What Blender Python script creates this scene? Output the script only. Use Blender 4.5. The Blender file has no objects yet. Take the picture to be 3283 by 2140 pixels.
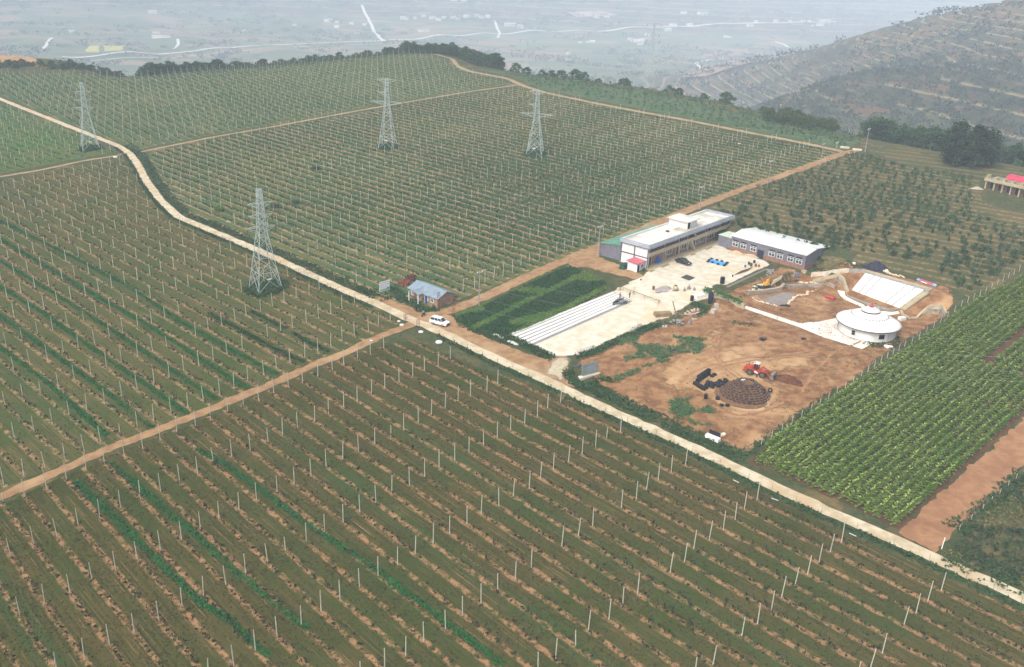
import bpy, math, random
import numpy as np
from mathutils import Vector, Matrix
from mathutils.geometry import delaunay_2d_cdt
random.seed(7); RNG=np.random.default_rng(11)
SC=bpy.context.scene; COL=SC.collection
# ---------------------------------------------------------------- camera, sky, sun, exposure
F=2900.0; CX,CY=1641.5,1070.0; CAMZ=80.0
_dn=np.array([1355.0-CX,-(8000.0-CY),F]); _dn/=np.linalg.norm(_dn)
_up=-_dn; _hf=np.array([0,0,1.0]); _hf=_hf-(_hf@_up)*_up; _hf/=np.linalg.norm(_hf)
_rt=np.cross(_hf,_up); _rt=_rt if _rt[0]>0 else -_rt
MC=np.array([_rt,_hf,_up])            # world = MC @ (right, up, forward)
def ray(px,py): return MC@np.array([(px-CX)/F,-(py-CY)/F,1.0])
def proj(p):
    q=(np.asarray(p,float)-np.array([0,0,CAMZ]))@MC
    return CX+F*q[0]/q[2],CY-F*q[1]/q[2]
SA,SB=0.0587,0.06666
_g=math.hypot(SA,SB); U=np.array([SA,SB])/_g; V=np.array([U[1],-U[0]])
def zp(x,y): return SA*x+SB*(y-160.0)
def sst(a,b,x):
    t=np.clip((x-a)/(b-a),0,1); return t*t*(3-2*t)
def plane_hit(px,py):
    r=ray(px,py); t=(-SB*160.0-CAMZ)/(r[2]-SA*r[0]-SB*r[1]); p=r*t; return p[0],p[1]
EDGE_PX=[(-500,165),(-200,160),(60,160),(250,175),(380,222),(440,226),(700,205),(900,190),(1300,152),(1480,158),(1560,190),(1800,225),(2100,258),(2350,300),(2600,362),(2760,402),(3283,492),(3750,575)]
EDGE=[plane_hit(*p) for p in EDGE_PX]
PLAT=np.array(EDGE+[(700,200),(700,-200),(-900,-200),(-900,300)])
def poly_sd(x,y,poly):
    x=np.asarray(x,float);y=np.asarray(y,float);d=np.full(x.shape,1e18);ins=np.zeros(x.shape,bool);n=len(poly)
    for i in range(n):
        x0,y0=poly[i];x1,y1=poly[(i+1)%n];dx,dy=x1-x0,y1-y0
        t=np.clip(((x-x0)*dx+(y-y0)*dy)/(dx*dx+dy*dy),0,1)
        d=np.minimum(d,(x-x0-t*dx)**2+(y-y0-t*dy)**2)
        c=((y0>y)!=(y1>y))
        with np.errstate(divide='ignore',invalid='ignore'):
            xi=(x1-x0)*(y-y0)/(y1-y0)+x0 if y1!=y0 else np.full(x.shape,1e18)
        ins^=c&(x<xi)
    return np.where(ins,-np.sqrt(d),np.sqrt(d))
def at_depth(px,py,d):
    r=ray(px,py); p=r*(d/math.hypot(r[0],r[1])); return p[0],p[1],p[2]+CAMZ
VF=-150.0
_cp=[at_depth(*q) for q in [(3283,-10,1500),(2950,60,1600),(2700,135,1450),(2450,190,1750),(3283,380,800),(3283,200,1080),(3283,90,1250),(2950,340,850),(2950,200,1100),(2700,345,850),(2700,245,1000),(3700,-120,1500),(3700,380,800),(3700,180,1060),(4200,380,800),(4200,180,1050),(4200,-150,1500)]]
for _x,_y in [(-1500,1500),(-800,1500),(-250,1500),(150,1500),(-1800,2100),(-900,2200),(-200,2200),(300,2150),(620,2150),(-2200,2800),(-1200,2900),(-300,2900),(500,2900),(1200,2700),(-1000,1050),(-400,1050),(0,1050),(250,1250),(1700,3000)]: _cp.append((_x,_y,VF))
for _x in (-2600,-1700,-800,0,800,1600,2600): _cp.append((_x,3700,VF+70+30*math.sin(_x*.003)));_cp.append((_x,4700,VF+230+40*math.sin(_x*.002+1)));_cp.append((_x,6200,VF+430))
_cp=np.array(_cp)
def _phi(r): return r
_A=_phi(np.hypot(_cp[:,0][:,None]-_cp[:,0],_cp[:,1][:,None]-_cp[:,1]))
_n=len(_cp); _B=np.zeros((_n+3,_n+3)); _B[:_n,:_n]=_A; _B[:_n,_n]=1; _B[:_n,_n+1:]=_cp[:,:2]/1000; _B[_n:,:_n]=_B[:_n,_n:].T
_w=np.linalg.solve(_B+np.diag([1e-6]*_n+[0,0,0]),np.r_[_cp[:,2],0,0,0])
def zfar(x,y):
    z=_w[_n]+_w[_n+1]*x/1000+_w[_n+2]*y/1000
    for i in range(_n): z=z+_w[i]*np.hypot(x-_cp[i,0],y-_cp[i,1])
    hl=sst(-60,140,x)*sst(VF+15,VF+40,z); z=z+(1-.75*hl)*(6*np.sin(x*.011+np.sin(y*.006)*2)*np.sin(y*.009+1.3)+3*np.sin(x*.031+y*.017))
    return np.maximum(z,VF-4)
Z1,Z2=6.1,4.8
def T(x,y):
    x=np.asarray(x,float);y=np.asarray(y,float)
    z=zp(x,y); s=x*U[0]+y*U[1]; l=x*V[0]+y*V[1]
    lf=-96.5+9*sst(206,212,s)
    w1=sst(185,190,s)*(1-sst(226,233,s))*sst(-127,-124,l)*(1-sst(0,2.5,l-lf))
    w2=sst(177,185,s)*(1-sst(212.5,223,s))*sst(-95.5,-93,l)*(1-sst(-57,-52,l))
    z=z+w1*(Z1-z)+w2*(Z2-z)
    far=(np.abs(x)>330)|(y>300)|(y<-100)
    if np.any(far):
        xs,ys=x[far] if x.ndim else x,y[far] if y.ndim else y
        d=poly_sd(xs,ys,PLAT)
        zd=zp(xs,ys)-np.where(d>-25,(np.maximum(d+25,0)**2)/110*np.where(d<25,1,0)+np.where(d>=25,22.7+.55*(d-25),0),0)
        zf=zfar(xs,ys)
        zz=np.where(d<-25,zp(xs,ys),np.maximum(zd,np.minimum(zf,zp(xs,ys)-6)))
        if x.ndim: z=z.copy();z[far]=zz
        else: z=zz
    return z
def G(px,py,near=None,far=None,h=0.0):
    r=ray(px,py); r=r/math.hypot(r[0],r[1])
    if near is None:
        x,y=plane_hit(px,py); d0=math.hypot(x,y); near,far=d0*.75,d0*1.35
    ts=np.linspace(near,far,160); dz=CAMZ+r[2]*ts-h-T(r[0]*ts,r[1]*ts)
    k=np.nonzero(dz<=0)[0]
    if len(k)==0: t=far
    elif k[0]==0: t=near
    else:
        a,b=ts[k[0]-1],ts[k[0]]
        for _ in range(18):
            m=(a+b)/2
            if CAMZ+r[2]*m-h-float(T(r[0]*m,r[1]*m))<=0: b=m
            else: a=m
        t=b
    return np.array([r[0]*t,r[1]*t,CAMZ+r[2]*t])
def GF(px,py): return G(px,py,450.,6000.)
def above(p,py):
    """height over p at which the vertical through p reaches picture row py"""
    lo,hi=-5.,80.
    for _ in range(40):
        m=(lo+hi)/2
        if proj((p[0],p[1],p[2]+m))[1]>py: lo=m
        else: hi=m
    return lo
cam=bpy.data.cameras.new('camera'); cam.sensor_width=36.0; cam.lens=F/3283.0*36.0; cam.clip_start=.5; cam.clip_end=20000
co=bpy.data.objects.new('camera',cam); COL.objects.link(co)
_r,_u,_f=MC@np.array([1.,0,0]),MC@np.array([0,1.,0]),MC@np.array([0,0,1.])
co.matrix_world=Matrix(((_r[0],_u[0],-_f[0],0),(_r[1],_u[1],-_f[1],0),(_r[2],_u[2],-_f[2],CAMZ),(0,0,0,1)))
SC.camera=co
SUN_EL,SUN_AZ=math.radians(50),math.radians(-140)      # azimuth clockwise from +y: behind the camera, to its left
w=bpy.data.worlds.new('World'); SC.world=w; w.use_nodes=True; nt=w.node_tree
sky=nt.nodes.new('ShaderNodeTexSky'); sky.sky_type='NISHITA'; sky.sun_disc=False; sky.sun_elevation=SUN_EL; sky.sun_rotation=SUN_AZ
sky.air_density=1.0; sky.dust_density=6.0; sky.ozone_density=1.0
hs=nt.nodes.new('ShaderNodeHueSaturation'); hs.inputs['Saturation'].default_value=.35
bg=nt.nodes['Background']; bg.inputs['Strength'].default_value=.15
nt.links.new(sky.outputs[0],hs.inputs['Color']); nt.links.new(hs.outputs[0],bg.inputs['Color'])
sl=bpy.data.lights.new('sun','SUN'); sl.energy=1.5; sl.angle=math.radians(16); sl.color=(1,.95,.87)
so=bpy.data.objects.new('sun',sl); COL.objects.link(so)
_d=Vector((math.sin(SUN_AZ)*math.cos(SUN_EL),math.cos(SUN_AZ)*math.cos(SUN_EL),math.sin(SUN_EL)))
so.rotation_euler=_d.to_track_quat('Z','Y').to_euler()
SC.view_settings.view_transform='Standard'; SC.view_settings.look='None'; SC.view_settings.gamma=1; SC.view_settings.use_curve_mapping=False
SC.view_settings.exposure=0.6
SC.render.engine='CYCLES'; SC.cycles.max_bounces=5; SC.cycles.diffuse_bounces=2; SC.cycles.glossy_bounces=2; SC.cycles.transparent_max_bounces=6; SC.cycles.volume_bounces=2
SC.cycles.use_denoising=True; SC.cycles.use_adaptive_sampling=False
HAZE=3.3e-4
# ---------------------------------------------------------------- helpers
def lin(h):
    h=h.lstrip('#'); c=[int(h[i:i+2],16)/255 for i in (0,2,4)]
    return tuple(((v+.055)/1.055)**2.4 if v>.04045 else v/12.92 for v in c)+(1,)
MATS={}
def N(nt,t,**k):
    n=nt.nodes.new(t)
    for a,b in k.items(): setattr(n,a,b)
    return n
def mixc(nt,fac,a,b):
    m=N(nt,'ShaderNodeMix',data_type='RGBA')
    for i,v in ((0,fac),(6,a),(7,b)):
        if isinstance(v,(int,float,tuple)): m.inputs[i].default_value=v
        else: nt.links.new(v,m.inputs[i])
    return m.outputs[2]
def mth(nt,op,a,b=None,c=None):
    m=N(nt,'ShaderNodeMath',operation=op)
    for i,v in enumerate((a,b,c)):
        if v is None: continue
        if isinstance(v,(int,float)): m.inputs[i].default_value=v
        else: nt.links.new(v,m.inputs[i])
    return m.outputs[0]
def noise(nt,co,scale,detail=4,rough=.6):
    n=N(nt,'ShaderNodeTexNoise'); n.inputs['Scale'].default_value=scale; n.inputs['Detail'].default_value=detail; n.inputs['Roughness'].default_value=rough
    nt.links.new(co,n.inputs['Vector']); return n.outputs['Fac']
def ramp(nt,v,a,b):
    m=N(nt,'ShaderNodeMapRange',interpolation_type='SMOOTHSTEP'); m.inputs[1].default_value=a; m.inputs[2].default_value=b
    nt.links.new(v,m.inputs[0]); return m.outputs[0]
def newmat(name):
    m=bpy.data.materials.new(name); m.use_nodes=True; return m,m.node_tree,m.node_tree.nodes['Principled BSDF']
def mat(name,c1,c2=None,scale=1.0,rough=.85,metal=0.0,bump=0.0,c3=None,lo=.35,hi=.65,spec=.3,space='Object',soft=0.0):
    if name in MATS: return MATS[name]
    m,nt,b=newmat(name); b.inputs['Roughness'].default_value=rough; b.inputs['Metallic'].default_value=metal
    b.inputs['Specular IOR Level'].default_value=spec
    if c2 is None: b.inputs['Base Color'].default_value=lin(c1)
    else:
        if space=='World': co=N(nt,'ShaderNodeNewGeometry').outputs['Position']
        else: co=N(nt,'ShaderNodeTexCoord').outputs['Object']
        n=noise(nt,co,scale); col=mixc(nt,ramp(nt,n,lo,hi),lin(c1),lin(c2))
        if c3: col=mixc(nt,mth(nt,'MULTIPLY',ramp(nt,noise(nt,co,scale*.23,3),.5,.7),.8),col,lin(c3))
        nt.links.new(col,b.inputs['Base Color'])
        if bump:
            bp=N(nt,'ShaderNodeBump'); bp.inputs['Strength'].default_value=bump; bp.inputs['Distance'].default_value=.2
            nt.links.new(noise(nt,co,scale*3),bp.inputs['Height']); nt.links.new(bp.outputs[0],b.inputs['Normal'])
    if soft:
        at=N(nt,'ShaderNodeAttribute',attribute_name='edge'); co=N(nt,'ShaderNodeNewGeometry').outputs['Position']
        e=mth(nt,'ADD',at.outputs['Fac'],mth(nt,'MULTIPLY',mth(nt,'SUBTRACT',noise(nt,co,.55,5,.7),.62),soft*2.2))
        tr=N(nt,'ShaderNodeBsdfTransparent'); mx=N(nt,'ShaderNodeMixShader'); nt.links.new(ramp(nt,e,0,soft),mx.inputs[0]); nt.links.new(tr.outputs[0],mx.inputs[1]); nt.links.new(b.outputs[0],mx.inputs[2]); nt.links.new(mx.outputs[0],nt.nodes['Material Output'].inputs['Surface'])
    MATS[name]=m; return m
def leafmat(name,c1,c2,c3=None,scale=.08):
    if name in MATS: return MATS[name]
    m,nt,b=newmat(name); b.inputs['Roughness'].default_value=.7; b.inputs['Specular IOR Level'].default_value=.15
    g=N(nt,'ShaderNodeNewGeometry'); col=mixc(nt,g.outputs['Random Per Island'],lin(c1),lin(c2))
    if c3: col=mixc(nt,mth(nt,'MULTIPLY',ramp(nt,noise(nt,g.outputs['Position'],scale,3),.45,.65),.7),col,lin(c3))
    nt.links.new(col,b.inputs['Base Color']); MATS[name]=m; return m
def fastmesh(name,v,f):
    """v (n,3), f (m,k) arrays of equal-sided faces"""
    me=bpy.data.meshes.new(name); v=np.asarray(v,np.float32); f=np.asarray(f,np.int32); m,k=f.shape
    me.vertices.add(len(v)); me.vertices.foreach_set('co',v.ravel()); me.loops.add(m*k); me.loops.foreach_set('vertex_index',f.ravel())
    me.polygons.add(m); me.polygons.foreach_set('loop_start',np.arange(0,m*k,k,dtype=np.int32)); me.polygons.foreach_set('loop_total',np.full(m,k,np.int32))
    me.update(calc_edges=True); return me
def put(name,me,m=None,parent=None,loc=None,rz=0.0,**props):
    o=bpy.data.objects.new(name,me); COL.objects.link(o)
    if m is not None and me is not None and not me.materials: me.materials.append(m)
    if parent is not None: o.parent=parent
    if loc is not None: o.location=tuple(float(c) for c in loc)
    if rz: o.rotation_euler=(0,0,rz)
    for k,v in props.items(): o[k]=v
    return o
def thing(name,label,cat,loc=(0,0,0),rz=0.0,group=None):
    o=put(name,None,None,None,loc,rz,label=label,category=cat)
    if group: o['group']=group
    return o
def dup(root,loc,rz,label=None,group=None,scale=None):
    r=root.copy(); COL.objects.link(r); r.location=tuple(float(c) for c in loc); r.rotation_euler=(0,0,rz)
    if scale: r.scale=(scale,)*3 if not hasattr(scale,'__len__') else scale
    if label: r['label']=label
    if group: r['group']=group
    for ch in list(root.children):
        c=ch.copy(); COL.objects.link(c); c.parent=r
        for g in list(ch.children):
            d=g.copy(); COL.objects.link(d); d.parent=c
    return r
class MB:
    def __init__(s): s.v=[]; s.f=[]
    def add(s,v,f):
        o=len(s.v); s.v+= [tuple(map(float,p)) for p in v]; s.f+=[tuple(i+o for i in q) for q in f]; return s
    def box(s,x0,x1,y0,y1,z0,z1):
        return s.add([(x0,y0,z0),(x1,y0,z0),(x1,y1,z0),(x0,y1,z0),(x0,y0,z1),(x1,y0,z1),(x1,y1,z1),(x0,y1,z1)],[(3,2,1,0),(4,5,6,7),(0,1,5,4),(1,2,6,5),(2,3,7,6),(3,0,4,7)])
    def frus(s,x0,x1,y0,y1,z0,z1,ix,iy,ox=0):
        return s.add([(x0,y0,z0),(x1,y0,z0),(x1,y1,z0),(x0,y1,z0),(x0+ix+ox,y0+iy,z1),(x1-ix+ox,y0+iy,z1),(x1-ix+ox,y1-iy,z1),(x0+ix+ox,y1-iy,z1)],[(3,2,1,0),(4,5,6,7),(0,1,5,4),(1,2,6,5),(2,3,7,6),(3,0,4,7)])
    def prism(s,pts,axis,a,b):
        """pts: 2-D outline; extruded along axis from a to b"""
        n=len(pts); mk={'x':lambda p,t:(t,p[0],p[1]),'y':lambda p,t:(p[0],t,p[1]),'z':lambda p,t:(p[0],p[1],t)}[axis]
        return s.add([mk(p,a) for p in pts]+[mk(p,b) for p in pts],[tuple(range(n-1,-1,-1)),tuple(range(n,2*n))]+[(i,(i+1)%n,n+(i+1)%n,n+i) for i in range(n)])
    def bar(s,p,q,r,n=4,r2=None):
        p,q=Vector(p),Vector(q); d=(q-p)
        if d.length<1e-6: return s
        d.normalize(); a=d.orthogonal().normalized(); b=d.cross(a); r2=r if r2 is None else r2
        ring=lambda c,rr:[c+(a*math.cos(t)+b*math.sin(t))*rr for t in [math.tau*(i+.5)/n for i in range(n)]]
        return s.add(ring(p,r)+ring(q,r2),[(i,(i+1)%n,n+(i+1)%n,n+i) for i in range(n)]+[tuple(range(n-1,-1,-1)),tuple(range(n,2*n))])
    def lathe(s,prof,n=24,c=(0,0)):
        k=len(prof); v=[(c[0]+r*math.cos(math.tau*i/n),c[1]+r*math.sin(math.tau*i/n),z) for r,z in prof for i in range(n)]
        return s.add(v,[(j*n+i,j*n+(i+1)%n,(j+1)*n+(i+1)%n,(j+1)*n+i) for j in range(k-1) for i in range(n)])
    def torus(s,c,R,r,n=12,m=6,axis='z'):
        v=[];f=[]
        for i in range(n):
            t=math.tau*i/n
            for j in range(m):
                q=math.tau*j/m; x,y,z=(R+r*math.cos(q))*math.cos(t),(R+r*math.cos(q))*math.sin(t),r*math.sin(q)*1.25
                if axis=='y': x,y,z=x,z,y
                if axis=='x': x,y,z=z,x,y
                v.append((c[0]+x,c[1]+y,c[2]+z))
        for i in range(n):
            for j in range(m): f.append((i*m+j,((i+1)%n)*m+j,((i+1)%n)*m+(j+1)%m,i*m+(j+1)%m))
        return s.add(v,f)
    def rock(s,c,r,sq=.7,rnd=random):
        b=[(0,0,1),(.89,0,.45),(.28,.85,.45),(-.72,.53,.45),(-.72,-.53,.45),(.28,-.85,.45),(.72,.53,-.45),(-.28,.85,-.45),(-.89,0,-.45),(-.28,-.85,-.45),(.72,-.53,-.45),(0,0,-1)]
        k=[rnd.uniform(.75,1.2) for _ in b]; a=rnd.uniform(0,6.28); ca,sa=math.cos(a),math.sin(a); e=rnd.uniform(.7,1.4)
        v=[]
        for (x,y,z),q in zip(b,k):
            x*=e; v.append((c[0]+(x*ca-y*sa)*r*q,c[1]+(x*sa+y*ca)*r*q,c[2]+z*r*q*sq))
        return s.add(v,[(0,1,2),(0,2,3),(0,3,4),(0,4,5),(0,5,1),(1,6,2),(2,7,3),(3,8,4),(4,9,5),(5,10,1),(6,7,2),(7,8,3),(8,9,4),(9,10,5),(10,6,1),(11,7,6),(11,8,7),(11,9,8),(11,10,9),(11,6,10)])
    def mesh(s,name='mesh'):
        me=bpy.data.meshes.new(name); me.from_pydata(s.v,[],s.f); me.update(); return me
    def build(s,name,m,parent=None,loc=None,rz=0.0,smooth=False,bevel=0,**k):
        me=s.mesh(name)
        if smooth: me.polygons.foreach_set('use_smooth',[True]*len(me.polygons))
        o=put(name,me,m,parent,loc,rz,**k)
        if bevel:
            bm=o.modifiers.new('bevel','BEVEL'); bm.width=bevel; bm.segments=2; bm.limit_method='ANGLE'
        return o
def tg(o,label,cat,group=None,kind=None):
    o['label']=label; o['category']=cat
    if group: o['group']=group
    if kind: o['kind']=kind
    return o
def leaves(cent,n,spread,size,up=.3,rng=RNG,zflat=1.0):
    """n leaf quads scattered round each centre -> (verts, faces)"""
    cent=np.asarray(cent,float); k=len(cent)*n
    d=rng.normal(size=(k,3)); d/=np.linalg.norm(d,axis=1)[:,None]+1e-9
    sp=np.repeat(np.broadcast_to(np.asarray(spread,float),(len(cent),3)),n,0)
    c=np.repeat(cent,n,0)+d*sp*(rng.random(k)**.45)[:,None]
    nn=rng.normal(size=(k,3)); nn[:,2]=np.abs(nn[:,2])+up; nn/=np.linalg.norm(nn,axis=1)[:,None]
    t=np.cross(nn,rng.normal(size=(k,3))); t/=np.linalg.norm(t,axis=1)[:,None]+1e-9; b=np.cross(nn,t)
    sz=(np.repeat(np.broadcast_to(np.asarray(size,float),(len(cent),)),n)*rng.uniform(.6,1.3,k))[:,None]
    t*=sz; b*=sz*rng.uniform(.45,.9,(k,1))
    v=np.stack([c-t,c+b*.8,c+t,c-b*.8],1).reshape(-1,3); f=np.arange(k*4).reshape(-1,4); return v,f
def densify(poly,step,closed=True):
    out=[]; n=len(poly)
    for i in range(n if closed else n-1):
        a=np.array(poly[i][:2],float); b=np.array(poly[(i+1)%n][:2],float); k=max(1,int(np.hypot(*(b-a))/step))
        out+= [a+(b-a)*j/k for j in range(k)]
    if not closed: out.append(np.array(poly[-1][:2],float))
    return out
def sheet(name,poly,m,h,res=3.0,rag=0.0,origin=None,rz=0.0,edge=None,soft=False,**k):
    """a sheet laid over the ground: poly in metres (x, y)"""
    P=densify(poly,edge or max(res*.6,.6))
    if rag:
        ph=RNG.uniform(0,6.28,6)
        P=[p+rag*np.array([math.sin(p[0]*1.7+p[1]*.9+ph[0])+.7*math.sin(p[0]*.6-p[1]*1.3+ph[1])+RNG.normal()*.9,math.cos(p[1]*1.6-p[0]*.8+ph[2])+.7*math.sin(p[1]*.5+p[0]*1.1+ph[3])+RNG.normal()*.9])*.4 for p in P]
    P=np.array(P); x0,y0=P.min(0); x1,y1=P.max(0)
    gx,gy=np.meshgrid(np.arange(x0+res*.37,x1,res),np.arange(y0+res*.41,y1,res)); gx,gy=gx.ravel(),gy.ravel()
    ins=poly_sd(gx,gy,P)<-res*.35; pts=[Vector(p) for p in P]+[Vector((a,b)) for a,b in zip(gx[ins],gy[ins])]
    n=len(P); r=delaunay_2d_cdt(pts,[(i,(i+1)%n) for i in range(n)],[],1,1e-5)
    v=np.array([tuple(q) for q in r[0]]); f=np.array([t for t in r[2] if len(t)==3])
    z=T(v[:,0],v[:,1])+h
    o=np.array(origin if origin is not None else (0,0)); ca,sa=math.cos(-rz),math.sin(-rz); q=v-o
    vv=np.c_[q[:,0]*ca-q[:,1]*sa,q[:,0]*sa+q[:,1]*ca,z]
    a=vv[f[:,1]]-vv[f[:,0]]; b=vv[f[:,2]]-vv[f[:,0]]; fl=(a[:,0]*b[:,1]-a[:,1]*b[:,0])<0; f[fl]=f[fl][:,::-1]
    me=fastmesh(name,vv,f)
    if soft: me.attributes.new('edge','FLOAT','POINT').data.foreach_set('value',(-poly_sd(v[:,0],v[:,1],P)).astype(np.float32))
    return put(name,me,m,None,(o[0],o[1],0),rz,**k)
def GP(pts): return [G(*p)[:2] for p in pts]
def strip(line,w0,w1=None):
    """polygon of a path along a line of ground points, widths in metres"""
    L=np.array([np.array(p)[:2] for p in line]); D=densify(L,2.0,False); D=np.array(D)
    # smooth corners
    for _ in range(3): D[1:-1]=(D[:-2]+2*D[1:-1]+D[2:])/4
    t=np.gradient(D,axis=0); t/=np.linalg.norm(t,axis=1)[:,None]; nrm=np.c_[-t[:,1],t[:,0]]
    ww=np.linspace(w0,w0 if w1 is None else w1,len(D))[:,None]/2
    return list(D+nrm*ww)+list((D-nrm*ww)[::-1])
def inside(x,y,poly): return poly_sd(x,y,np.array(poly))<0
def scatter(poly,n,rng=RNG):
    P=np.array(poly); x=rng.uniform(P[:,0].min(),P[:,0].max(),n*3); y=rng.uniform(P[:,1].min(),P[:,1].max(),n*3)
    k=inside(x,y,P); return x[k][:n],y[k][:n]
def Z(x,y,h=0.0): return float(T(float(x),float(y)))+h
def z1(x,y): return 1880+x*520/2380,640+y*520/2380
def z2(x,y): return 2250+x*550/2380,680+y*550/2380
def z3(x,y): return 2500+x*550/2380,840+y*550/2380
def z4(x,y): return 1500+x*650/2380,820+y*650/2380
def z5(x,y): return 1150+x*400/2380,840+y*400/2380
def z6(x,y): return 2150+x*470/2278,1110+y*470/2278
def z7(x,y): return 1980+x*440/2380,900+y*440/2380
def r2(x,y): return 1100+x*1100/2380,y*1100/2380
def r3(x,y): return 2183+x*1100/2380,y*1100/2380
def r5(x,y): return 1100+x*1100/2380,700+y*1100/2380
def r6(x,y): return 2183+x*1100/2380,700+y*1100/2380
# ---------------------------------------------------------------- the ground and the hills beyond
def gmat(name,cols,scales,bump=.4):
    m,nt,b=newmat(name); b.inputs['Roughness'].default_value=.95; b.inputs['Specular IOR Level'].default_value=.1
    co=N(nt,'ShaderNodeNewGeometry').outputs['Position']; col=lin(cols[0])
    for c,(s,a,bb) in zip(cols[1:],scales): col=mixc(nt,ramp(nt,noise(nt,co,s,5),a,bb),col,lin(c))
    nt.links.new(col,b.inputs['Base Color'])
    bp=N(nt,'ShaderNodeBump'); bp.inputs['Strength'].default_value=bump; bp.inputs['Distance'].default_value=.3
    nt.links.new(noise(nt,co,1.3,6),bp.inputs['Height']); nt.links.new(bp.outputs[0],b.inputs['Normal'])
    MATS[name]=m; return m
M_GROUND=gmat('ground_grass',['424a2c','595236','3a4627','75623f'],[(.15,.4,.6),(.9,.45,.6),(.05,.58,.68)])
def axis(a,b,c,d,fine,coarse): return np.r_[np.arange(a,b,coarse),np.arange(b,c,fine),np.arange(c,d+coarse,coarse)]
xs=axis(-480,14,140,330,1.2,6.0); ys=axis(-60,128,262,760,1.2,6.0)
gx,gy=np.meshgrid(xs,ys); gz=T(gx.ravel(),gy.ravel())
nx,ny=len(xs),len(ys); idx=np.arange(nx*ny).reshape(ny,nx)
fa=np.stack([idx[:-1,:-1],idx[:-1,1:],idx[1:,1:],idx[1:,:-1]],-1).reshape(-1,4)
put('ground',fastmesh('ground',np.c_[gx.ravel(),gy.ravel(),gz],fa),M_GROUND,kind='structure')
# hills: terraced slopes and the valley floor
m,nt,b=newmat('hill_slope'); b.inputs['Roughness'].default_value=.95; b.inputs['Specular IOR Level'].default_value=.1
geo=N(nt,'ShaderNodeNewGeometry'); co=geo.outputs['Position']
col=mixc(nt,ramp(nt,noise(nt,co,.02,6,.65),.4,.6),lin('34361f'),lin('4e4a30'))
col=mixc(nt,mth(nt,'MULTIPLY',ramp(nt,noise(nt,co,.008,5),.55,.68),.7),col,lin('5a5240'))
col=mixc(nt,mth(nt,'MULTIPLY',ramp(nt,noise(nt,co,.03,4),.62,.7),.8),col,lin('6a4232'))
sp=N(nt,'ShaderNodeSeparateXYZ'); nt.links.new(geo.outputs['Normal'],sp.inputs[0])
tq=N(nt,'ShaderNodeAttribute',attribute_name='terrace').outputs['Fac']; tw=N(nt,'ShaderNodeAttribute',attribute_name='terraced').outputs['Fac']
lip=mth(nt,'MULTIPLY',mth(nt,'MULTIPLY',ramp(nt,tq,.5,.6),ramp(nt,tq,.74,.64)),ramp(nt,noise(nt,co,.012,4),.36,.5))
rise=mth(nt,'MULTIPLY',ramp(nt,tq,.64,.74),ramp(nt,noise(nt,co,.02,4),.48,.6))
col=mixc(nt,mth(nt,'MULTIPLY',mth(nt,'MULTIPLY',rise,tw),.75),col,lin('74503a')); col=mixc(nt,mth(nt,'MULTIPLY',mth(nt,'MULTIPLY',lip,tw),.8),col,lin('9a8c66'))
vo=N(nt,'ShaderNodeTexVoronoi'); vo.inputs['Scale'].default_value=.012; vo.feature='F1'
mp=N(nt,'ShaderNodeMapping'); mp.inputs['Scale'].default_value=(.7,1.6,1); mp.inputs['Rotation'].default_value=(0,0,.35); nt.links.new(co,mp.inputs[0]); nt.links.new(mp.outputs[0],vo.inputs['Vector'])
sv=N(nt,'ShaderNodeSeparateColor'); nt.links.new(vo.outputs['Color'],sv.inputs[0])
sz=N(nt,'ShaderNodeSeparateXYZ'); nt.links.new(co,sz.inputs[0])
flat=ramp(nt,sz.outputs[2],VF+26,VF+8)
fc=mixc(nt,sv.outputs[0],lin('4d5c3c'),lin('717a58')); fc=mixc(nt,ramp(nt,sv.outputs[1],.72,.78),fc,lin('9a7f66'))
col=mixc(nt,mth(nt,'MULTIPLY',flat,.8),col,fc)
nt.links.new(col,b.inputs['Base Color']); M_HILL=m
az=np.radians(np.linspace(-52,52,700)); rr=np.geomspace(240,6800,430)
aa,dd=np.meshgrid(az,rr); hx=(dd*np.sin(aa)).ravel(); hy=(dd*np.cos(aa)).ravel(); hz=T(hx,hy)
dpl=poly_sd(hx,hy,PLAT)
# terraces on everything that rises above the valley floor
def terr(z,st): k=np.floor(z/st); q=z/st-k; return (k+sst(.62,.98,q))*st
wt=sst(40,120,dpl)*sst(VF+8,VF+25,hz); st=np.where(hy>2500,14.,7.0)
zt_=hz+1.2*np.sin(hx*.013)+.8*np.sin(hy*.021); tq_=zt_/st-np.floor(zt_/st)
hz=hz*(1-wt)+terr(hz+1.2*np.sin(hx*.013)+.8*np.sin(hy*.021),st)*wt
inr=(hx>-470)&(hx<320)&(hy>-50)&(hy<750); hz=np.where(inr,hz-3.0,hz)
ii=np.arange(len(hx)).reshape(dd.shape); hf=np.stack([ii[:-1,:-1],ii[:-1,1:],ii[1:,1:],ii[1:,:-1]],-1).reshape(-1,4)
keep=~inr[hf].all(1); hm=fastmesh('hills',np.c_[hx,hy,hz],hf[keep][:,::-1])
for nm_,vv_ in (('terrace',tq_),('terraced',wt)): hm.attributes.new(nm_,'FLOAT','POINT').data.foreach_set('value',vv_.astype(np.float32))
put('hills',hm,M_HILL,kind='structure')
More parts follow.
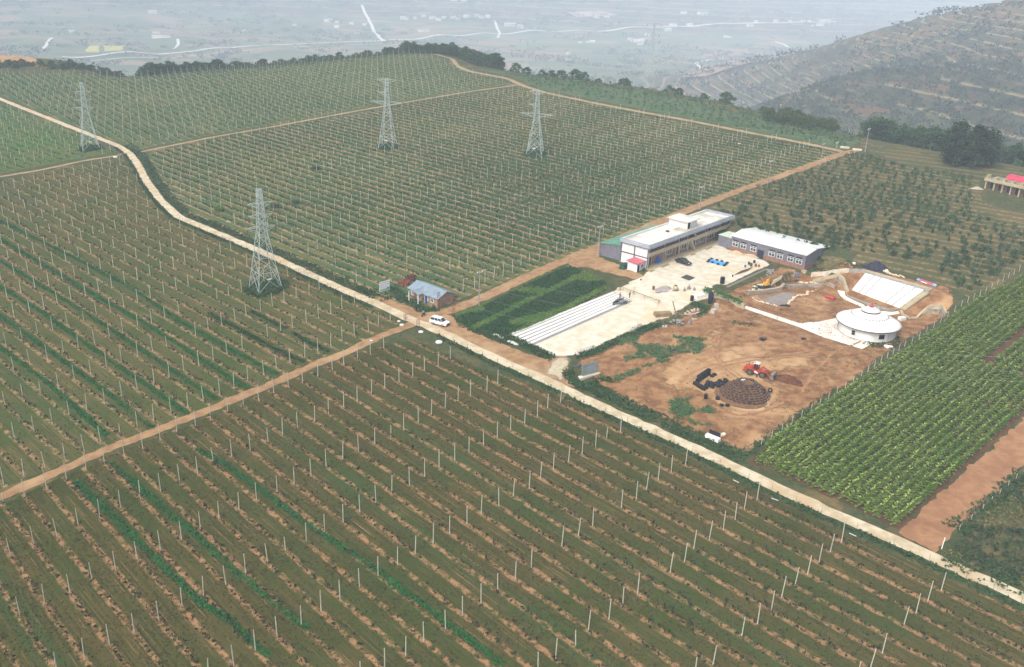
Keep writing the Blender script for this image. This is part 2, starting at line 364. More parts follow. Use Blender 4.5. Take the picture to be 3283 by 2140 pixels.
# ---------------------------------------------------------------- orchard fields (row-aligned sheets)
def fieldmat(name,W,ga,gb,gc,soil,sw,amt,film=.0,lush=.5):
    m,nt,b=newmat(name); b.inputs['Roughness'].default_value=.95; b.inputs['Specular IOR Level'].default_value=.1
    co=N(nt,'ShaderNodeTexCoord').outputs['Object']; s=N(nt,'ShaderNodeSeparateXYZ'); nt.links.new(co,s.inputs[0])
    wob=mth(nt,'MULTIPLY',mth(nt,'SUBTRACT',noise(nt,co,.5,4),.5),.7)
    v=mth(nt,'DIVIDE',s.outputs[1],W); row=mth(nt,'ROUND',v)
    dist=mth(nt,'ABSOLUTE',mth(nt,'ADD',mth(nt,'MULTIPLY',mth(nt,'SUBTRACT',v,row),W),wob))
    st=N(nt,'ShaderNodeCombineXYZ'); nt.links.new(mth(nt,'MULTIPLY',s.outputs[0],.06),st.inputs[0]); nt.links.new(mth(nt,'MULTIPLY',s.outputs[1],2.2),st.inputs[1])
    streak=noise(nt,st.outputs[0],1.0,4,.65)
    col=mixc(nt,ramp(nt,streak,.42,.58),lin(ga),lin(gb)); s2=N(nt,'ShaderNodeCombineXYZ'); nt.links.new(mth(nt,'MULTIPLY',s.outputs[0],.05),s2.inputs[0]); nt.links.new(mth(nt,'ADD',mth(nt,'MULTIPLY',s.outputs[1],3.6),7.3),s2.inputs[1]); k2=noise(nt,s2.outputs[0],1.0,3,.6)
    col=mixc(nt,mth(nt,'MULTIPLY',ramp(nt,k2,.6,.7),.5),col,lin(soil[0])); col=mixc(nt,mth(nt,'MULTIPLY',ramp(nt,k2,.42,.34),.6),col,lin('1a1c08'))
    col=mixc(nt,ramp(nt,noise(nt,co,.06,4),.42,.66),col,lin(gc))
    wn=N(nt,'ShaderNodeTexWhiteNoise',noise_dimensions='1D'); nt.links.new(row,wn.inputs['W'])
    col=mixc(nt,mth(nt,'MULTIPLY',ramp(nt,wn.outputs[0],1-lush*.6,1.0),.45),col,lin('364e28'))
    # fine mottling
    col=mixc(nt,mth(nt,'MULTIPLY',ramp(nt,noise(nt,co,3.2,5,.7),.5,.7),.55),col,lin('1c1e08'))
    sm=mth(nt,'MULTIPLY',ramp(nt,dist,sw,sw*.35),ramp(nt,noise(nt,co,.9,5,.7),amt+.12,amt-.08))
    so=mixc(nt,noise(nt,co,.35,3),lin(soil[0]),lin(soil[1]))
    col=mixc(nt,mth(nt,'MULTIPLY',sm,.85),col,so)
    if film:
        fm=mth(nt,'MULTIPLY',ramp(nt,dist,.42,.25),ramp(nt,noise(nt,co,.13,3),1-film-.03,1-film+.03)); col=mixc(nt,mth(nt,'MULTIPLY',fm,.6),col,lin('6f6a6c'))
    nt.links.new(col,b.inputs['Base Color'])
    bp=N(nt,'ShaderNodeBump'); bp.inputs['Strength'].default_value=.5; bp.inputs['Distance'].default_value=.25
    nt.links.new(noise(nt,co,2.2,6,.7),bp.inputs['Height']); nt.links.new(bp.outputs[0],b.inputs['Normal']); return m
FIELDS={}
def field(key,px,org,ang,W,L,m,name='orchard_field'):
    poly=[plane_hit(*p) for p in px]; FIELDS[key]=(np.array(poly),np.array(org),ang,W,L)
    return sheet(name,poly,m,.03,res=9.0,rag=.35,origin=org,rz=ang,edge=2.0,kind='structure')
F1P=[(1325,1090),(1500,1165),(1760,1257),(2000,1368),(2200,1468),(2450,1585),(2700,1703),(3000,1842),(3283,1965),(3700,2145),(3700,2600),(-500,2600),(-500,1830),(0,1620),(330,1468),(640,1350),(1020,1183),(1200,1112)]
org1=np.array([-.260205*80,2.34246871*80]); A1=-.78857715
field('F1',F1P,org1,A1,3.364,14.6,fieldmat('orchard_near',3.364,'434520','544b28','3c461c',('b08c66','8c6044'),.6,.485,.2,.55))
F2P=[(0,1570),(330,1437),(640,1318),(1000,1162),(1200,1075),(1285,1037),(1270,1018),(1200,992),(1000,900),(820,820),(640,748),(560,712),(500,660),(452,590),(420,530),(392,506),(260,530),(0,580),(-400,645),(-400,1745)]
o2=G(832,1250-4)[:2]; kk=1100/2380
_p=[G(x*kk,700+y*kk)[:2] for x,y in [(412,430),(592,540),(780,645),(982,775),(1180,905),(1393,1033),(1623,1175)]]
o2=_p[-1]; d2=_p[-1]-_p[1]; A2=math.atan2(d2[1],d2[0]); L2=np.hypot(*d2)/5
_q=[G(x*kk,700+y*kk)[:2] for x,y in [(1180,1353),(1290,1308),(1405,1262),(1623,1175),(1722,1135),(1833,1088),(2025,1010),(2120,975),(2215,935)]]
nn2=np.array([-math.sin(A2),math.cos(A2)]); W2=float((_q[-1]-_q[0])@nn2)/10
print('F2 angle %.1f L %.2f W %.2f'%(math.degrees(A2),L2,W2))
field('F2',F2P,o2,A2,W2,L2,fieldmat('orchard_left',W2,'4a5028','5a5430','424e24',('a88a68','90704e'),.62,.47,.08,.45))
F3P=[(0,558),(250,509),(378,488),(368,482),(220,418),(0,332),(-400,175),(-400,618)]
o3=G(300,500)[:2]; field('F3',F3P,o3,math.radians(-39),3.5,11.5,fieldmat('orchard_hill_left',3.5,'45602c','5a5e36','3e622c',('947a58','84664c'),.6,.45,0,.8))
F4P=[(0,303),(210,393),(385,460),(440,488),(470,474),(700,430),(1100,357),(1360,312),(1640,268),(1500,236),(1440,200),(1350,172),(1300,162),(900,198),(440,234),(0,236),(-400,170)]
_a,_b=G(458,485)[:2],G(1655,273)[:2]; A4=math.atan2(*(_b-_a)[::-1])-math.pi/2
o4=G(488,483)[:2]; print('F4 angle',math.degrees(A4))
field('F4',F4P,o4,A4,3.6,12.5,fieldmat('orchard_far',3.6,'465e36','5a603c','3c5832',('9c845e','906e58'),.75,.5,0,.6))
F5P=[(480,492),(700,447),(1100,372),(1360,327),(1662,281),(1750,305),(2071,371),(2350,427),(2640,482),(2690,492),(2553,543),(2359,612),(2200,672),(2060,722),(1880,797),(1790,832),(1670,883),(1500,950),(1430,980),(1360,1000),(1310,990),(1200,938),(1100,895),(900,805),(700,720),(610,685),(560,640),(515,570),(480,510)]
A5=math.radians(-42.9); o5=np.array([-42.969,233.81])
field('F5',F5P,o5,A5,3.431,12.89,fieldmat('orchard_middle',3.431,'4c5e2f','66633a','40582f',('b8967a','a27c64'),.85,.49,0,.6))
F6P=[(1472,218),(1560,226),(1800,247),(2100,288),(2350,330),(2600,392),(2740,428),(2765,452),(2705,478),(2350,408),(2071,354),(1750,289),(1682,264),(1640,244),(1510,222)]
field('F6',F6P,G(2000,300)[:2],math.radians(-30),4.5,6,fieldmat('orchard_ridge',4.5,'486040','56644a','42603a',('887a62','7c6a56'),.6,.45,0,.8))
F7P=[(2225,690),(2360,628),(2553,557),(2720,500),(2745,497),(2900,535),(3050,560),(3140,580),(3150,650),(3290,690),(3420,760),(3420,800),(3283,845),(3100,955),(3060,925),(2900,880),(2760,850),(2665,832),(2560,800),(2400,750)]
A7=math.radians(-36)
field('F7',F7P,G(2900,750)[:2],A7,3.9,3.0,fieldmat('orchard_bush',3.9,'505030','625a3a','464c2c',('9a805c','8a7050'),1.1,.47,0,.4))
field('F8',[(2762,472),(2750,440),(2800,418),(3283,503),(3500,545),(3500,640),(3283,606),(3120,566),(2900,530)],G(3000,480)[:2],math.radians(-32),5.0,6,fieldmat('upper_strip_field',5.0,'4a5230','5f5838','424c2c',('8a6c50','7a5a44'),1.2,.5,0,.5))
# ---------------------------------------------------------------- roads, paths, yard
M_CONC=mat('road_concrete','c6baa0','ac9b7c',.5,.9,bump=.2,c3='b39a74',space='World')
M_DIRT=mat('dirt_road','9c7c58','866645',.55,.95,bump=.4,c3='a88a66',space='World')
M_DIRT2=mat('farm_track','a08d6a','8b7a58',.4,.95,bump=.3,c3='a99370',space='World')
M_RED=mat('red_earth_track','8a6244','9c7452',.5,.95,bump=.5,c3='7a5238',space='World')
M_SOIL=mat('bare_soil','96704a','704c2e',.45,.95,bump=1.2,c3='b6926a',space='World',soft=.9)
M_SAND=mat('sandy_track','a98860','916c46',.45,.95,bump=.8,c3='bd9d76',space='World',soft=1.5)
M_GRAV=mat('gravel_yard','d0c9b8','c0b59e',.5,.95,bump=.3,c3='c4b28e',space='World',soft=.6)
WR=[(-420,150),(0,319),(222,407),(384,471),(416,494),(444,531),(467,578),(518,647),(573,698),(656,732),(832,806),(1100,931),(1211,977),(1308,1023),(1423,1070),(1562,1139),(1761,1226),(1886,1287),(2025,1350),(2117,1390),(2234,1442),(2414,1530),(2645,1638),(2876,1738),(3108,1842),(3283,1921),(3700,2110)]
WRG=[plane_hit(*p) for p in WR]
sheet('road',strip(WRG,2.45),M_CONC,.14,3.0,rag=.22,edge=1.5,kind='structure')
RA=[(-400,1765),(0,1595),(208,1505),(323,1449),(462,1398),(624,1333),(832,1250),(1017,1167),(1100,1137),(1206,1084),(1308,1047),(1359,1023)]
sheet('dirt_road',strip(GP(RA),2.5),M_DIRT,.09,3.0,rag=.3,edge=.8,kind='structure')
RU=[(1365,1020),(1451,996),(1562,950),(1678,894),(1793,843),(1886,806),(2060,735),(2201,676),(2359,616),(2553,548),(2714,489),(2745,484)]
sheet('dirt_road',strip([plane_hit(*p) for p in RU],3.6,3.4),M_DIRT,.09,3.0,rag=.35,edge=.8,kind='structure')
RR=[(1340,161),(1451,185),(1465,213),(1502,229),(1631,254),(1678,277),(1747,298),(1913,333),(2071,363),(2200,386),(2359,418),(2553,455),(2645,474),(2701,487)]
sheet('farm_track',strip([plane_hit(*p) for p in RR],2.6),M_DIRT2,.08,3.0,rag=.3,edge=1.2,kind='structure')
RF=[(452,488),(578,462),(693,439),(878,407),(1100,365),(1216,344),(1359,319),(1516,293),(1665,273)]
sheet('farm_track',strip([plane_hit(*p) for p in RF],2.0),M_DIRT2,.085,3.0,rag=.3,edge=1.2,kind='structure')
RB=[(-300,617),(0,568),(139,545),(259,518),(384,499),(405,490)]
sheet('farm_track',strip([plane_hit(*p) for p in RB],1.9),M_DIRT2,.085,3.0,rag=.25,edge=1.2,kind='structure')
sheet('red_earth_path',GP([(2880,1704),(3010,1588),(3168,1449),(3283,1340),(3520,1120),(3520,1275),(3283,1492),(3150,1625),(3055,1712),(3000,1772),(2905,1722)]),M_RED,.08,2.5,rag=.4,edge=.7,kind='structure')
sheet('dirt_apron',GP([r5(520,660),r5(640,650),r5(770,690),r5(1000,835),r5(1280,945),r5(1430,985),r5(1530,930),r5(1560,1010),r5(1555,1100),r5(1620,1190),r5(1500,1140),r5(1250,1045),r5(1000,935),r5(700,800),r5(560,735),r5(470,715),r5(250,610),r5(120,525),r5(260,545),r5(380,590),r5(470,620)]),M_DIRT,.10,2.0,rag=.35,edge=.7,kind='structure')
sheet('dirt_apron',GP([r5(1540,290),r5(1640,235),r5(1770,190),r5(1790,280),r5(1930,330),r5(2010,370),r5(2085,405),r5(2030,425),r5(1900,400),r5(1700,345),r5(1580,340)]),M_DIRT,.11,2.0,rag=.35,edge=.7,kind='structure')
YARD=GP([z4(470,925),z4(860,770),z4(1250,600),z4(1500,530),z4(1700,420),z4(1850,330),z4(2040,240),z1(890,1035),z1(1930,616),z2(375,525),z2(600,595),z2(880,680),z2(985,740),z2(870,785),z2(330,1040),z2(190,1010),z7(1650,330),z7(1300,390),z7(1130,520),z7(940,640),z7(600,740),z7(230,900),z4(1640,1030),z4(1450,1120),z4(1270,1190),z4(1020,1200),z4(620,1010)])
sheet('gravel_yard',YARD,M_GRAV,.12,1.6,rag=.3,edge=.6,soft=True,kind='structure')
sheet('gravel_fan',GP([z4(1010,1190),z4(1270,1190),z4(1180,1330),z4(1165,1450),z4(1245,1540),z4(1080,1490),z4(870,1390),z4(960,1260)]),mat('grey_gravel','b5aa92','a89a80',1.2,.95,bump=.3,c3='c4b79c',space='World',soft=.9),.15,1.6,rag=.35,edge=.6,soft=True,kind='structure')
SOIL=GP([(1835,1158),(1910,1134),(2025,1082),(2100,1050),(2200,1010),(2268,985),(2300,940),(2335,935),(2460,880),(2500,850),(2590,880),(2660,842),(2760,858),(2900,888),(3050,920),(3070,975),(3030,1012),(2880,1115),(2750,1220),(2600,1318),(2480,1402),(2390,1468),(2200,1380),(2030,1302),(1920,1240)])
sheet('bare_ground',SOIL,M_SOIL,.09,1.2,rag=.5,edge=.8,soft=True,kind='structure')
# paler wheel-worn ground round the tyre mound and towards the entrance
sheet('worn_ground',GP([z6(-250,420),z6(-100,250),z6(100,120),z6(350,-60),z6(520,-200),z6(760,-330),z6(900,-260),z6(780,-100),z6(860,40),z6(1000,90),z6(1500,180),z6(1850,130),z6(2278,150),z6(2278,330),z6(1900,380),z6(1500,480),z6(1650,560),z6(1850,700),z6(1800,830),z6(1500,1050),z6(1100,1080),z6(800,1050),z6(600,880),z6(300,740),z6(0,760)]),M_SAND,.13,1.2,rag=.8,edge=.8,soft=True,kind='structure')
sheet('worn_ground',GP([r5(1560,1000),r5(1680,990),r5(1900,1110),r5(2100,1170),r5(2300,1150),r5(2300,1190),r5(2080,1210),r5(1880,1150),r5(1720,1060)]),M_SAND,.13,1.2,rag=.4,edge=.8,soft=True,kind='structure')
for tl,w_ in (([z6(700,-150),z6(620,60),z6(700,260),z6(1100,560)],.5),([z6(760,-160),z6(690,60),z6(770,250),z6(1150,520)],.5),([z6(2278,60),z6(1900,140),z6(1500,150),z6(1000,220),z6(500,330),z6(250,480)],.6),([z6(2278,110),z6(1900,190),z6(1500,200),z6(1000,280),z6(560,390),z6(330,520)],.6),([z6(1750,880),z6(1350,1090),z6(950,1120),z6(640,930)],.6),([r6(1250,860),r6(1060,930),r6(900,1100),r6(840,1210)],.6)):
    sheet('wheel_rut',strip(GP(tl),w_),mat('rut_earth','8a6444','a07a54',.8,.95,bump=.8,space='World'),.17,1.2,rag=.2,edge=.8,kind='structure')
sheet('concrete_path',GP([(2386,981),(2480,1012),(2562,1039),(2625,1034),(2682,1022),(2705,1060),(2795,1104),(2764,1122),(2640,1084),(2560,1051),(2386,992)]),mat('pale_concrete','e6dfd2','d8cfc0',.8,.9,bump=.1,space='World'),.16,1.2,rag=.05,edge=.8,kind='structure')
# ---------------------------------------------------------------- trellis posts
M_POST=mat('post_concrete','c9c6b6','aeaa98',3.0,.9)
LBL={'F1':'pale concrete trellis post in the young orchard between dirt road and concrete road','F2':'pale concrete trellis post in the left orchard that has bright green clover strips','F3':'slim concrete trellis post in the small green block above the side track','F4':'slim concrete trellis post on the far orchard slope below the ridge trees','F5':'pale concrete trellis post in the middle orchard where two pylons stand'}
allp=[]
TOW=[(G(295,488)[:2],3.2),(G(852,935)[:2],4.5),(G(1243,478)[:2],3.5),(G(1715,503)[:2],3.5)]
KEEP=[np.array(GP([(1150,925),(1205,870),(1270,850),(1420,860),(1480,960),(1350,1010),(1240,960)]))]
for key,(poly,org,ang,W,L) in FIELDS.items():
    if key in ('F6','F7','F8'): continue
    e1=np.array([math.cos(ang),math.sin(ang)]); e2=np.array([-e1[1],e1[0]])
    off=0.0
    for j in range(-90,91):
        for i in range(-40,41):
            dl=RNG.normal()*.25; p=org+e1*(i*L+dl)+e2*(j*W+RNG.normal()*.06)
            allp.append((key,p[0],p[1]))
A=np.array([(a[1],a[2]) for a in allp]); K=np.array([a[0] for a in allp]); ok=np.zeros(len(A),bool)
for key in LBL:
    k=K==key; ok[k]=poly_sd(A[k,0],A[k,1],FIELDS[key][0])<-.6
ok&=RNG.random(len(A))>.025
for c,r in TOW: ok&=np.hypot(A[:,0]-c[0],A[:,1]-c[1])>r
for q in KEEP: ok&=~inside(A[:,0],A[:,1],q)
A,K=A[ok],K[ok]; AZ=T(A[:,0],A[:,1])
pp=np.array([proj((x,y,z)) for (x,y),z in zip(A,AZ)]); vis=(pp[:,0]>-40)&(pp[:,0]<3320)&(pp[:,1]>100)&(pp[:,1]<2230)&(A[:,1]>20)
A,K,AZ=A[vis],K[vis],AZ[vis]; dist=np.hypot(A[:,0],A[:,1]); order=np.argsort(dist)
print('posts',len(A))
pm=MB().frus(-.056,.056,-.056,.056,-.3,3.45,.01,.01).mesh('trellis_post'); pm.materials.append(M_POST)
PH=np.clip(3.42+RNG.normal(size=len(A))*.12,3.0,3.8); PH=np.where(RNG.random(len(A))<.04,2.5,PH)
for n,i in enumerate(order[:300]):
    o=put('trellis_post',pm,None,None,(A[i,0],A[i,1],AZ[i]),RNG.uniform(0,.4)); o.scale=(1,1,PH[i]/3.45); o.rotation_euler=(RNG.normal()*.022,RNG.normal()*.022,A1)
    tg(o,LBL[K[i]],'post','trellis posts '+LBL[K[i]].split('post ')[1])
mb=MB()
for i in order[300:]: mb.frus(A[i,0]-.058,A[i,0]+.058,A[i,1]-.058,A[i,1]+.058,AZ[i]-.2,AZ[i]+PH[i],.01,.01)
tg(mb.build('trellis_posts_far',M_POST),'many slim concrete trellis posts over the farther orchard slopes','posts',kind='stuff')
# ---------------------------------------------------------------- row plants of the orchards
def rows(key,step,jit,dens,maxd=900,along=.0):
    poly,org,ang,W,L=FIELDS[key]; e1=np.array([math.cos(ang),math.sin(ang)]); e2=np.array([-e1[1],e1[0]]); q=poly-org
    u=q@e1; v=q@e2; jj=np.arange(math.floor(v.min()/W),math.ceil(v.max()/W)+1); ii=np.arange(u.min(),u.max(),step)
    a,b=np.meshgrid(ii,jj*W); a=a.ravel()+RNG.uniform(-.4,.4,a.size)*step; b=b.ravel()+RNG.normal(size=b.size)*jit
    x=org[0]+a*e1[0]+b*e2[0]; y=org[1]+a*e1[1]+b*e2[1]
    k=(poly_sd(x,y,poly)<-.8)&(RNG.random(len(x))<dens(x,y)); x,y=x[k],y[k]
    k=(np.abs(x)<y*.72+14)&(np.hypot(x,y)>70); return x[k],y[k]
def stuff(name,v,f,m,label,cat): return tg(put(name,fastmesh(name,v,f),m),label,cat,kind='stuff')
def cat2(parts):
    V=[];Fc=[];o=0
    for v,f in parts: V.append(v);Fc.append(f+o);o+=len(v)
    return np.concatenate(V),np.concatenate(Fc)
L_SAP=leafmat('sapling_leaf','18200f','2e3620','232a16'); L_WEED=leafmat('weed_leaf','223a1c','3c5a2c','2e4a25'); L_CLOV=leafmat('clover_leaf','1a4a1e','347036','24581f',.4)
L_MID=leafmat('apple_row_leaf','264424','426240','304c32'); L_DRY=leafmat('dry_grass','6a6238','857748','565a32')
def vnoise(x,y,s):
    return .5+.25*(np.sin(x*s+2*np.sin(y*s*.7))+np.sin(y*s*1.3+1.7*np.sin(x*s*.6+1)))
for key,nm,lab,step,hh,nq,sz in (('F1','saplings_near','young leafy saplings and weeds along the rows of the near orchard',.6,.9,5,.17),('F2','saplings_left','young saplings along the rows of the left orchard',.7,.9,5,.18)):
    x,y=rows(key,step,.22,lambda x,y:.35+.6*vnoise(x,y,.21)*vnoise(y,x,.05))
    z=T(x,y); h=RNG.uniform(.15,.75,len(x))*hh; tall=RNG.random(len(x))<.22; h=np.where(tall,RNG.uniform(.7,1.2,len(x)),h)
    v,f=leaves(np.c_[x,y,z+h*.75],nq+2,np.c_[.16+h*.28,.16+h*.28,h*.7],sz*1.15)
    stuff(nm,v,f,L_SAP,lab,'saplings')
x,y=rows('F5',.42,.17,lambda x,y:.5+.6*vnoise(x,y,.06)+.5*np.exp(-((x-10)**2+(y-290)**2)/2600.))
z=T(x,y); big=np.exp(-((x-12)**2+(y-292)**2)/2200.)*1.0+.35*vnoise(x,y,.08); h=.45+RNG.random(len(x))*.5+big*.9
v,f=leaves(np.c_[x,y,z+h*.5],7,np.c_[.4+.1*h,.4+.1*h,h*.55],.22+.06*h); stuff('apple_rows_middle',v,f,L_MID,'leafy young apple rows across the middle orchard with two pylons','apple rows')
x,y=rows('F4',.6,.22,lambda x,y:.45+.5*vnoise(x,y,.04)); z=T(x,y); h=.5+RNG.random(len(x))*.6
v,f=leaves(np.c_[x,y,z+h*.5],5,np.c_[.5+0*h,.5+0*h,h*.5],.3); stuff('apple_rows_far',v,f,L_MID,'leafy young apple rows on the far slope below the ridge','apple rows')
x,y=rows('F3',.9,.3,lambda x,y:.5+.5*vnoise(x,y,.06)); z=T(x,y); h=.4+RNG.random(len(x))*.5
v,f=leaves(np.c_[x,y,z+h*.5],6,np.c_[.6+0*h,.6+0*h,h*.5],.28); stuff('crop_rows_hill',v,f,L_CLOV,'bright green crop rows in the small block by the first pylon','crop')
x,y=rows('F6',2.6,.5,lambda x,y:.9+0*x); z=T(x,y); h=1.3+RNG.random(len(x))*.9
v,f=leaves(np.c_[x,y,z+h*.55],12,np.c_[.9+0*h,.9+0*h,h*.5],.4); stuff('ridge_orchard_trees',v,f,L_MID,'small dark orchard trees dotted over the ridge beyond the farm track','orchard trees')
# tall grass and weeds between the rows (fine relief)
for key,n in (('F1',90000),('F2',40000)):
    poly=FIELDS[key][0]; k=np.array(poly).copy(); k[:,1]=np.maximum(k[:,1],70); x,y=scatter(k,n); q=(np.abs(x)<y*.72+12); x,y=x[q],y[q]; q=vnoise(x,y,.35)*.7+RNG.random(len(x))*.5>.45; x,y=x[q],y[q]
    z=T(x,y); v,f=leaves(np.c_[x,y,z+.07],2,np.c_[.18+0*x,.18+0*x,.05+0*x],.13,up=.8)
    m=leafmat('field_grass','1e2008','544a1c','36360e',.12); stuff('field_grass_'+('near' if key=='F1' else 'left'),v,f,m,'short olive grass between the tree rows '+('below' if key=='F1' else 'left of')+' the crossroads','grass')
# bright clover strips
K4=lambda x,y:(x*kk,700+y*kk); K7=lambda x,y:(x*kk,1440+y*kk); K1=lambda x,y:(1100+x*kk,1440+y*kk)
STR=[[K4(*p) for p in l] for l in ([(-60,-15),(0,20),(480,260),(900,480),(1250,720),(1550,885),(1920,1085)],[(-60,110),(0,150),(300,325),(590,500),(1000,730),(1360,960),(1720,1185)],[(-60,260),(0,300),(500,600),(780,780),(1150,1030),(1500,1260)],[(-60,440),(0,480),(300,660),(700,950),(1000,1150),(1300,1360)],[(-60,635),(0,680),(350,930),(700,1180),(1050,1460)],[(-60,850),(0,900),(300,1120),(500,1300),(740,1510)])]
STR+=[[K7(*p) for p in l] for l in ([(520,230),(750,440),(960,650),(1250,930),(1400,1080),(1560,1170),(1860,1440)],[(770,100),(1060,350),(1350,600),(1600,830),(1720,920),(1850,1030),(2130,1250)],[(1350,0),(1550,100),(1850,320),(2060,480),(2380,690)])]
STR+=[[K1(*p) for p in [(0,690),(210,830),(400,980),(600,1120),(850,1310),(1100,1500)]]]
def along(line,step):
    return np.array(densify(line,step,False))
pts=[]
for l in STR:
    D=along([G(*p)[:2] for p in l],.045); D=D+RNG.normal(size=D.shape)*.3; k=RNG.random(len(D))<.9*(.4+.9*vnoise(D[:,0],D[:,1],.3)); pts.append(D[k])
P=np.concatenate(pts); z=T(P[:,0],P[:,1]); v,f=leaves(np.c_[P,z+.2],5,np.c_[.22+0*z,.22+0*z,.2+0*z],.16,up=.6); stuff('clover_strips',v,f,L_CLOV,'bright green clover strips sown between orchard rows','clover')
pts=[]
for l in ([(1450,670),(1700,800),(1900,910),(2100,1000)],[(1740,650),(1860,710),(1980,770)],[(2030,800),(2150,870),(2280,930)]):
    D=along([G(*K4(*p))[:2] for p in l],.1); pts.append(D+RNG.normal(size=D.shape)*.22)
P=np.concatenate(pts); z=T(P[:,0],P[:,1]); v,f=leaves(np.c_[P,z+.35],7,np.c_[.3+0*z,.3+0*z,.4+0*z],.2,up=.3); stuff('bean_rows',v,f,L_WEED,'dark green bean rows near the large pylon','crop')
# weed belts along the roads and round the yard
def belt(line,w,dens,h,m,name,label,nq=4,sz=.24):
    D=along([np.array(p)[:2] for p in line],.35); t=np.gradient(D,axis=0); t/=np.linalg.norm(t,axis=1)[:,None]; nr=np.c_[-t[:,1],t[:,0]]
    n=int(dens); Q=np.repeat(D,n,0)+np.repeat(nr,n,0)*(RNG.uniform(-.5,.5,(len(D)*n,1))*w)+RNG.normal(size=(len(D)*n,2))*.25
    k=RNG.random(len(Q))<.35+.8*vnoise(Q[:,0],Q[:,1],.55); Q=Q[k]; z=T(Q[:,0],Q[:,1]); hh=h*RNG.uniform(.4,1.15,len(Q))
    v,f=leaves(np.c_[Q,z+hh*.5],nq,np.c_[.3+0*hh,.3+0*hh,hh*.5],sz,up=.4); return v,f
def offs(line,d):
    D=np.array(densify(line,4,False)); t=np.gradient(D,axis=0); t/=np.linalg.norm(t,axis=1)[:,None]; return D+np.c_[-t[:,1],t[:,0]]*d
B=[]
low=[p for p in WRG if p[1]<202 and p[0]>-21]; B.append(belt(offs(low,-1.95),1.0,5,.5,None,'',''))
upp=[plane_hit(*p) for p in WR if 384<=p[0]<=1250]; B.append(belt(offs(upp,3.2),3.2,7,.45,None,'','')); B.append(belt(offs(upp,-2.0),1.0,4,.4,None,'',''))
B.append(belt(GP([(1880,1232),(1960,1275),(2060,1322),(2200,1388),(2300,1432),(2385,1472)]),3.6,12,.6,None,'',''))
B.append(belt(GP([z4(330,940),z4(560,1000),z4(760,1100),z4(1000,1215)]),2.4,10,.7,None,'',''))
B.append(belt(GP([z4(1270,1195),z4(1500,1130),z4(1800,980),z4(2050,880),z4(2300,810)]),1.9,9,.6,None,'',''))
B.append(belt(GP([(2410,1455),(2500,1392),(2600,1325),(2700,1258)]),3.4,7,.5,None,'',''))
B.append(belt(GP([(1520,1010),(1470,1020),(1500,1050),(1590,1085),(1640,1100)]),2.5,9,.55,None,'',''))
B.append(belt(GP([z4(1180,1360),z4(1200,1450),z4(1280,1530),z4(1400,1560)]),2.2,10,.8,None,'','')); B.append(belt(GP([z4(1480,1500),z4(1600,1450),z4(1690,1490)]),2.0,10,.8,None,'',''))
B.append(belt(GP([z5(620,480),z5(740,560),z5(800,680),z5(900,780),z5(1060,780),z5(1100,850),z5(1250,920),z5(1400,950),z5(1500,900)]),2.6,10,.4,None,'',''))
B.append(belt(GP([z5(0,500),z5(150,590),z5(330,690)]),2.2,8,.5,None,'',''))
B.append(belt(GP([z7(2000,720),z7(2150,760),z7(2350,780)]),1.6,4,.25,None,'',''))
B.append(belt(GP([z7(1290,400),z7(1420,450),z7(1560,470),z7(1480,560),z7(1420,620)]),1.6,10,.5,None,'',''))
B.append(belt(GP([z7(250,900),z7(500,830),z7(720,790),z7(1000,740),z7(1120,770)]),1.5,8,.5,None,'',''))
B.append(belt(GP([z2(1560,760),z2(1640,730),z2(1740,690)]),1.6,8,.5,None,'',''))
B.append(belt(GP([(2600,872),(2660,850),(2740,862),(2800,850)]),3,4,.3,None,'',''))
B.append(belt(GP([z3(1230,1170),z3(1380,1150),z3(1560,1150),z3(1700,1080)]),3,8,.5,None,'',''))
B.append(belt(GP([(3060,1700),(3150,1640),(3283,1520)]),3,8,.6,None,'',''))
B.append(belt(GP([(3040,1780),(3150,1830),(3283,1880),(3400,1930)]),5,9,.8,None,'',''))
v,f=cat2(B); stuff('roadside_weeds',v,f,L_WEED,'dark green weed belts along the roads, yard and fences','weeds')
# weed clumps on the bare mound and corner plot
x,y=scatter(GP([z7(0,1000),z7(700,960),z7(1450,1020),z7(1660,1060),z7(1400,1260),z7(1100,1380),z7(500,1500),r5(1900,1150),r5(1880,1060),r5(1960,980)]),900); k=vnoise(x,y,.5)>.48; x,y=x[k],y[k]
x2,y2=scatter(GP([z6(0,800),z6(420,820),z6(700,1050),z6(680,1240),z6(300,1230),z6(0,1180)]),420); k=vnoise(x2,y2,.6)>.5; x=np.r_[x,x2[k]];y=np.r_[y,y2[k]]
v,f=leaves(np.c_[x,y,T(x,y)+.3],14,np.c_[.6+0*x,.6+0*x,.35+0*x],.2); stuff('weed_clumps',v,f,leafmat('clump_leaf','3a5a34','57784a','446238'),'bushy weed clumps on the bare soil beside the yard','weeds')
# dark rough plot beyond the red path
x,y=scatter(GP([(3020,1785),(3080,1720),(3283,1525),(3500,1330),(3700,1700),(3600,2000),(3283,1890)]),1700); k=(vnoise(x,y,.3)>.45); x,y=x[k],y[k]
v,f=leaves(np.c_[x,y,T(x,y)+.4],7,np.c_[.5+0*x,.5+0*x,.45+0*x],.26); stuff('rough_plot_weeds',v,f,leafmat('dark_weed','24331c','435232','303f24'),'dark weeds over the rough plot beside the red earth path','weeds')
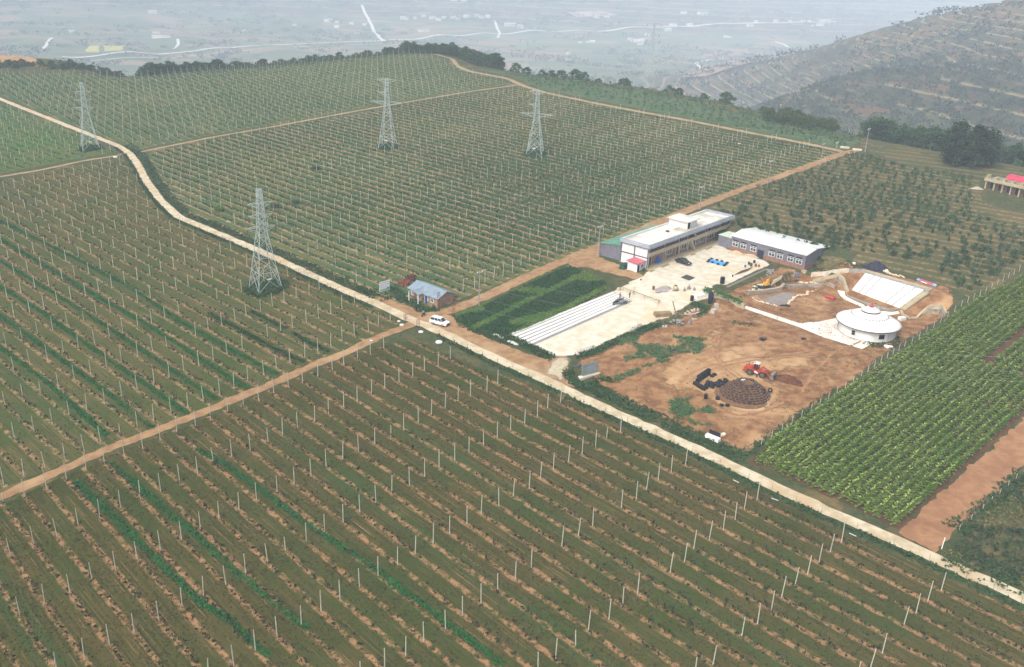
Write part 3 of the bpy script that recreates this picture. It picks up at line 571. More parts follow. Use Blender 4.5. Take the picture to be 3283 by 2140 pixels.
# vegetable plot beside the dirt road
VEG=GP([(1490,1000),(1600,958),(1700,908),(1790,868),(1830,862),(1900,885),(1938,905),(1942,932),(1900,955),(1845,988),(1735,1034),(1632,1078),(1600,1088),(1550,1070),(1475,1038),(1450,1015)])
sheet('vegetable_plot',VEG,mat('plot_soil','4a4a2a','5e5836',.6,.95,bump=.5,c3='6b6340',space='World'),.07,2.0,rag=.3,edge=.8,kind='structure')
x,y=scatter(VEG,30000); l=x*V[0]+y*V[1]; s=x*U[0]+y*U[1]; ph=np.abs(((l+.25*np.sin(s*.3)+.1*np.sin(s*1.1))/1.9)%1-.5)
k=(ph<.4+.12*vnoise(x,y,.5))&(RNG.random(len(x))<.35+.9*vnoise(s,l*2,.35)*vnoise(l,s,.12)); x,y,l,s=x[k],y[k],l[k],s[k]; z=T(x,y)
tall=.4+.6*(np.sin(np.floor(l/3.8)*12.9+.4*s*.2)*.5+.5); h=tall*RNG.uniform(.5,1.1,len(x)); ylw=(np.sin(np.floor(l/1.9)*7.7)>.8)|(vnoise(x,y,.3)>.85)
for sel,nm,mm,lab in ((~ylw,'vegetable_rows',leafmat('veg_leaf','1c3818','36582c','2a4a26'),'dark green leafy vegetable rows beside the gravel yard'),(ylw,'vegetable_rows_pale',leafmat('veg_leaf_pale','4b6a2c','6d8440','47702f'),'paler yellowish vegetable rows beside the gravel yard')):
    v,f=leaves(np.c_[x[sel],y[sel],z[sel]+h[sel]*.5],4,np.c_[.28+0*h[sel],.28+0*h[sel],h[sel]*.5],.22); stuff(nm,v,f,mm,lab,'vegetables')
# ---------------------------------------------------------------- tobacco field
TOB=GP([(2400,1482),(2455,1432),(2600,1330),(2760,1224),(2900,1122),(3060,1012),(3160,948),(3300,862),(3600,690),(3700,960),(3283,1325),(3168,1440),(3010,1578),(2878,1698),(2700,1612),(2550,1545)])
sheet('tobacco_field',TOB,mat('tobacco_soil','4a3020','5c3e2a',.8,.95,bump=.6,c3='5a4a30',space='World'),.07,2.5,rag=.3,edge=1.0,kind='structure')
P0=GP([(2455,1432),(3283,865)]); dT=np.array(P0[1])-np.array(P0[0]); dT/=np.hypot(*dT); nT=np.array([dT[1],-dT[0]])
q=np.array(TOB)-P0[0]; uu,vv_=q@dT,q@nT; RW=1.5
tx=[];ty=[];tr=[]
for j in range(int(vv_.max()/RW)+2):
    a=np.arange(uu.min(),uu.max(),.5); a=a+RNG.uniform(-.12,.12,len(a)); b=j*RW+.5+RNG.normal(size=len(a))*.08
    tx.append(P0[0][0]+a*dT[0]+b*nT[0]); ty.append(P0[0][1]+a*dT[1]+b*nT[1]); tr.append(np.full(len(a),j))
tx,ty,tr=map(np.concatenate,(tx,ty,tr)); k=(poly_sd(tx,ty,np.array(TOB))<-.4)&(tx<ty*.66+12); tx,ty,tr=tx[k],ty[k],tr[k]
u_=(tx-P0[0][0])*dT[0]+(ty-P0[0][1])*dT[1]
gap=((u_>56)&((tr%5)==4)&(tr>5)) | ((u_>34)&(u_<70)&(tr>18)&((tr%5)>1)) ; gap2=(RNG.random(len(tx))<.04)
k=~gap&~gap2&~((u_>30)&(RNG.random(len(tx))<.12)); tx,ty=tx[k],ty[k]; tz=T(tx,ty)
print('tobacco',len(tx))
def tobacco_mesh(seed):
    r=np.random.default_rng(seed); V=[];Fc=[]
    for k in range(13):
        a=k*2.4+r.uniform(-.3,.3); t=k/12; z=.18+t*.82; ln=(.56-.24*t)*r.uniform(.85,1.15); wd=ln*.32; el=.15+.75*t
        ca,sa=math.cos(a),math.sin(a); mid=ln*.55
        def P(rr,w,zz): return (ca*rr-sa*w,sa*rr+ca*w,zz)
        o=len(V); V+=[P(.03,0,z),P(mid,wd,z+mid*el),P(mid,-wd,z+mid*el),P(ln,0,z+mid*el-.12*(1-t))]; Fc.append((o,o+2,o+3,o+1))
    return np.array(V),np.array(Fc)
L_TOB=leafmat('tobacco_leaf','26440c','8ca04a','50701f',.12)
TM=[tobacco_mesh(i) for i in range(6)]; TME=[]
for v,f in TM:
    me=fastmesh('tobacco_plant',v,f); me.materials.append(L_TOB); TME.append(me)
od=np.argsort(np.hypot(tx,ty)); od=od[np.isin(od,np.nonzero((tx<ty*.5+25))[0])] if False else od
for n,i in enumerate(od[:300]):
    o=put('tobacco_plant',TME[n%6],None,None,(tx[i],ty[i],tz[i]),RNG.uniform(0,6.28)); s=RNG.uniform(1.15,1.6); o.scale=(s,s,s*.95)
    tg(o,'broad leaved tobacco plant at the row ends beside the concrete road','plant','tobacco plants at the row ends')
V_=[];F_=[];o_=0
rest=od[300:]; rest=rest[np.abs(tx[rest])<ty[rest]*.66+12]
for n in range(6):
    id_=rest[n::6]; v,f=TM[n]; a=RNG.uniform(0,6.28,len(id_)); s=RNG.uniform(1.15,1.6,len(id_)); c,sn=np.cos(a)*s,np.sin(a)*s
    X=v[None,:,0]*c[:,None]-v[None,:,1]*sn[:,None]+tx[id_][:,None]; Y=v[None,:,0]*sn[:,None]+v[None,:,1]*c[:,None]+ty[id_][:,None]; Zz=v[None,:,2]*s[:,None]+tz[id_][:,None]
    V_.append(np.stack([X,Y,Zz],-1).reshape(-1,3)); F_.append((f[None]+np.arange(len(id_))[:,None,None]*len(v)).reshape(-1,4)+o_); o_+=len(id_)*len(v)
stuff('tobacco_rows',np.concatenate(V_),np.concatenate(F_),L_TOB,'dense tobacco rows running up the slope beside the fence','tobacco')
# ---------------------------------------------------------------- bush orchard (right)
poly,org,ang,W,L=FIELDS['F7']; x,y=rows('F7',1.9,.12,lambda x,y:.55+.5*vnoise(x,y,.09)); 
k=np.ones(len(x),bool)
for q in (GP([(2680,800),(2600,900),(2780,900),(2960,905),(3080,960),(3000,850)]),GP([(3120,575),(3110,690),(3320,760),(3320,600)])): k&=~inside(x,y,np.array(q))
x,y=x[k],y[k]; z=T(x,y)
def bush(seed,n,sp,sz,top=1.0):
    r=np.random.default_rng(seed); cs=r.normal(size=(7,3))*np.array([.45,.45,.35])*sp; cs[:,2]+=sp*1.1*top
    return leaves(cs,n,(sp*.55,)*3,sz,rng=r)
BM=[]
L_BUSH=leafmat('orchard_bush_leaf','24401f','405c34','2e4a28')
for i in range(5):
    v,f=bush(100+i,16,.85,.24); tk=MB().bar((0,0,-.1),(0,0,1.0),.07,5); tv=np.array(tk.v); 
    me=fastmesh('apple_bush',np.concatenate([v,np.array([tk.v[a] for q in tk.f[:5] for a in q])]),np.concatenate([f,np.arange(20).reshape(5,4)+len(v)])); me.materials.append(L_BUSH); BM.append((me,v,f))
od=np.argsort(np.hypot(x,y)); print('bushes',len(x))
for n,i in enumerate(od[:300]):
    o=put('apple_bush',BM[n%5][0],None,None,(x[i],y[i],z[i]),RNG.uniform(0,6.28)); s=RNG.uniform(.6,1.15); o.scale=(s,s,s*RNG.uniform(.9,1.25)); tg(o,'round green apple bush in the orchard behind the white roofed warehouse','bush','apple bushes behind the warehouse')
r_=od[300:]; 
if len(r_):
    h=RNG.uniform(.7,1.2,len(r_)); v,f=leaves(np.c_[x[r_],y[r_],z[r_]+h*1.1],60,np.c_[h*.85,h*.85,h*1.0],.25); stuff('apple_bushes_far',v,f,L_BUSH,'apple bushes in the upper rows towards the big dark trees','bushes')
x,y=scatter(GP([(3020,1785),(3080,1720),(3283,1525),(3500,1330),(3700,1700),(3600,2000),(3283,1890)]),2500); k=(vnoise(x,y,.3)<=.5); x,y=x[k],y[k]
v,f=leaves(np.c_[x,y,T(x,y)+.2],5,np.c_[.4+0*x,.4+0*x,.2+0*x],.22); stuff('dry_grass_patches',v,f,L_DRY,'dry brown grass patches in the rough plot by the red path','grass')
# ---------------------------------------------------------------- buildings
M_WHITE=mat('white_render','e9e8e4','dcdad4',.5,.8); M_ROOFW=mat('white_roof','dddcd8','cfcbc0',.25,.8,c3='b8b0a0'); M_GREYM=mat('grey_metal_fascia','9ea4ac','8f959d',.6,.5,spec=.5)
M_CREAM=mat('cream_concrete','b8ab90','a5987e',.8,.9); M_BRICK=mat('brown_brick','8c6c5a','9c7c68',2.5,.9); M_PLAS=mat('pale_plaster','d8cdbc','c6b9a6',.7,.9)
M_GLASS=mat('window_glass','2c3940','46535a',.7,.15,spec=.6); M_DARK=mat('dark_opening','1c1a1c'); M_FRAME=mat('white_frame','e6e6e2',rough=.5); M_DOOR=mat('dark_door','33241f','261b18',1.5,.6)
M_GBRICK=mat('grey_brick','77757e','69676f',1.6,.9); M_RBRICK=mat('worn_red_brick','9a7060','83604f',1.2,.9,c3='77706c'); M_GREEN=mat('green_roof','5f8f78','527f6a',.4,.7)
M_CONCG=mat('grey_concrete','a09d98','8c8983',.8,.9)
class Fr:
    """local frame of a level building: origin, heading of +x"""
    def __init__(s,o,ang): s.o=np.array(o,float); s.a=ang; s.c,s.s=math.cos(ang),math.sin(ang)
    def w(s,x,y,z): return (s.o[0]+x*s.c-y*s.s,s.o[1]+x*s.s+y*s.c,s.o[2]+z)
    def sx(s,y,z,px,lo=-20,hi=80):
        for _ in range(40):
            m=(lo+hi)/2
            if proj(s.w(m,y,z))[0]<px: lo=m
            else: hi=m
        return lo
    def sxr(s,y,z,px): return s.sx(y,z,px)
def window(parent,x0,x1,z0,z1,y,mull=2,d=.09,band=None):
    """window in a wall facing -y at depth y: frame > pane"""
    f=MB(); t=.09
    f.box(x0,x1,y-d,y+.02,z0,z0+t).box(x0,x1,y-d,y+.02,z1-t,z1).box(x0,x0+t,y-d,y+.02,z0+t,z1-t).box(x1-t,x1,y-d,y+.02,z0+t,z1-t)
    for i in range(1,mull): xm=x0+(x1-x0)*i/mull; f.box(xm-.04,xm+.04,y-d,y+.02,z0+t,z1-t)
    if band: f.box(x0+t,x1-t,y-d+.01,y+.02,z0+(z1-z0)*band-.05,z0+(z1-z0)*band+.05)
    w=f.build('window',M_FRAME,parent)
    for i in range(mull):
        a=x0+t+(x1-x0-2*t)*i/mull; b=x0+t+(x1-x0-2*t)*(i+1)/mull
        MB().box(a,b,y-.02,y+.015,z0+t,z1-t).build('pane',M_GLASS,w)
    return w
def door(parent,x0,x1,z0,z1,y,m=None):
    d=MB().box(x0,x1,y-.08,y+.02,z0,z1).build('door',m or M_DOOR,parent)
    MB().box(x1-.16,x1-.08,y-.13,y-.08,z0+(z1-z0)*.45,z0+(z1-z0)*.5).build('handle',M_FRAME,d)
    t=MB().box(x0-.09,x0,y-.1,y+.02,z0,z1).box(x1,x1+.09,y-.1,y+.02,z0,z1).box(x0-.09,x1+.09,y-.1,y+.02,z1,z1+.09).build('door_frame',M_FRAME,d)
    return d
# two-storey office block
A=G(*z1(890,1030)); B_=G(*z1(1930,612)); ang=math.atan2(B_[1]-A[1],B_[0]-A[0]); A[2]=Z1+.1
FB=Fr(A,ang); BL=FB.sx(0,5.6,z1(2140,262)[0]); print('office length',BL)
ob=thing('office_block','long white two-storey office block with open galleries and flat roof','building',A,ang)
D=8.6
MB().box(-.2,BL+.2,-1.2,D,-2.5,.12).build('plinth',M_CREAM,ob)
MB().box(.25,BL-.25,1.55,1.8,.12,3.2).build('ground_wall',M_BRICK,ob); MB().box(.25,BL-.25,1.55,1.8,3.5,5.6).build('upper_wall',M_BRICK,ob)
MB().box(.25,BL-.25,D-.25,D,.12,5.6).build('rear_wall',M_PLAS,ob)
# end wall with grey frame round four white panels
ew=MB().box(0,.22,0,D,.12,5.6).build('end_wall',M_WHITE,ob)
fm=MB()
for y0,y1 in ((-.02,.32),(D/2-.16,D/2+.16),(D-.3,D+.02)): fm.box(-.07,0,y0,y1,-1.2,5.6)
for z0 in (2.75,5.3): fm.box(-.06,0,.32,D/2-.16,z0,z0+.3).box(-.06,0,D/2+.16,D-.3,z0,z0+.3)
fm.box(-.06,0,.32,D/2-.16,-1.2,.1).box(-.06,0,D/2+.16,D-.3,-1.2,.1)
fm.build('end_frame',mat('dark_grey_frame','55555c','4a4a50',1,.7),ob)
MB().box(BL-.22,BL,0,D,.12,5.6).build('end_wall',M_WHITE,ob)
MB().box(.25,BL-.25,0.02,1.53,3.22,3.45).build('gallery_floor',M_CREAM,ob)
MB().box(.23,BL-.23,-.14,.0,3.2,4.28).build('gallery_parapet',M_CREAM,ob)
MB().box(-.3,BL+.3,-.3,D+.2,5.62,5.85).build('roof_slab',M_ROOFW,ob)
MB().box(-.05,BL+.05,.0,D-.1,5.852,5.93).build('roof_screed',mat('roof_screed','dedcd5','ccc6b8',.35,.8,c3='a89e8a'),ob)
fs=MB().prism([(-.32,5.45),(-.62,5.62),(-.32,6.62),(-.1,6.62),(-.1,5.86),(-.3,5.86),(-.3,5.45)],'x',-.6,BL+.6).build('front_fascia',M_GREYM,ob)
MB().prism([(-.32,5.47),(-.6,5.64),(-.32,6.6),(-.12,6.6),(-.12,5.87)],'y',-.1,D+.2).build('end_fascia',M_GREYM,ob)
MB().prism([(BL+.32,5.47),(BL+.6,5.64),(BL+.32,6.6),(BL+.12,6.6),(BL+.12,5.87)],'y',-.1,D+.2).build('end_fascia',M_GREYM,ob)
MB().box(-.1,BL+.1,D-.05,D+.18,5.87,6.5).build('rear_parapet',M_WHITE,ob)
hx0=FB.sx(1.6,6.2,z1(1512,440)[0]); 
sh=MB().box(hx0,hx0+5.0,2.3,D-.3,5.94,8.0).build('stair_house',M_WHITE,ob); MB().box(hx0-.7,hx0+5.6,1.6,D,8.0,8.16).build('canopy',M_ROOFW,sh); MB().box(hx0+.15,hx0+1.25,2.2,2.3,5.95,7.8).build('door',M_DARK,sh)
MB().box(hx0-3.6,hx0-.02,4.4,4.7,5.94,6.3).build('roof_kerb',M_WHITE,ob)
UZ=lambda zx:FB.sx(1.5,4.7,z1(zx,0)[0]); LZ=lambda zx:FB.sx(1.5,1.5,z1(zx,0)[0])
for a,b in ((975,1040),(1050,1115),(1198,1262),(1270,1330),(1408,1465),(1622,1675),(1690,1742),(1818,1880),(1898,1960),(1985,2030)): window(ob,UZ(a),UZ(b),4.25,5.35,1.55)
for a in (905,1372,1588,1752,1795,2042): door(ob,UZ(a),UZ(a)+.95,3.5,5.45,1.55)
for a,b in ((1190,1255),(1390,1470),(1600,1650),(1668,1722),(1800,1860),(1880,1938),(1970,2010)): window(ob,LZ(a),LZ(b),.9,2.6,1.55)
for a in (920,1140,1318,1565,2020): door(ob,LZ(a),LZ(a)+1.0,.12,2.4,1.55)
sx_=LZ(1530); MB().prism([(sx_-2.0,3.3),(sx_-1.6,3.3),(sx_+.6,.2),(sx_+.2,.12)],'y',.2,1.4).build('stair',M_PLAS,ob); MB().prism([(sx_-1.4,5.6),(sx_-1.0,5.6),(sx_+1.0,3.6),(sx_+.6,3.5)],'y',.2,1.4).build('stair',M_PLAS,ob)
for zx in (1155,1362,1490,1755,1965): 
    xx=LZ(zx); MB().box(xx-.1,xx+.1,1.38,1.54,.12,3.2).build('pilaster',M_FRAME,ob); xx=UZ(zx); MB().box(xx-.1,xx+.1,1.38,1.54,3.5,5.6).build('pilaster',M_FRAME,ob)
rm=MB().torus((0,0,.25),.42,.14,12,6); p=FB.w(FB.sx(4.5,5.95,z1(1190,440)[0]),4.5,5.93); tg(rm.build('cable_coil',mat('coil_rust','4a2a24','5c3a30',3,.8),None,p),'dark brown cable coil lying on the white office roof','coil')
# lean-to with green roof behind the office
an=thing('rear_annex','low grey brick annex with green sheet roof against the office rear','building',A,ang)
x1a=26.0
MB().prism([(D+.25,-3),(D+7.0,-3),(D+7.0,3.3),(D+.25,4.2)],'x',.3,.65).build('end_wall',M_GBRICK,an)
MB().box(.65,x1a,D+6.65,D+7.0,-3,3.2).build('rear_wall',M_GBRICK,an)
MB().prism([(D+.2,4.25),(D+7.3,3.35),(D+7.3,3.47),(D+.2,4.37)],'x',.1,x1a).build('roof',M_GREEN,an)
# guard hut by the office corner
hp=G(*z1(735,1072)); hw=thing('guard_hut','tiny white guard hut with pink red roof at the office corner','hut',hp,ang)
MB().box(.0,3.4,.0,2.9,-.4,2.25).build('wall',M_WHITE,hw); 
MB().prism([(-.35,2.22),(3.25,2.5),(3.25,2.66),(-.35,2.38)],'x',-.35,3.7).build('roof',mat('pink_red_roof','c06470','b05560',.7,.6),hw)
dd_=MB().box(.25,1.05,-.06,.02,.05,1.85).build('door',M_DARK,hw); window(hw,1.6,2.9,.8,1.8,0)
bk=MB().torus((0,0,.32),.28,.04,12,5,'y').torus((.95,0,.32),.28,.04,12,5,'y').bar((0,0,.32),(.35,0,.75),.03).bar((.35,0,.75),(.95,0,.32),.03).bar((.3,0,.85),(.5,0,.4),.03).bar((.75,-.2,.95),(.75,.2,.95),.03).bar((.95,0,.32),(.75,0,.95),.03)
tg(bk.build('bicycle',mat('black_paint','1b1b1e',rough=.5),None,G(*z1(830,1045)),ang),'dark bicycle parked beside the guard hut','bicycle')
gb=G(*z1(555,1010)); tg(MB().frus(-1.4,1.6,-.9,.9,-.2,1.3,.25,.2).build('covered_tank',mat('dark_green_tarp','1f4a3c','173a30',.8,.7),None,gb,ang,bevel=.15),'dark green tarpaulin covered tank beside the guard hut','tank')
# warehouse
wl,wr,wb=G(*z2(390,525)),G(*z2(1437,828)),G(*z2(1745,645)); wl[2]=Z1; wa=math.atan2(wr[1]-wl[1],wr[0]-wl[0]); FW=Fr((wl[0],wl[1],Z1),wa)
WL=FW.sx(0,4.0,z2(1448,0)[0]); WD=min((abs(proj(FW.w(WL,y_,4.05))[0]-z2(1775,0)[0]),y_) for y_ in np.linspace(8,18,101))[1]; print('warehouse',WD,WL,math.degrees(wa))
wh=thing('warehouse','long grey brick warehouse with shallow white metal roof','building',(wl[0],wl[1],Z1),wa)
HE=4.05; HR=4.9
MB().box(0,WL,0,.3,1.2,HE).build('front_wall',M_GBRICK,wh); MB().box(0,WL,-.02,.3,-1.6,1.2).build('front_base',M_RBRICK,wh)
MB().prism([(.3,1.3),(WD-.3,1.3),(WD-.3,HE),(WD*.42,HR-.1),(.3,HE)],'x',WL-.3,WL).build('end_wall',M_GBRICK,wh); MB().box(WL-.3,WL+.015,.3,WD-.3,-1.6,1.3).build('end_base',M_RBRICK,wh)
MB().prism([(.3,-1.5),(WD-.3,-1.5),(WD-.3,HE),(WD*.42,HR-.1),(.3,HE)],'x',0,.3).build('end_wall',M_GBRICK,wh); MB().box(0,WL,WD-.3,WD,-1.6,HE).build('rear_wall',M_GBRICK,wh)
M_RW=mat('white_metal_roof','dcdddc','cfd0cd',.3,.5,spec=.4,c3='c2beb4')
MB().prism([(-.25,HE-.02),(WD*.42,HR),(WD*.42,HR+.12),(-.25,HE+.1)],'x',-.25,WL+.25).build('roof_slope',M_RW,wh)
MB().prism([(WD*.42+.002,HR),(WD+.25,HE+.02),(WD+.25,HE+.14),(WD*.42+.002,HR+.12)],'x',-.25,WL+.25).build('roof_slope',M_RW,wh)
for k_ in range(1,int(WL)): MB().bar((k_,-.24,HE+.12),(k_,WD*.42,HR+.14),.03,4).bar((k_,WD*.42,HR+.14),(k_,WD+.24,HE+.16),.03,4).build('roof_seam',M_RW,wh)
MB().box(-.25,WL+.25,WD*.42-.1,WD*.42+.1,HR+.125,HR+.2).build('ridge_cap',mat('ridge_grey','b5b5b2',rough=.5),wh)
WX=lambda zx:FW.sx(0,2.5,z2(zx,0)[0])
for a,b in ((430,508),(540,618),(678,757),(932,1014),(1045,1127),(1192,1274),(1308,1392)):
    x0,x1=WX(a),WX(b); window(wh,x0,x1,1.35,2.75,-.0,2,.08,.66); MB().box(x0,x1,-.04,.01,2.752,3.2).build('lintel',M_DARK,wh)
x0,x1=WX(778),WX(868); MB().box(x0,x1,-.05,.02,-.1,2.3).build('doorway',mat('navy_door','20222c','2a2c38',1,.6),wh)
MB().box(x0-.15,x1+.15,-1.8,-.05,-.6,-.02).build('door_step',M_CONCG,wh)
MB().box(WL-.2,WL+1.0,-.9,.0,-1.2,.25).build('corner_steps',M_CREAM,wh)
# low link between office and warehouse
lk=thing('link_shed','small flat roofed grey shed linking office and warehouse','shed',(wl[0],wl[1],Z1),wa)
MB().box(-4.4,-.05,.4,.7,-.6,3.2).build('front_wall',M_GBRICK,lk); MB().box(-4.4,-4.1,.7,5.5,-.6,3.2).build('side_wall',M_GBRICK,lk); MB().box(-4.5,-.27,.3,5.6,3.2,3.36).build('roof',mat('pale_green_roof','c2cdbb','b4c0ac',.5,.7),lk)
# blue-roofed brick house at the crossroads
h0,h1,h2=G(*z5(985,672)),G(*z5(1510,882)),G(*z5(1800,748)); ha=math.atan2(h1[1]-h0[1],h1[0]-h0[0]); hl=float(np.hypot(*(h1-h0)[:2])); hd=float(np.hypot(*(h2-h1)[:2])); hz_=min(h0[2],h1[2])
bh=thing('brick_house','small brick house with grey blue tin roof and porch at the crossroads','house',(h0[0],h0[1],hz_),ha); M_TAN=mat('tan_brick','a88b70','96785f',1.8,.9,c3='b59d80'); M_BLUE=mat('blue_tin_roof','8494a0','75858f',.6,.45,spec=.5)
WH=2.6
MB().box(0,hl,0,.24,-1.2,WH).build('front_wall',M_TAN,bh); MB().box(0,hl,hd-.24,hd,-1.2,WH).build('rear_wall',M_TAN,bh)
for xx in (0,hl-.24): MB().prism([(.24,-1.2),(hd-.24,-1.2),(hd-.24,WH),(hd/2,WH+.95),(.24,WH)],'x',xx,xx+.24).build('gable_wall',M_TAN,bh)
MB().box(-.03,hl+.03,-.04,hd+.04,-1.25,-.0).build('base_course',mat('pale_base','b5a48c','a39279',1,.9),bh)
rh,rz_=hd/2,WH+1.12
MB().prism([(-.55,WH-.25),(rh,rz_-.08),(rh,rz_),(-.55,WH-.17)],'x',-.5,hl+.5).build('roof_slope',M_BLUE,bh); MB().prism([(hd+.55,WH-.25),(rh+.002,rz_-.08),(rh+.002,rz_),(hd+.55,WH-.17)],'x',-.5,hl+.5).build('roof_slope',M_BLUE,bh)
MB().bar((-.5,rh,rz_+.02),(hl+.5,rh,rz_+.02),.09,6).build('ridge',M_BLUE,bh)
pc=hl*.33; pw=1.9; yo=-2.1
MB().add([(pc-pw,yo,WH-.15),(pc,yo,WH+.62),(pc,rh-.6,WH+.62),(pc-pw,.5,WH-.02),(pc-pw,yo,WH-.22),(pc,yo,WH+.55),(pc,rh-.6,WH+.55),(pc-pw,.5,WH-.1)],[(0,3,2,1),(4,5,6,7),(0,1,5,4),(0,4,7,3)]).add([(pc+pw,yo,WH-.15),(pc+.002,yo,WH+.62),(pc+.002,rh-.6,WH+.62),(pc+pw,.5,WH-.02),(pc+pw,yo,WH-.22),(pc+.002,yo,WH+.55),(pc+.002,rh-.6,WH+.55),(pc+pw,.5,WH-.1)],[(0,1,2,3),(4,7,6,5),(0,4,5,1),(0,3,7,4)]).build('porch_roof',M_BLUE,bh)
for xx in (pc-pw+.25,pc+pw-.25): MB().bar((xx,yo+.25,-.8),(xx,yo+.25,WH-.2),.13,10).build('column',M_FRAME,bh)
door(bh,pc+pw+.25,pc+pw+1.2,-.0,2.0,0,mat('blue_door','2f56a0','28488a',1,.5)); window(bh,.5,1.4,.8,1.9,0); window(bh,hl-2.6,hl-1.5,.8,1.9,0)
MB().box(hl-.002,hl+.05,1.2,hd-1.2,.5,1.7).build('bricked_window',mat('infill_brick','9a7d64','8a6c55',2,.9),bh)
# yurt
yc=G(2777,1067); yc[2]=Z2+.15
def fit_r(h,pxl):
    lo,hi=3,14
    for _ in range(40):
        m=(lo+hi)/2
        xs=[proj((yc[0]+m*math.cos(t),yc[1]+m*math.sin(t),yc[2]+h))[0] for t in np.linspace(0,6.28,90)]
        if max(xs)-min(xs)<pxl: lo=m
        else: hi=m
    return lo
RY=fit_r(2.7,(1672-765)*550/2380); print('yurt rim radius',RY)
yu=thing('yurt','large white round yurt with domed roof and red finial','yurt',yc)
M_YW=mat('yurt_white','e4e3df','d5d3cc',.4,.75); M_YB=mat('yurt_band','5b5c66',rough=.6)
MB().lathe([(RY-.7,-.8),(RY-.7,.12)],48).build('base_ring',mat('dark_plinth','5a5a5c','4c4c4e',1,.8),yu)
MB().lathe([(RY-.75,.1),(RY-.75,2.7)],48).build('wall',M_YW,yu,smooth=True)
MB().lathe([(RY-.76,2.6),(RY,2.62),(RY,2.72),(RY*.9,3.02),(RY*.75,3.62),(RY*.58,4.2),(RY*.42,4.68),(RY*.27,5.0)],48).build('roof',M_YW,yu,smooth=True)
MB().lathe([(RY-.02,2.45),(RY+.03,2.45),(RY+.03,2.66),(RY-.02,2.66)],48).build('eave_band',M_YB,yu)
cr=RY*.285; cp=MB().lathe([(cr,4.85),(cr+.08,5.15),(cr+.08,5.33)],32).build('crown_band',M_YB,yu); MB().lathe([(cr+.12,5.31),(cr+.12,5.39),(cr*.78,5.72),(cr*.38,5.98),(.0,6.08)],32).build('crown_cap',M_YW,yu,smooth=True)
MB().lathe([(.38,5.98),(.55,6.18),(.46,6.42),(.16,6.6),(.22,6.85),(.1,7.0),(.0,7.4)],16).build('finial',mat('finial_red','9a4a48','b05a55',2,.5),yu,smooth=True)
def motif(r,z,t,s,sl):
    v=[]; 
    for dx,dy in ((-.5,.2),(-.2,.35),(0,.1),(.2,.35),(.5,.2),(.12,-.1),(0,-.4),(-.12,-.1)):
        rr=r-dy*s; a=t+dx*s/r; v.append((rr*math.cos(a),rr*math.sin(a),z+dy*s*sl+.035))
    return v
mm=mat('motif_grey','55596a',rough=.7)
for i in range(36):
    b=MB(); b.add(motif(RY*.58,4.2,math.tau*i/36,.6,.42),[tuple(range(8))]); b.build('roof_motif',mm,yu)
for i in range(8):
    b=MB(); b.add(motif(cr*.62,5.84,math.tau*i/8,.42,.5),[tuple(range(8))]); b.build('crown_motif',mm,yu)
def on_wall(px):  # bearing of the wall facing the camera at picture column px
    best=None
    for t in np.linspace(0,math.tau,720):
        q=(yc[0]+(RY-.75)*math.cos(t),yc[1]+(RY-.75)*math.sin(t),yc[2]+1.4)
        if (q[0]-yc[0])*-yc[0]+(q[1]-yc[1])*-yc[1]<-8: continue
        e=abs(proj(q)[0]-px)
        if best is None or e<best[0]: best=(e,t)
    return best[1]
for i,(zx,wd,z0,z1_,) in enumerate(((1025,.95,.75,2.0),(1412,1.5,.75,2.0),(775,1.3,.1,2.3))):
    t=on_wall(z3(zx,0)[0]); r=RY-.73; w_=wd/2
    def Q(u,z,o=0): return ((r+o)*math.cos(t)-u*math.sin(t),(r+o)*math.sin(t)+u*math.cos(t),z)
    b=MB().add([Q(-w_,z0),Q(w_,z0),Q(w_,z1_),Q(-w_,z1_),Q(-w_,z0,.06),Q(w_,z0,.06),Q(w_,z1_,.06),Q(-w_,z1_,.06)],[(0,1,5,4),(1,2,6,5),(2,3,7,6),(3,0,4,7),(4,5,6,7)]).build('window' if i<2 else 'doorway',M_FRAME,yu)
    MB().add([Q(-w_+.08,z0+.08,.07),Q(w_-.08,z0+.08,.07),Q(w_-.08,z1_-.08,.07),Q(-w_+.08,z1_-.08,.07)],[(0,1,2,3)]).build('pane',M_DARK,b)
t=on_wall(z3(1505,0)[0]); q=((RY-.68)*math.cos(t),(RY-.68)*math.sin(t)); MB().bar((*q,0),(*q,2.6),.07,8).build('downpipe',mat('pipe_grey','a9abad',rough=.5),yu)
# scaffold frames standing beside the yurt
def scaffold(p,rz,w,h,label):
    t=thing('scaffold_frame',label,'scaffold',p,rz,None); ms=mat('pink_primer','a87a78','946866',2,.6)
    for xx in (0,w):
        for yy in (0,.9): MB().bar((xx,yy,0),(xx,yy,h),.03,5).build('post',ms,t)
    for yy in (0,.9):
        for zz in (h*.5,h): MB().bar((0,yy,zz),(w,yy,zz),.025,5).build('rail',ms,t)
        MB().bar((0,yy,.1),(w,yy,h*.5),.02,5).build('brace',ms,t)
    for xx in (0,w): MB().bar((xx,0,h*.5),(xx,.9,h*.5),.025,5).build('rail',ms,t)
scaffold(G(*z3(520,1000)),-.75,2.6,2.0,'pale red tube scaffold left of the yurt door on the paving'); scaffold(G(*z3(620,920)),-.7,2.2,2.2,'pale red tube scaffold against the yurt doorway'); scaffold(G(*z3(850,1080)),-.72,2.6,1.7,'low pale red scaffold under the small yurt window')
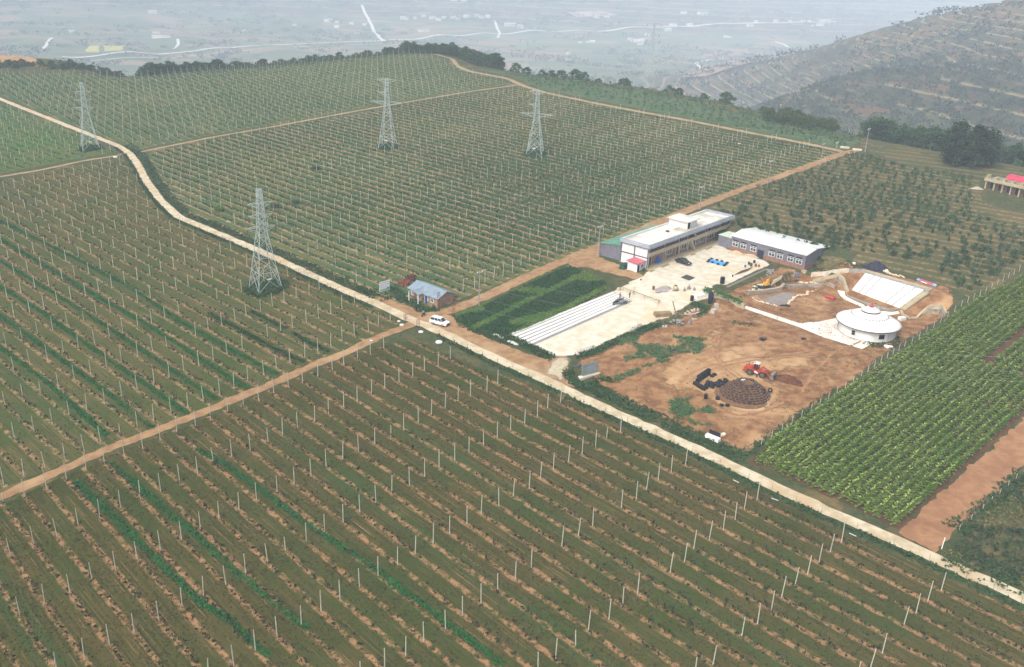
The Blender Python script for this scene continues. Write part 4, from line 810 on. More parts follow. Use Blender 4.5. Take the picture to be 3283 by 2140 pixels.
# ---------------------------------------------------------------- white terraced stage slope with stairs and channel
def slab(name,pts,th,m,parent=None,**k):
    n=len(pts); b=MB(); b.add([tuple(p) for p in pts]+[(p[0],p[1],p[2]-th) for p in pts],[tuple(range(n)),tuple(range(2*n-1,n-1,-1))]+[(i,n+i,n+(i+1)%n,(i+1)%n) for i in range(n)]); return b.build(name,m,parent,**k)
a_bl,a_br=np.array(G(*z3(1003,400))),np.array(G(*z3(1660,650))); a_tl,a_tr=np.array(G(*z3(1185,175))),np.array(G(*z3(1985,440)))
print('stage z',a_bl,a_br,a_tl,a_tr); a_bl[2]+=.35; a_br[2]+=.35; a_tl[2]=a_tr[2]=max(a_tl[2],a_tr[2])+.3
need=max(float(T(q_[0],q_[1]))-q_[2] for q_ in [a_bl*(1-i)*(1-j)+a_br*i*(1-j)+a_tl*(1-i)*j+a_tr*i*j for i in np.linspace(0,1,9) for j in np.linspace(0,1,9)])+.12
for q_ in (a_bl,a_br,a_tl,a_tr): q_[2]+=max(need,0)
st=thing('stage_slope','sloping white concrete stage in long panels above a grey channel','stage',(0,0,0))
M_STG=mat('stage_white','efefea','e0ddd4',.4,.8); cuts=[0,.155,.28,.72,.86,1.0]
for i in range(5):
    a,b=cuts[i]+.006*(i>0),cuts[i+1]-.006*(i<4)
    slab('panel',[a_bl+(a_br-a_bl)*a,a_bl+(a_br-a_bl)*b,a_tl+(a_tr-a_tl)*b,a_tl+(a_tr-a_tl)*a],.35,M_STG,st)
for c in cuts[1:-1]:
    p=a_bl+(a_br-a_bl)*c; q=a_tl+(a_tr-a_tl)*c; MB().bar(p+np.array([0,0,.03]),q+np.array([0,0,.03]),.13,4).build('rib',mat('rib_grey','8d8478','7d7468',1,.9),st)
up_=np.array([0,0,1.0]); dr=(a_tr-a_tl)/np.linalg.norm(a_tr-a_tl); db=(a_tl-a_bl)/np.linalg.norm(a_tl-a_bl)
dbh=np.array([db[0],db[1],0]); dbh/=np.linalg.norm(dbh)
slab('top_walk',[a_tl-dr*.5+dbh*.05,a_tr+dr*1.2+dbh*.05,a_tr+dr*1.2+dbh*1.6,a_tl-dr*.5+dbh*1.6],.8,M_CONCG,st)
slab('top_kerb',[a_tl-dr*.5+dbh*1.6+up_*.35,a_tr+dr*1.2+dbh*1.6+up_*.35,a_tr+dr*1.2+dbh*1.95+up_*.35,a_tl-dr*.5+dbh*1.95+up_*.35],.9,M_CREAM,st)
for k in range(16):
    t0=k/16; p=a_br+(a_tr-a_br)*t0+dr*.25; q=p+dr*1.3; e=(a_tr-a_br)/16; e=np.array([e[0],e[1],0])*1.0
    slab('step',[p+up_*.12,q+up_*.12,q+e+up_*.12,p+e+up_*.12],.5,M_CREAM,st)
ch=thing('channel_basin','shallow grey water channel with rounded ends below the stage','basin',(0,0,0))
def gz(zx,zy,h=.2): p=G(*z3(zx,zy)); return np.array([p[0],p[1],Z2+h])
ci=[gz(*q) for q in ((930,455),(985,420),(1100,455),(1400,545),(1640,640),(1625,665),(1560,685),(1450,680),(1380,655),(1180,590),(1010,515),(940,480))]
slab('channel_bed',ci,.3,mat('channel_grey','9c9284','8c8274',.9,.8),ch)
def wallline(pts,h,t,m,name,parent,z=None,loop=False):
    pts=[np.array(p,float) for p in pts]; n=len(pts); L_=[];R_=[]
    for i in range(n):
        a=pts[max(i-1,0)] if not loop else pts[i-1]; b=pts[min(i+1,n-1)] if not loop else pts[(i+1)%n]; d=(b-a)[:2]; d/=np.hypot(*d)+1e-9; nr=np.array([-d[1],d[0]])*t/2
        L_.append(pts[i][:2]+nr); R_.append(pts[i][:2]-nr)
    b=MB(); hh=h if hasattr(h,'__len__') else [h]*n; v=[]
    for i in range(n): zz=pts[i][2]; v+=[(*L_[i],zz-.8),(*R_[i],zz-.8),(*R_[i],zz+hh[i]),(*L_[i],zz+hh[i])]
    f=[]
    for i in range(n if loop else n-1):
        o=4*i; q=4*((i+1)%n); f+=[(o+k,q+k,q+(k+1)%4,o+(k+1)%4) for k in range(4)]
    if not loop: f+=[(0,3,2,1)[::-1],(4*(n-1),4*(n-1)+1,4*(n-1)+2,4*(n-1)+3)[::-1]]
    b.add(v,f); return b.build(name,m,parent)
wallline([p-up_*.2 for p in ci],.55,.25,M_CONCG,'channel_rim',ch,loop=True)
pv_=GP([z3(800,400),z3(900,420),z3(905,475),z3(960,510),z3(1060,560),z3(1180,610),z3(1150,640),z3(1110,625),z3(900,535),z3(835,480)]); sheet('paving',pv_,MATS['pale_concrete'],.17,1.0,rag=.05,kind='structure')
pv_=GP([z3(1380,690),z3(1560,705),z3(1640,690),z3(1665,725),z3(1560,750),z3(1420,740)]); sheet('paving',pv_,MATS['pale_concrete'],.17,1.0,rag=.05,kind='structure')
# curved retaining wall with the culvert headwalls
M_STONE=mat('rubble_stone','8f8478','a59a8c',1.4,.95,bump=.6,c3='6f665c')
def culvert(name,label,face,pipe,r):
    """face: list of (picture point, height) along the wall foot; pipe: picture point of the pipe mouth"""
    t=thing(name,label,'culvert',(0,0,0)); pts=[np.array(G(*p)) for p,h in face]; hs=[h for p,h in face]
    wallline(pts,hs,.35,M_STONE,'headwall',t); wallline([p+np.array([0,0,h]) for p,h in zip(pts,hs)],.12,.5,M_CREAM,'coping',t)
    return t,pts
c1,pt=culvert('culvert','rubble stone culvert wall with round concrete pipe beside the stage',[(z3(460,275),.5),(z3(620,265),1.1),(z3(800,270),1.9),(z3(870,330),1.9),(z3(915,400),1.0),(z3(945,430),.4)],None,.6)
def pipe(parent,p,hd,r,ln=1.2):
    d=np.array([math.cos(hd),math.sin(hd),0]); o=np.array(p)
    b=MB(); n=20; a=np.array([-d[1],d[0],0]); ring=lambda c,rr:[tuple(c+(a*math.cos(t)+up_*math.sin(t))*rr) for t in np.linspace(0,math.tau,n,endpoint=False)]
    v=ring(o,r)+ring(o,r*.76)+ring(o-d*ln,r*.76)+ring(o-d*ln,r); f=[]
    for k in range(3): f+=[(k*n+i,k*n+(i+1)%n,(k+1)*n+(i+1)%n,(k+1)*n+i) for i in range(n)]
    f+=[(3*n+i,3*n+(i+1)%n,(i+1)%n,i) for i in range(n)]
    b.add(v,f).build('pipe',M_CREAM,parent); MB().add(ring(o-d*ln*.6,r*.77),[tuple(range(n))]).build('pipe_bore',M_DARK,parent)
def to_cam(p): return math.atan2(-p[1],-p[0])
pp_=np.array(G(*z3(805,275))); pipe(c1,pp_+up_*1.0+np.array([0,-.4,0]),to_cam(pp_)+.25,.75)
c2,pt=culvert('culvert','angular grey culvert headwall with round pipe beside the tobacco fence',[(z3(1680,690),.25),(z3(1700,740),.3),(z3(1800,795),.3),(z3(1900,790),.35),(z3(1960,745),.9),(z3(2060,730),2.3),(z3(2230,735),2.3),(z3(2300,760),.9)],None,.6)
pp_=np.array(G(*z3(2145,735))); pipe(c2,pp_+up_*.95+np.array([-.1,-.45,0]),to_cam(pp_)+.1,.75)
# cream balustrade wall above the pond
bl=[np.array(G(*z3(*q))) for q in ((432,212),(600,195),(780,170),(950,150))]; bt=thing('balustrade','cream balustrade with many small balusters above the pond','balustrade',(0,0,0))
wallline(bl,.18,.3,M_PLAS,'bottom_rail',bt); wallline([p+up_*1.05 for p in bl],.15,.32,M_PLAS,'top_rail',bt)
D_=np.array(densify(bl,.42,False)); zz=np.interp(np.linspace(0,1,len(D_)),[0,.33,.66,1],[p[2] for p in bl]); bm_=MB().frus(-.08,.08,-.08,.08,.1,1.08,.02,.02).mesh('baluster'); bm_.materials.append(M_PLAS)
for p,z in zip(D_,zz): put('baluster',bm_,None,bt,(p[0],p[1],z))
MB()
wk=[np.array(G(*z3(*q))) for q in ((955,150),(1080,150),(1200,160))]; tg(wallline(wk,.9,.35,M_CONCG,'low_wall',None),'low grey wall joining the balustrade to the stage','wall')
# pond with rubble edging
M_POND=mat('pond_water','877a6e','7c7066',.5,.12,spec=.5)
pond=[z2(700,1195),z2(900,1160),z2(1060,1135),z2(1120,1115),z2(1290,1140),z2(1270,1190),z2(1190,1270),z2(1080,1300),z2(960,1285),z2(830,1245)]
sheet('pond',GP(pond),M_POND,.11,1.0,rag=.1,edge=.5,kind='structure')
pe=thing('pond_wall','curved rubble stone pond wall along the upper bank','wall',(0,0,0))
wallline([np.array(G(*z2(*q))) for q in ((630,1150),(800,1140),(1000,1110),(1090,1090),(1135,1040),(1160,1050))],.9,.6,M_STONE,'stone_wall',pe); wallline([np.array(G(*z2(*q)))+up_*.9 for q in ((630,1150),(800,1140),(1000,1110),(1090,1090),(1135,1040),(1160,1050))],.1,.7,mat('stone_cap','b5a592','a39380',2,.9),'coping',pe)
wallline([np.array(G(*z2(*q))) for q in ((1165,1045),(1350,1045),(1520,1035),(1640,1030),(1760,1020),(1850,1060))],.7,.7,M_STONE,'stone_wall',pe)
rk=[]; M_ROCK=mat('pale_rock','d8cbb2','c4b49a',2.0,.9)
RM=[]
for i in range(6):
    me=MB().rock((0,0,.1),.32,.8).mesh('edging_stone'); me.materials.append(M_ROCK); RM.append(me)
nst=0
for line in ([z2(705,1205),z2(830,1255),z2(960,1295),z2(1080,1315),z2(1190,1285),z2(1280,1195),z2(1330,1165),z2(1450,1150),z2(1540,1110),z2(1590,1085)],[z2(1320,975),z2(1430,995),z2(1540,980),z2(1650,1000)],[z2(640,1110),z2(700,1090),z2(790,1090)]):
    for p in densify(GP(line),.62,False):
        p=p+RNG.normal(size=2)*.1; s=RNG.uniform(.7,1.4); o=put('edging_stone',RM[nst%6],None,None,(p[0],p[1],Z(*p)),RNG.uniform(0,6)); o.scale=(s,s,s); nst+=1
        tg(o,'pale rock in the edging line of the muddy pond','rock','pale rocks edging the pond')
# retaining wall of the yard and the vine-covered cream wall
rw=thing('retaining_wall','grey concrete retaining wall with two piers below the yard edge','wall',(0,0,0)); rl=[np.array(G(*z2(*q))) for q in ((330,1042),(470,985),(640,905),(880,788))]
for p in rl: p[2]=Z1-.1
rb=[np.array([p[0]+V[0]*.6,p[1]+V[1]*.6,p[2]]) for p in rl]
slab('wall_body',[rb[0],rb[3],rb[3]+np.array([*(U*0),0])-np.array([V[0]*.5,V[1]*.5,0]),rb[0]-np.array([V[0]*.5,V[1]*.5,0])],2.6,mat('stained_concrete','8f8a80','a39c90',.7,.9,c3='6f6a5c'),rw)
for f0,f1 in ((.14,.33),(.79,1.0)):
    a=rb[0]+(rb[3]-rb[0])*f0; b=rb[0]+(rb[3]-rb[0])*f1; n_=np.array([V[0],V[1],0]); slab('pier',[a+n_*.02,b+n_*.02,b+n_*.5,a+n_*.5],2.6,M_GREYM,rw)
slab('coping',[rb[0]+up_*.12-n_*.7,rb[3]+up_*.12-n_*.7,rb[3]+up_*.12+n_*.1,rb[0]+up_*.12+n_*.1],.2,mat('dark_coping','7c746a','6b645a',1.5,.9),rw)
hw_=[np.array(G(*z2(*q))) for q in ((150,1180),(300,1240),(430,1290),(590,1350))]; vw=thing('vine_wall','cream block wall with green vines hanging over its top','wall',(0,0,0))
for i in range(12):
    a=hw_[0]+(hw_[3]-hw_[0])*i/12; b=hw_[0]+(hw_[3]-hw_[0])*(i+.94)/12; wallline([a,b],1.35+RNG.normal()*.03,.4,M_CREAM,'block',vw)
c=np.array([hw_[0]+(hw_[3]-hw_[0])*t-n_*RNG.uniform(.2,2.8) + up_*RNG.uniform(.9,1.9) for t in RNG.random(420)])
v,f=leaves(c,14,(.5,.5,.4),.2); o=put('vines',fastmesh('vines',v,f),leafmat('vine_leaf','2f5a2c','4f7c40','3b6a34'),vw)
# ---------------------------------------------------------------- vehicles
M_TYRE=mat('tyre_rubber','1c1b1d','29272a',4,.85); M_RIM=mat('alloy','9a9ca0',rough=.35,metal=.6); M_LAMP=mat('lamp_glass','d8dde0',rough=.2,spec=.6); M_TAIL=mat('tail_lamp','8a1c18',rough=.3); M_CARGL=mat('car_glass','20282c','2e383c',.6,.1,spec=.7)
def wheel(parent,x,y,r,w,m=None,mr=None):
    o=MB().lathe([(r*.55,-w/2),(r*.92,-w/2),(r,-w*.3),(r,w*.3),(r*.92,w/2),(r*.55,w/2)],20).build('wheel',m or M_TYRE,parent,(x,y,r)); o.rotation_euler=(math.pi/2,0,0)
    MB().lathe([(0,-w*.42),(r*.56,-w*.38),(r*.6,0),(r*.56,w*.38),(0,w*.42)],14).build('rim',mr or M_RIM,o); return o
def car(name,label,p,hd,ln,wd,prof,cab,paint,wr,wb,rails=False):
    """prof: side outline of the body (x,z); cab: (x0,x1,z0,z1,rear slope,front slope) of the glasshouse"""
    t=thing(name,label,'car',p,hd); h=wd/2
    n=len(prof); b=MB(); rings=[]
    for yy,sc in ((-h,.0),(-h*.93,1.0),(h*.93,1.0),(h,.0)):
        ins=.05 if sc==0 else 0
        cx=sum(q[0] for q in prof)/n; cz=sum(q[1] for q in prof)/n
        rings.append([(q[0]+(cx-q[0])*ins*.6,yy,q[1]+(cz-q[1])*ins*1.6) for q in prof])
    v=[q for r in rings for q in r]; f=[tuple(range(n-1,-1,-1)),tuple(range(3*n,4*n))]
    for k in range(3): f+=[(k*n+i,k*n+(i+1)%n,(k+1)*n+(i+1)%n,(k+1)*n+i) for i in range(n)]
    b.add(v,[q[::-1] for q in f]).build('body',paint,t,bevel=.04)
    x0,x1,z0,zt,rs,fs=cab; a=h*.9; c=h*.74
    g=MB().add([(x0,-a,z0),(x1,-a,z0),(x1,a,z0),(x0,a,z0),(x0+rs,-c,zt),(x1-fs,-c,zt),(x1-fs,c,zt),(x0+rs,c,zt)],[(3,2,1,0),(4,5,6,7),(0,1,5,4),(1,2,6,5),(2,3,7,6),(3,0,4,7)]).build('glasshouse',M_CARGL,t)
    rf=MB().box(x0+rs-.04,x1-fs+.06,-c-.02,c+.02,zt-.03,zt+.07).build('roof',paint,t,bevel=.05)
    pl=MB()
    for s in (-1,1):
        for q in (0,.36,.68,1):
            xb=x0+(x1-x0)*q; xt=x0+rs+(x1-fs-x0-rs)*q; pl.bar((xb,s*(a+.01),z0),(xt,s*(c+.01),zt),.04,4)
    pl.build('pillar_frame',paint,t)
    if rails:
        for s in (-1,1): MB().bar((x0+rs+.1,s*(c-.08),zt+.12),(x1-fs-.1,s*(c-.08),zt+.12),.025,5).build('roof_rail',M_RIM,t)
    for s in (-1,1):
        for xx in (-wb/2,wb/2): wheel(t,xx,s*(h-.1),wr,.22)
        fx=max(q[0] for q in prof); rx=min(q[0] for q in prof)
        MB().box(fx-.12,fx+.015,s*(h-.32)-.16,s*(h-.32)+.16,.68,.86).build('headlight',M_LAMP,t); MB().box(rx-.015,rx+.1,s*(h-.2)-.1,s*(h-.2)+.1,.75,1.0).build('tail_lamp',M_TAIL,t)
        MB().box(x1-fs*.3-.75,x1-fs*.3-.6,s*(h+.02)-.0,s*(h+.18),z0+.02,z0+.16).build('mirror',paint,t)
    MB().box(max(q[0] for q in prof)-.05,max(q[0] for q in prof)+.02,-.45,.45,.48,.72).build('grille',M_DARK,t)
    return t
def hdg(pa,pb): a,b=G(*pa),G(*pb); return math.atan2(b[1]-a[1],b[0]-a[0])
sp=G(*z5(1565,1225)); sh_=hdg(z5(1465,1215),z5(1640,1255))
car('suv','white sport utility car turning off the crossroads',(sp[0]-.3,sp[1]+.6,Z(sp[0],sp[1])+.1),sh_,4.55,1.84,[(-2.2,.38),(2.2,.38),(2.28,.62),(2.2,.92),(1.25,1.06),(.9,1.12),(-2.2,1.12),(-2.28,.7)],(-2.15,1.25,1.1,1.72,.28,.72),mat('white_paint','eceef0',rough=.25,spec=.6),.37,2.62,True)
cp_=G(*z1(1420,950)); ch_=hdg(z1(1340,930),z1(1480,975))
car('sedan','black sedan parked in the gravel yard before the office',(cp_[0],cp_[1],Z(cp_[0],cp_[1])+.12),ch_,4.5,1.78,[(-2.2,.32),(2.2,.32),(2.27,.55),(2.15,.74),(1.2,.88),(-1.5,.92),(-2.2,.88),(-2.27,.6)],(-1.75,1.2,.88,1.4,.75,.85),mat('black_green_paint','141a18','1a2220',.5,.2,spec=.7),.32,2.65)
# wheel loader
lp=G(*z6(1330,455)); lh=hdg(z6(1235,425),z6(1450,475)); LDS=.92; ld=thing('wheel_loader','orange red wheel loader with raised cab beside the tyre mound','loader',(lp[0],lp[1],Z(lp[0],lp[1])+.13),lh)
M_OR=mat('loader_orange','b8441e','a03a1a',1.5,.5,spec=.4,c3='8a4424'); M_OFF=mat('dusty_tyre','3a332d','4a4037',2,.9); M_BKT=mat('worn_steel','9a9a94','7c7a74',2,.5,metal=.4)
for x in (-1.35,1.45):
    for s in (-1,1): wheel(ld,x,s*.95,.72,.55,M_OFF,mat('loader_rim','6b5a48',rough=.7))
MB().prism([(-2.7,.85),(.1,.7),(.1,1.35),(-.6,1.45),(-1.0,1.95),(-2.55,1.85),(-2.75,1.3)],'y',-.72,.72).build('engine_hood',M_OR,ld,bevel=.06)
MB().box(-2.95,-2.65,-.95,.95,.62,1.05).build('counterweight',M_OR,ld,bevel=.06)
for s in (-1,1): MB().prism([(-2.05,1.35),(-1.9,1.6),(-.85,1.6),(-.65,1.3),(-.75,1.3),(-.95,1.5),(-1.85,1.5),(-1.98,1.35)],'y',s*.72,s*1.18).build('mudguard',M_OR,ld); MB().prism([(.8,1.35),(.95,1.6),(1.95,1.55),(2.05,1.4),(1.9,1.46),(1.0,1.5)],'y',s*.55,s*1.18).build('mudguard',M_OR,ld)
cb=MB().prism([(-.75,1.45),(.35,1.45),(.28,2.75),(-.6,2.75)],'y',-.6,.6).build('cab',M_CARGL,ld)
fr_=MB()
for s in (-1,1):
    for (xa,xb) in ((-.75,-.6),(-.2,-.18),(.35,.28)): fr_.bar((xa,s*.61,1.45),(xb,s*.61,2.75),.05,4)
fr_.build('cab_frame',M_OR,cb); MB().box(-.78,.45,-.72,.72,2.75,2.88).build('cab_roof',mat('loader_roof_white','e0d8d0','cfc6bc',1,.6),cb,bevel=.04); MB().bar((-.45,-.5,2.88),(-.45,-.5,3.2),.07,8).build('beacon',M_OR,cb)
MB().bar((-1.9,.35,1.9),(-1.9,.35,2.5),.06,8).build('exhaust',M_DARK,ld); MB().prism([(.1,.7),(2.1,.7),(2.1,1.2),(1.3,1.75),(.6,1.75),(.1,1.3)],'y',-.5,.5).build('front_frame',M_OR,ld,bevel=.05)
for s in (-1,1): MB().prism([(.75,1.9),(1.0,2.05),(2.4,1.55),(3.25,.55),(3.05,.4),(2.2,1.3),(.75,1.7)],'y',s*.62,s*.62+s*.16).build('lift_arm',M_OR,ld)
MB().bar((2.4,-.62,1.35),(2.4,.62,1.35),.1,8).build('cross_tube',M_OR,ld); MB().bar((1.0,0,1.7),(2.5,0,1.75),.08,8).build('tilt_cylinder',M_BKT,ld); MB().bar((2.5,0,1.75),(3.2,0,1.0),.07,8).build('tilt_link',M_OR,ld)
MB().prism([(3.15,.15),(4.05,.05),(4.08,.12),(3.35,.28),(3.25,.7),(3.45,1.15),(3.95,1.25),(3.95,1.33),(3.35,1.28),(3.1,.7)],'y',-1.2,1.2).build('bucket',M_BKT,ld)
for s in (-1.2,1.16): MB().prism([(3.15,.15),(4.05,.05),(3.95,1.3),(3.35,1.25)],'y',s,s+.05).build('bucket_side',M_BKT,ld)
ld.scale=(LDS,)*3
# dug soil heap beside the loader
def heap(name,label,cat,p,rx,ry,h,m,n=26,seed=0,rz=0):
    r=np.random.default_rng(seed); b=MB(); v=[];f=[]; k=8
    for j in range(k+1):
        t=j/k
        for i in range(n):
            a=math.tau*i/n; q=1+.12*math.sin(3*a+seed)+.08*math.sin(7*a+seed*2)+r.normal()*.03
            v.append((rx*t*q*math.cos(a),ry*t*q*math.sin(a),h*(math.cos(t*math.pi)*.5+.5)*(1+r.normal()*.05)-.06))
    for j in range(k):
        for i in range(n): f.append((j*n+i,(j+1)*n+i,(j+1)*n+(i+1)%n,j*n+(i+1)%n))
    o=b.add(v,f).build(name,m,None,(p[0],p[1],Z(p[0],p[1])+.1),rz); return tg(o,label,cat)
heap('soil_heap','dark freshly dug soil heap in front of the loader bucket','soil heap',G(*z6(1830,520)),3.6,2.3,.75,mat('dug_soil','6a4028','55331f',1.2,.95,bump=.8),seed=3,rz=-.6)
heap('gravel_heap','grey gravel heap in the yard beside a mixer','gravel heap',G(*z1(1150,1315)),3.1,1.9,.7,mat('grey_sand','a39a98','948b88',2,.95,bump=.5),seed=5,rz=.8)
heap('sand_heap','pale sand heap against the warehouse wall','sand heap',G(*z2(480,585)),3.4,1.8,.9,mat('pale_sand','c2ae8e','b09c7c',1.5,.95,bump=.5),seed=8,rz=-.8)
heap('sand_heap','flat pale sand heap left of the warehouse doorway','sand heap',G(*z2(690,615)),2.4,1.2,.5,MATS['pale_sand'],seed=12,rz=-.8)
# ---------------------------------------------------------------- tyre mound
mc=G(*z6(1165,860)); mcz=Z(mc[0],mc[1])+.1
mcx=np.array(G(*z6(1165,800))); 
lo=G(*z6(765,720)); hi_=G(*z6(1560,760)); R0=.5*np.hypot(*(hi_-lo)[:2]); mc=np.array([*( (lo+hi_)/2)[:2],0]); mcz=Z(mc[0],mc[1])+.08; print('mound radius',R0)
tm=thing('tyre_mound','round stepped mound of earth-filled old tyres','mound',(mc[0],mc[1],mcz))
NR=8; HM=2.5; rk_=lambda k:R0*(1-.56*k/(NR-1))
prof=[(R0+1.2,-.3),(R0+.5,-.02)]
for k in range(NR): prof+=[(rk_(k)-.12,HM*k/NR-.02),(rk_(k)-.14,HM*(k+1)/NR)]
prof+=[(R0*.36,HM-.1),(R0*.2,HM-.35),(0,HM-.4)]
MB().lathe(prof,64).build('earth_core',mat('mound_earth','7a5a40','684a34',1.5,.95,bump=.8,c3='8a6a4c'),tm)
ty=MB().torus((0,0,0),.33,.14,12,6).mesh('tyre'); M_TYB=mat('dusty_black_tyre','2e2824','453b34',3,.9); ty.materials.append(M_TYB)
for k in range(NR):
    r=rk_(k)-.4; n=int(math.tau*r/.9)
    for i in range(n):
        a=math.tau*(i+.5*(k%2))/n+RNG.normal()*.012; rr_=r+RNG.normal()*.05; put('tyre',ty,None,tm,(rr_*math.cos(a),rr_*math.sin(a),HM*(k+1)/NR-.17+RNG.normal()*.02),RNG.uniform(0,6))
tyl=MB().torus((0,0,.16),.34,.15,16,8).mesh('loose_tyre'); tyl.materials.append(mat('black_tyre','161517','242226',3,.8))
def tyre(pt,lab,tilt=None,dz=0,grp='loose tyres near the mound',rz=0):
    p=G(*pt); o=put('loose_tyre',tyl,None,None,(p[0],p[1],Z(p[0],p[1])+.12+dz),rz)
    if tilt: o.rotation_euler=(tilt,0,rz); o.location.z+=.3
    tg(o,lab,'tyre',grp)
for x,y in ((640,485),(680,460)): tyre(z6(x,y),'black tyre lying flat beside the long tyre row')
for x,y in ((735,815),(730,835)): tyre(z6(x,y),'greenish tyre lying at the foot of the mound')
for x,y in ((790,938),(880,942)): tyre(z6(x,y),'tyre lying alone on the sandy track below the mound')
tyre(z6(1315,815),'pale dusty tyre lying on the mound flank',1.1,.7); tyre(z6(1420,795),'dark tyre tilted on the mound flank',.6,.8); tyre(z6(1535,740),'tyre leaning at the outer edge of the mound',.9,.3)
a,b=np.array(G(*z6(410,570))),np.array(G(*z6(600,440))); dd_=(b-a)[:2]; L_=np.hypot(*dd_); hh=math.atan2(dd_[1],dd_[0])
for i in range(int(L_/.36)):
    p=a[:2]+dd_*i*.36/L_
    for z_ in (0,.62):
        if z_ and i in (0,3,9): continue
        o=put('stacked_tyre',tyl,None,None,(p[0],p[1],Z(*p)+.48+z_),hh); o.rotation_euler=(0,math.pi/2,hh); tg(o,'black tyre standing in the long double row beside the loader','tyre','tyres standing in the long row')
for k in range(26):
    q=z6(RNG.uniform(610,880),0); x_=RNG.uniform(610,880); y_=650-(x_-610)*.27+RNG.normal()*22; tyre(z6(x_,y_),'black tyre in the loose flat pile beside the mound',None,RNG.choice([0,.25,.5]),'tyres in the loose pile',RNG.uniform(0,6))
for k in range(13):
    x_=380+k*11; y_=610+k*7; p=G(*z6(x_,y_)); o=put('stacked_tyre',tyl,None,None,(p[0],p[1],Z(p[0],p[1])+.5),0); o.rotation_euler=(RNG.normal()*.2,math.pi/2+RNG.normal()*.2,RNG.uniform(0,6)); tg(o,'black tyre standing in the bent row left of the mound','tyre','tyres standing in the bent row')
for k in range(7):
    p=G(*z6(530+k*7,690-k*14)); o=put('stacked_tyre',tyl,None,None,(p[0],p[1],Z(p[0],p[1])+.5),0); o.rotation_euler=(RNG.normal()*.2,math.pi/2+RNG.normal()*.2,RNG.uniform(0,6)); tg(o,'black tyre standing in the bent row left of the mound','tyre','tyres standing in the bent row')
drm=MB().lathe([(0,0),(.28,0),(.29,.3),(.31,.32),(.29,.36),(.29,.85),(0,.85)],16).mesh('drum')
def drum(pt,label,m,s=1.0):
    p=G(*pt); me=drm.copy(); o=put('drum',me,m,None,(p[0],p[1],Z(p[0],p[1])+.12)); o.scale=(s,s,s); return tg(o,label,'drum')
M_BLK=mat('black_plastic','17181b','22242a',2,.5)
drum(z6(542,825),'black drum standing on the sandy track left of the mound',M_BLK,1.2); drum(z2(280,1000),'tall black bin at the yard corner above the vines',M_BLK,2.0); drum(z7(620,165),'brown drum beside the grey gravel heap',mat('brown_drum','5a4630','6b5438',2,.7),1.0); drum(z2(425,905),'small dark bucket near the retaining wall',M_BLK,.6); drum(z1(798,1195),'small dark bucket on the open yard',M_BLK,.5)
for pt,lb in ((z7(2080,40),0),):
    pass
o=MB().rock((0,0,.3),.6,.7).rock((.6,.2,.25),.45,.7).build('debris_bundle',M_BLK,None,None); p=G(2443,1092); o.location=(p[0],p[1],Z(p[0],p[1])+.1); tg(o,'black rubbish bundle lying on the bare ground near the path','rubbish')
o=MB().rock((0,0,.2),.45,.6).rock((.5,0,.2),.4,.6).build('debris_bundle',M_BLK,None,None); p=G(2572,1090); o.location=(p[0],p[1],Z(p[0],p[1])+.1); tg(o,'small black bundle lying below the yurt path','rubbish')
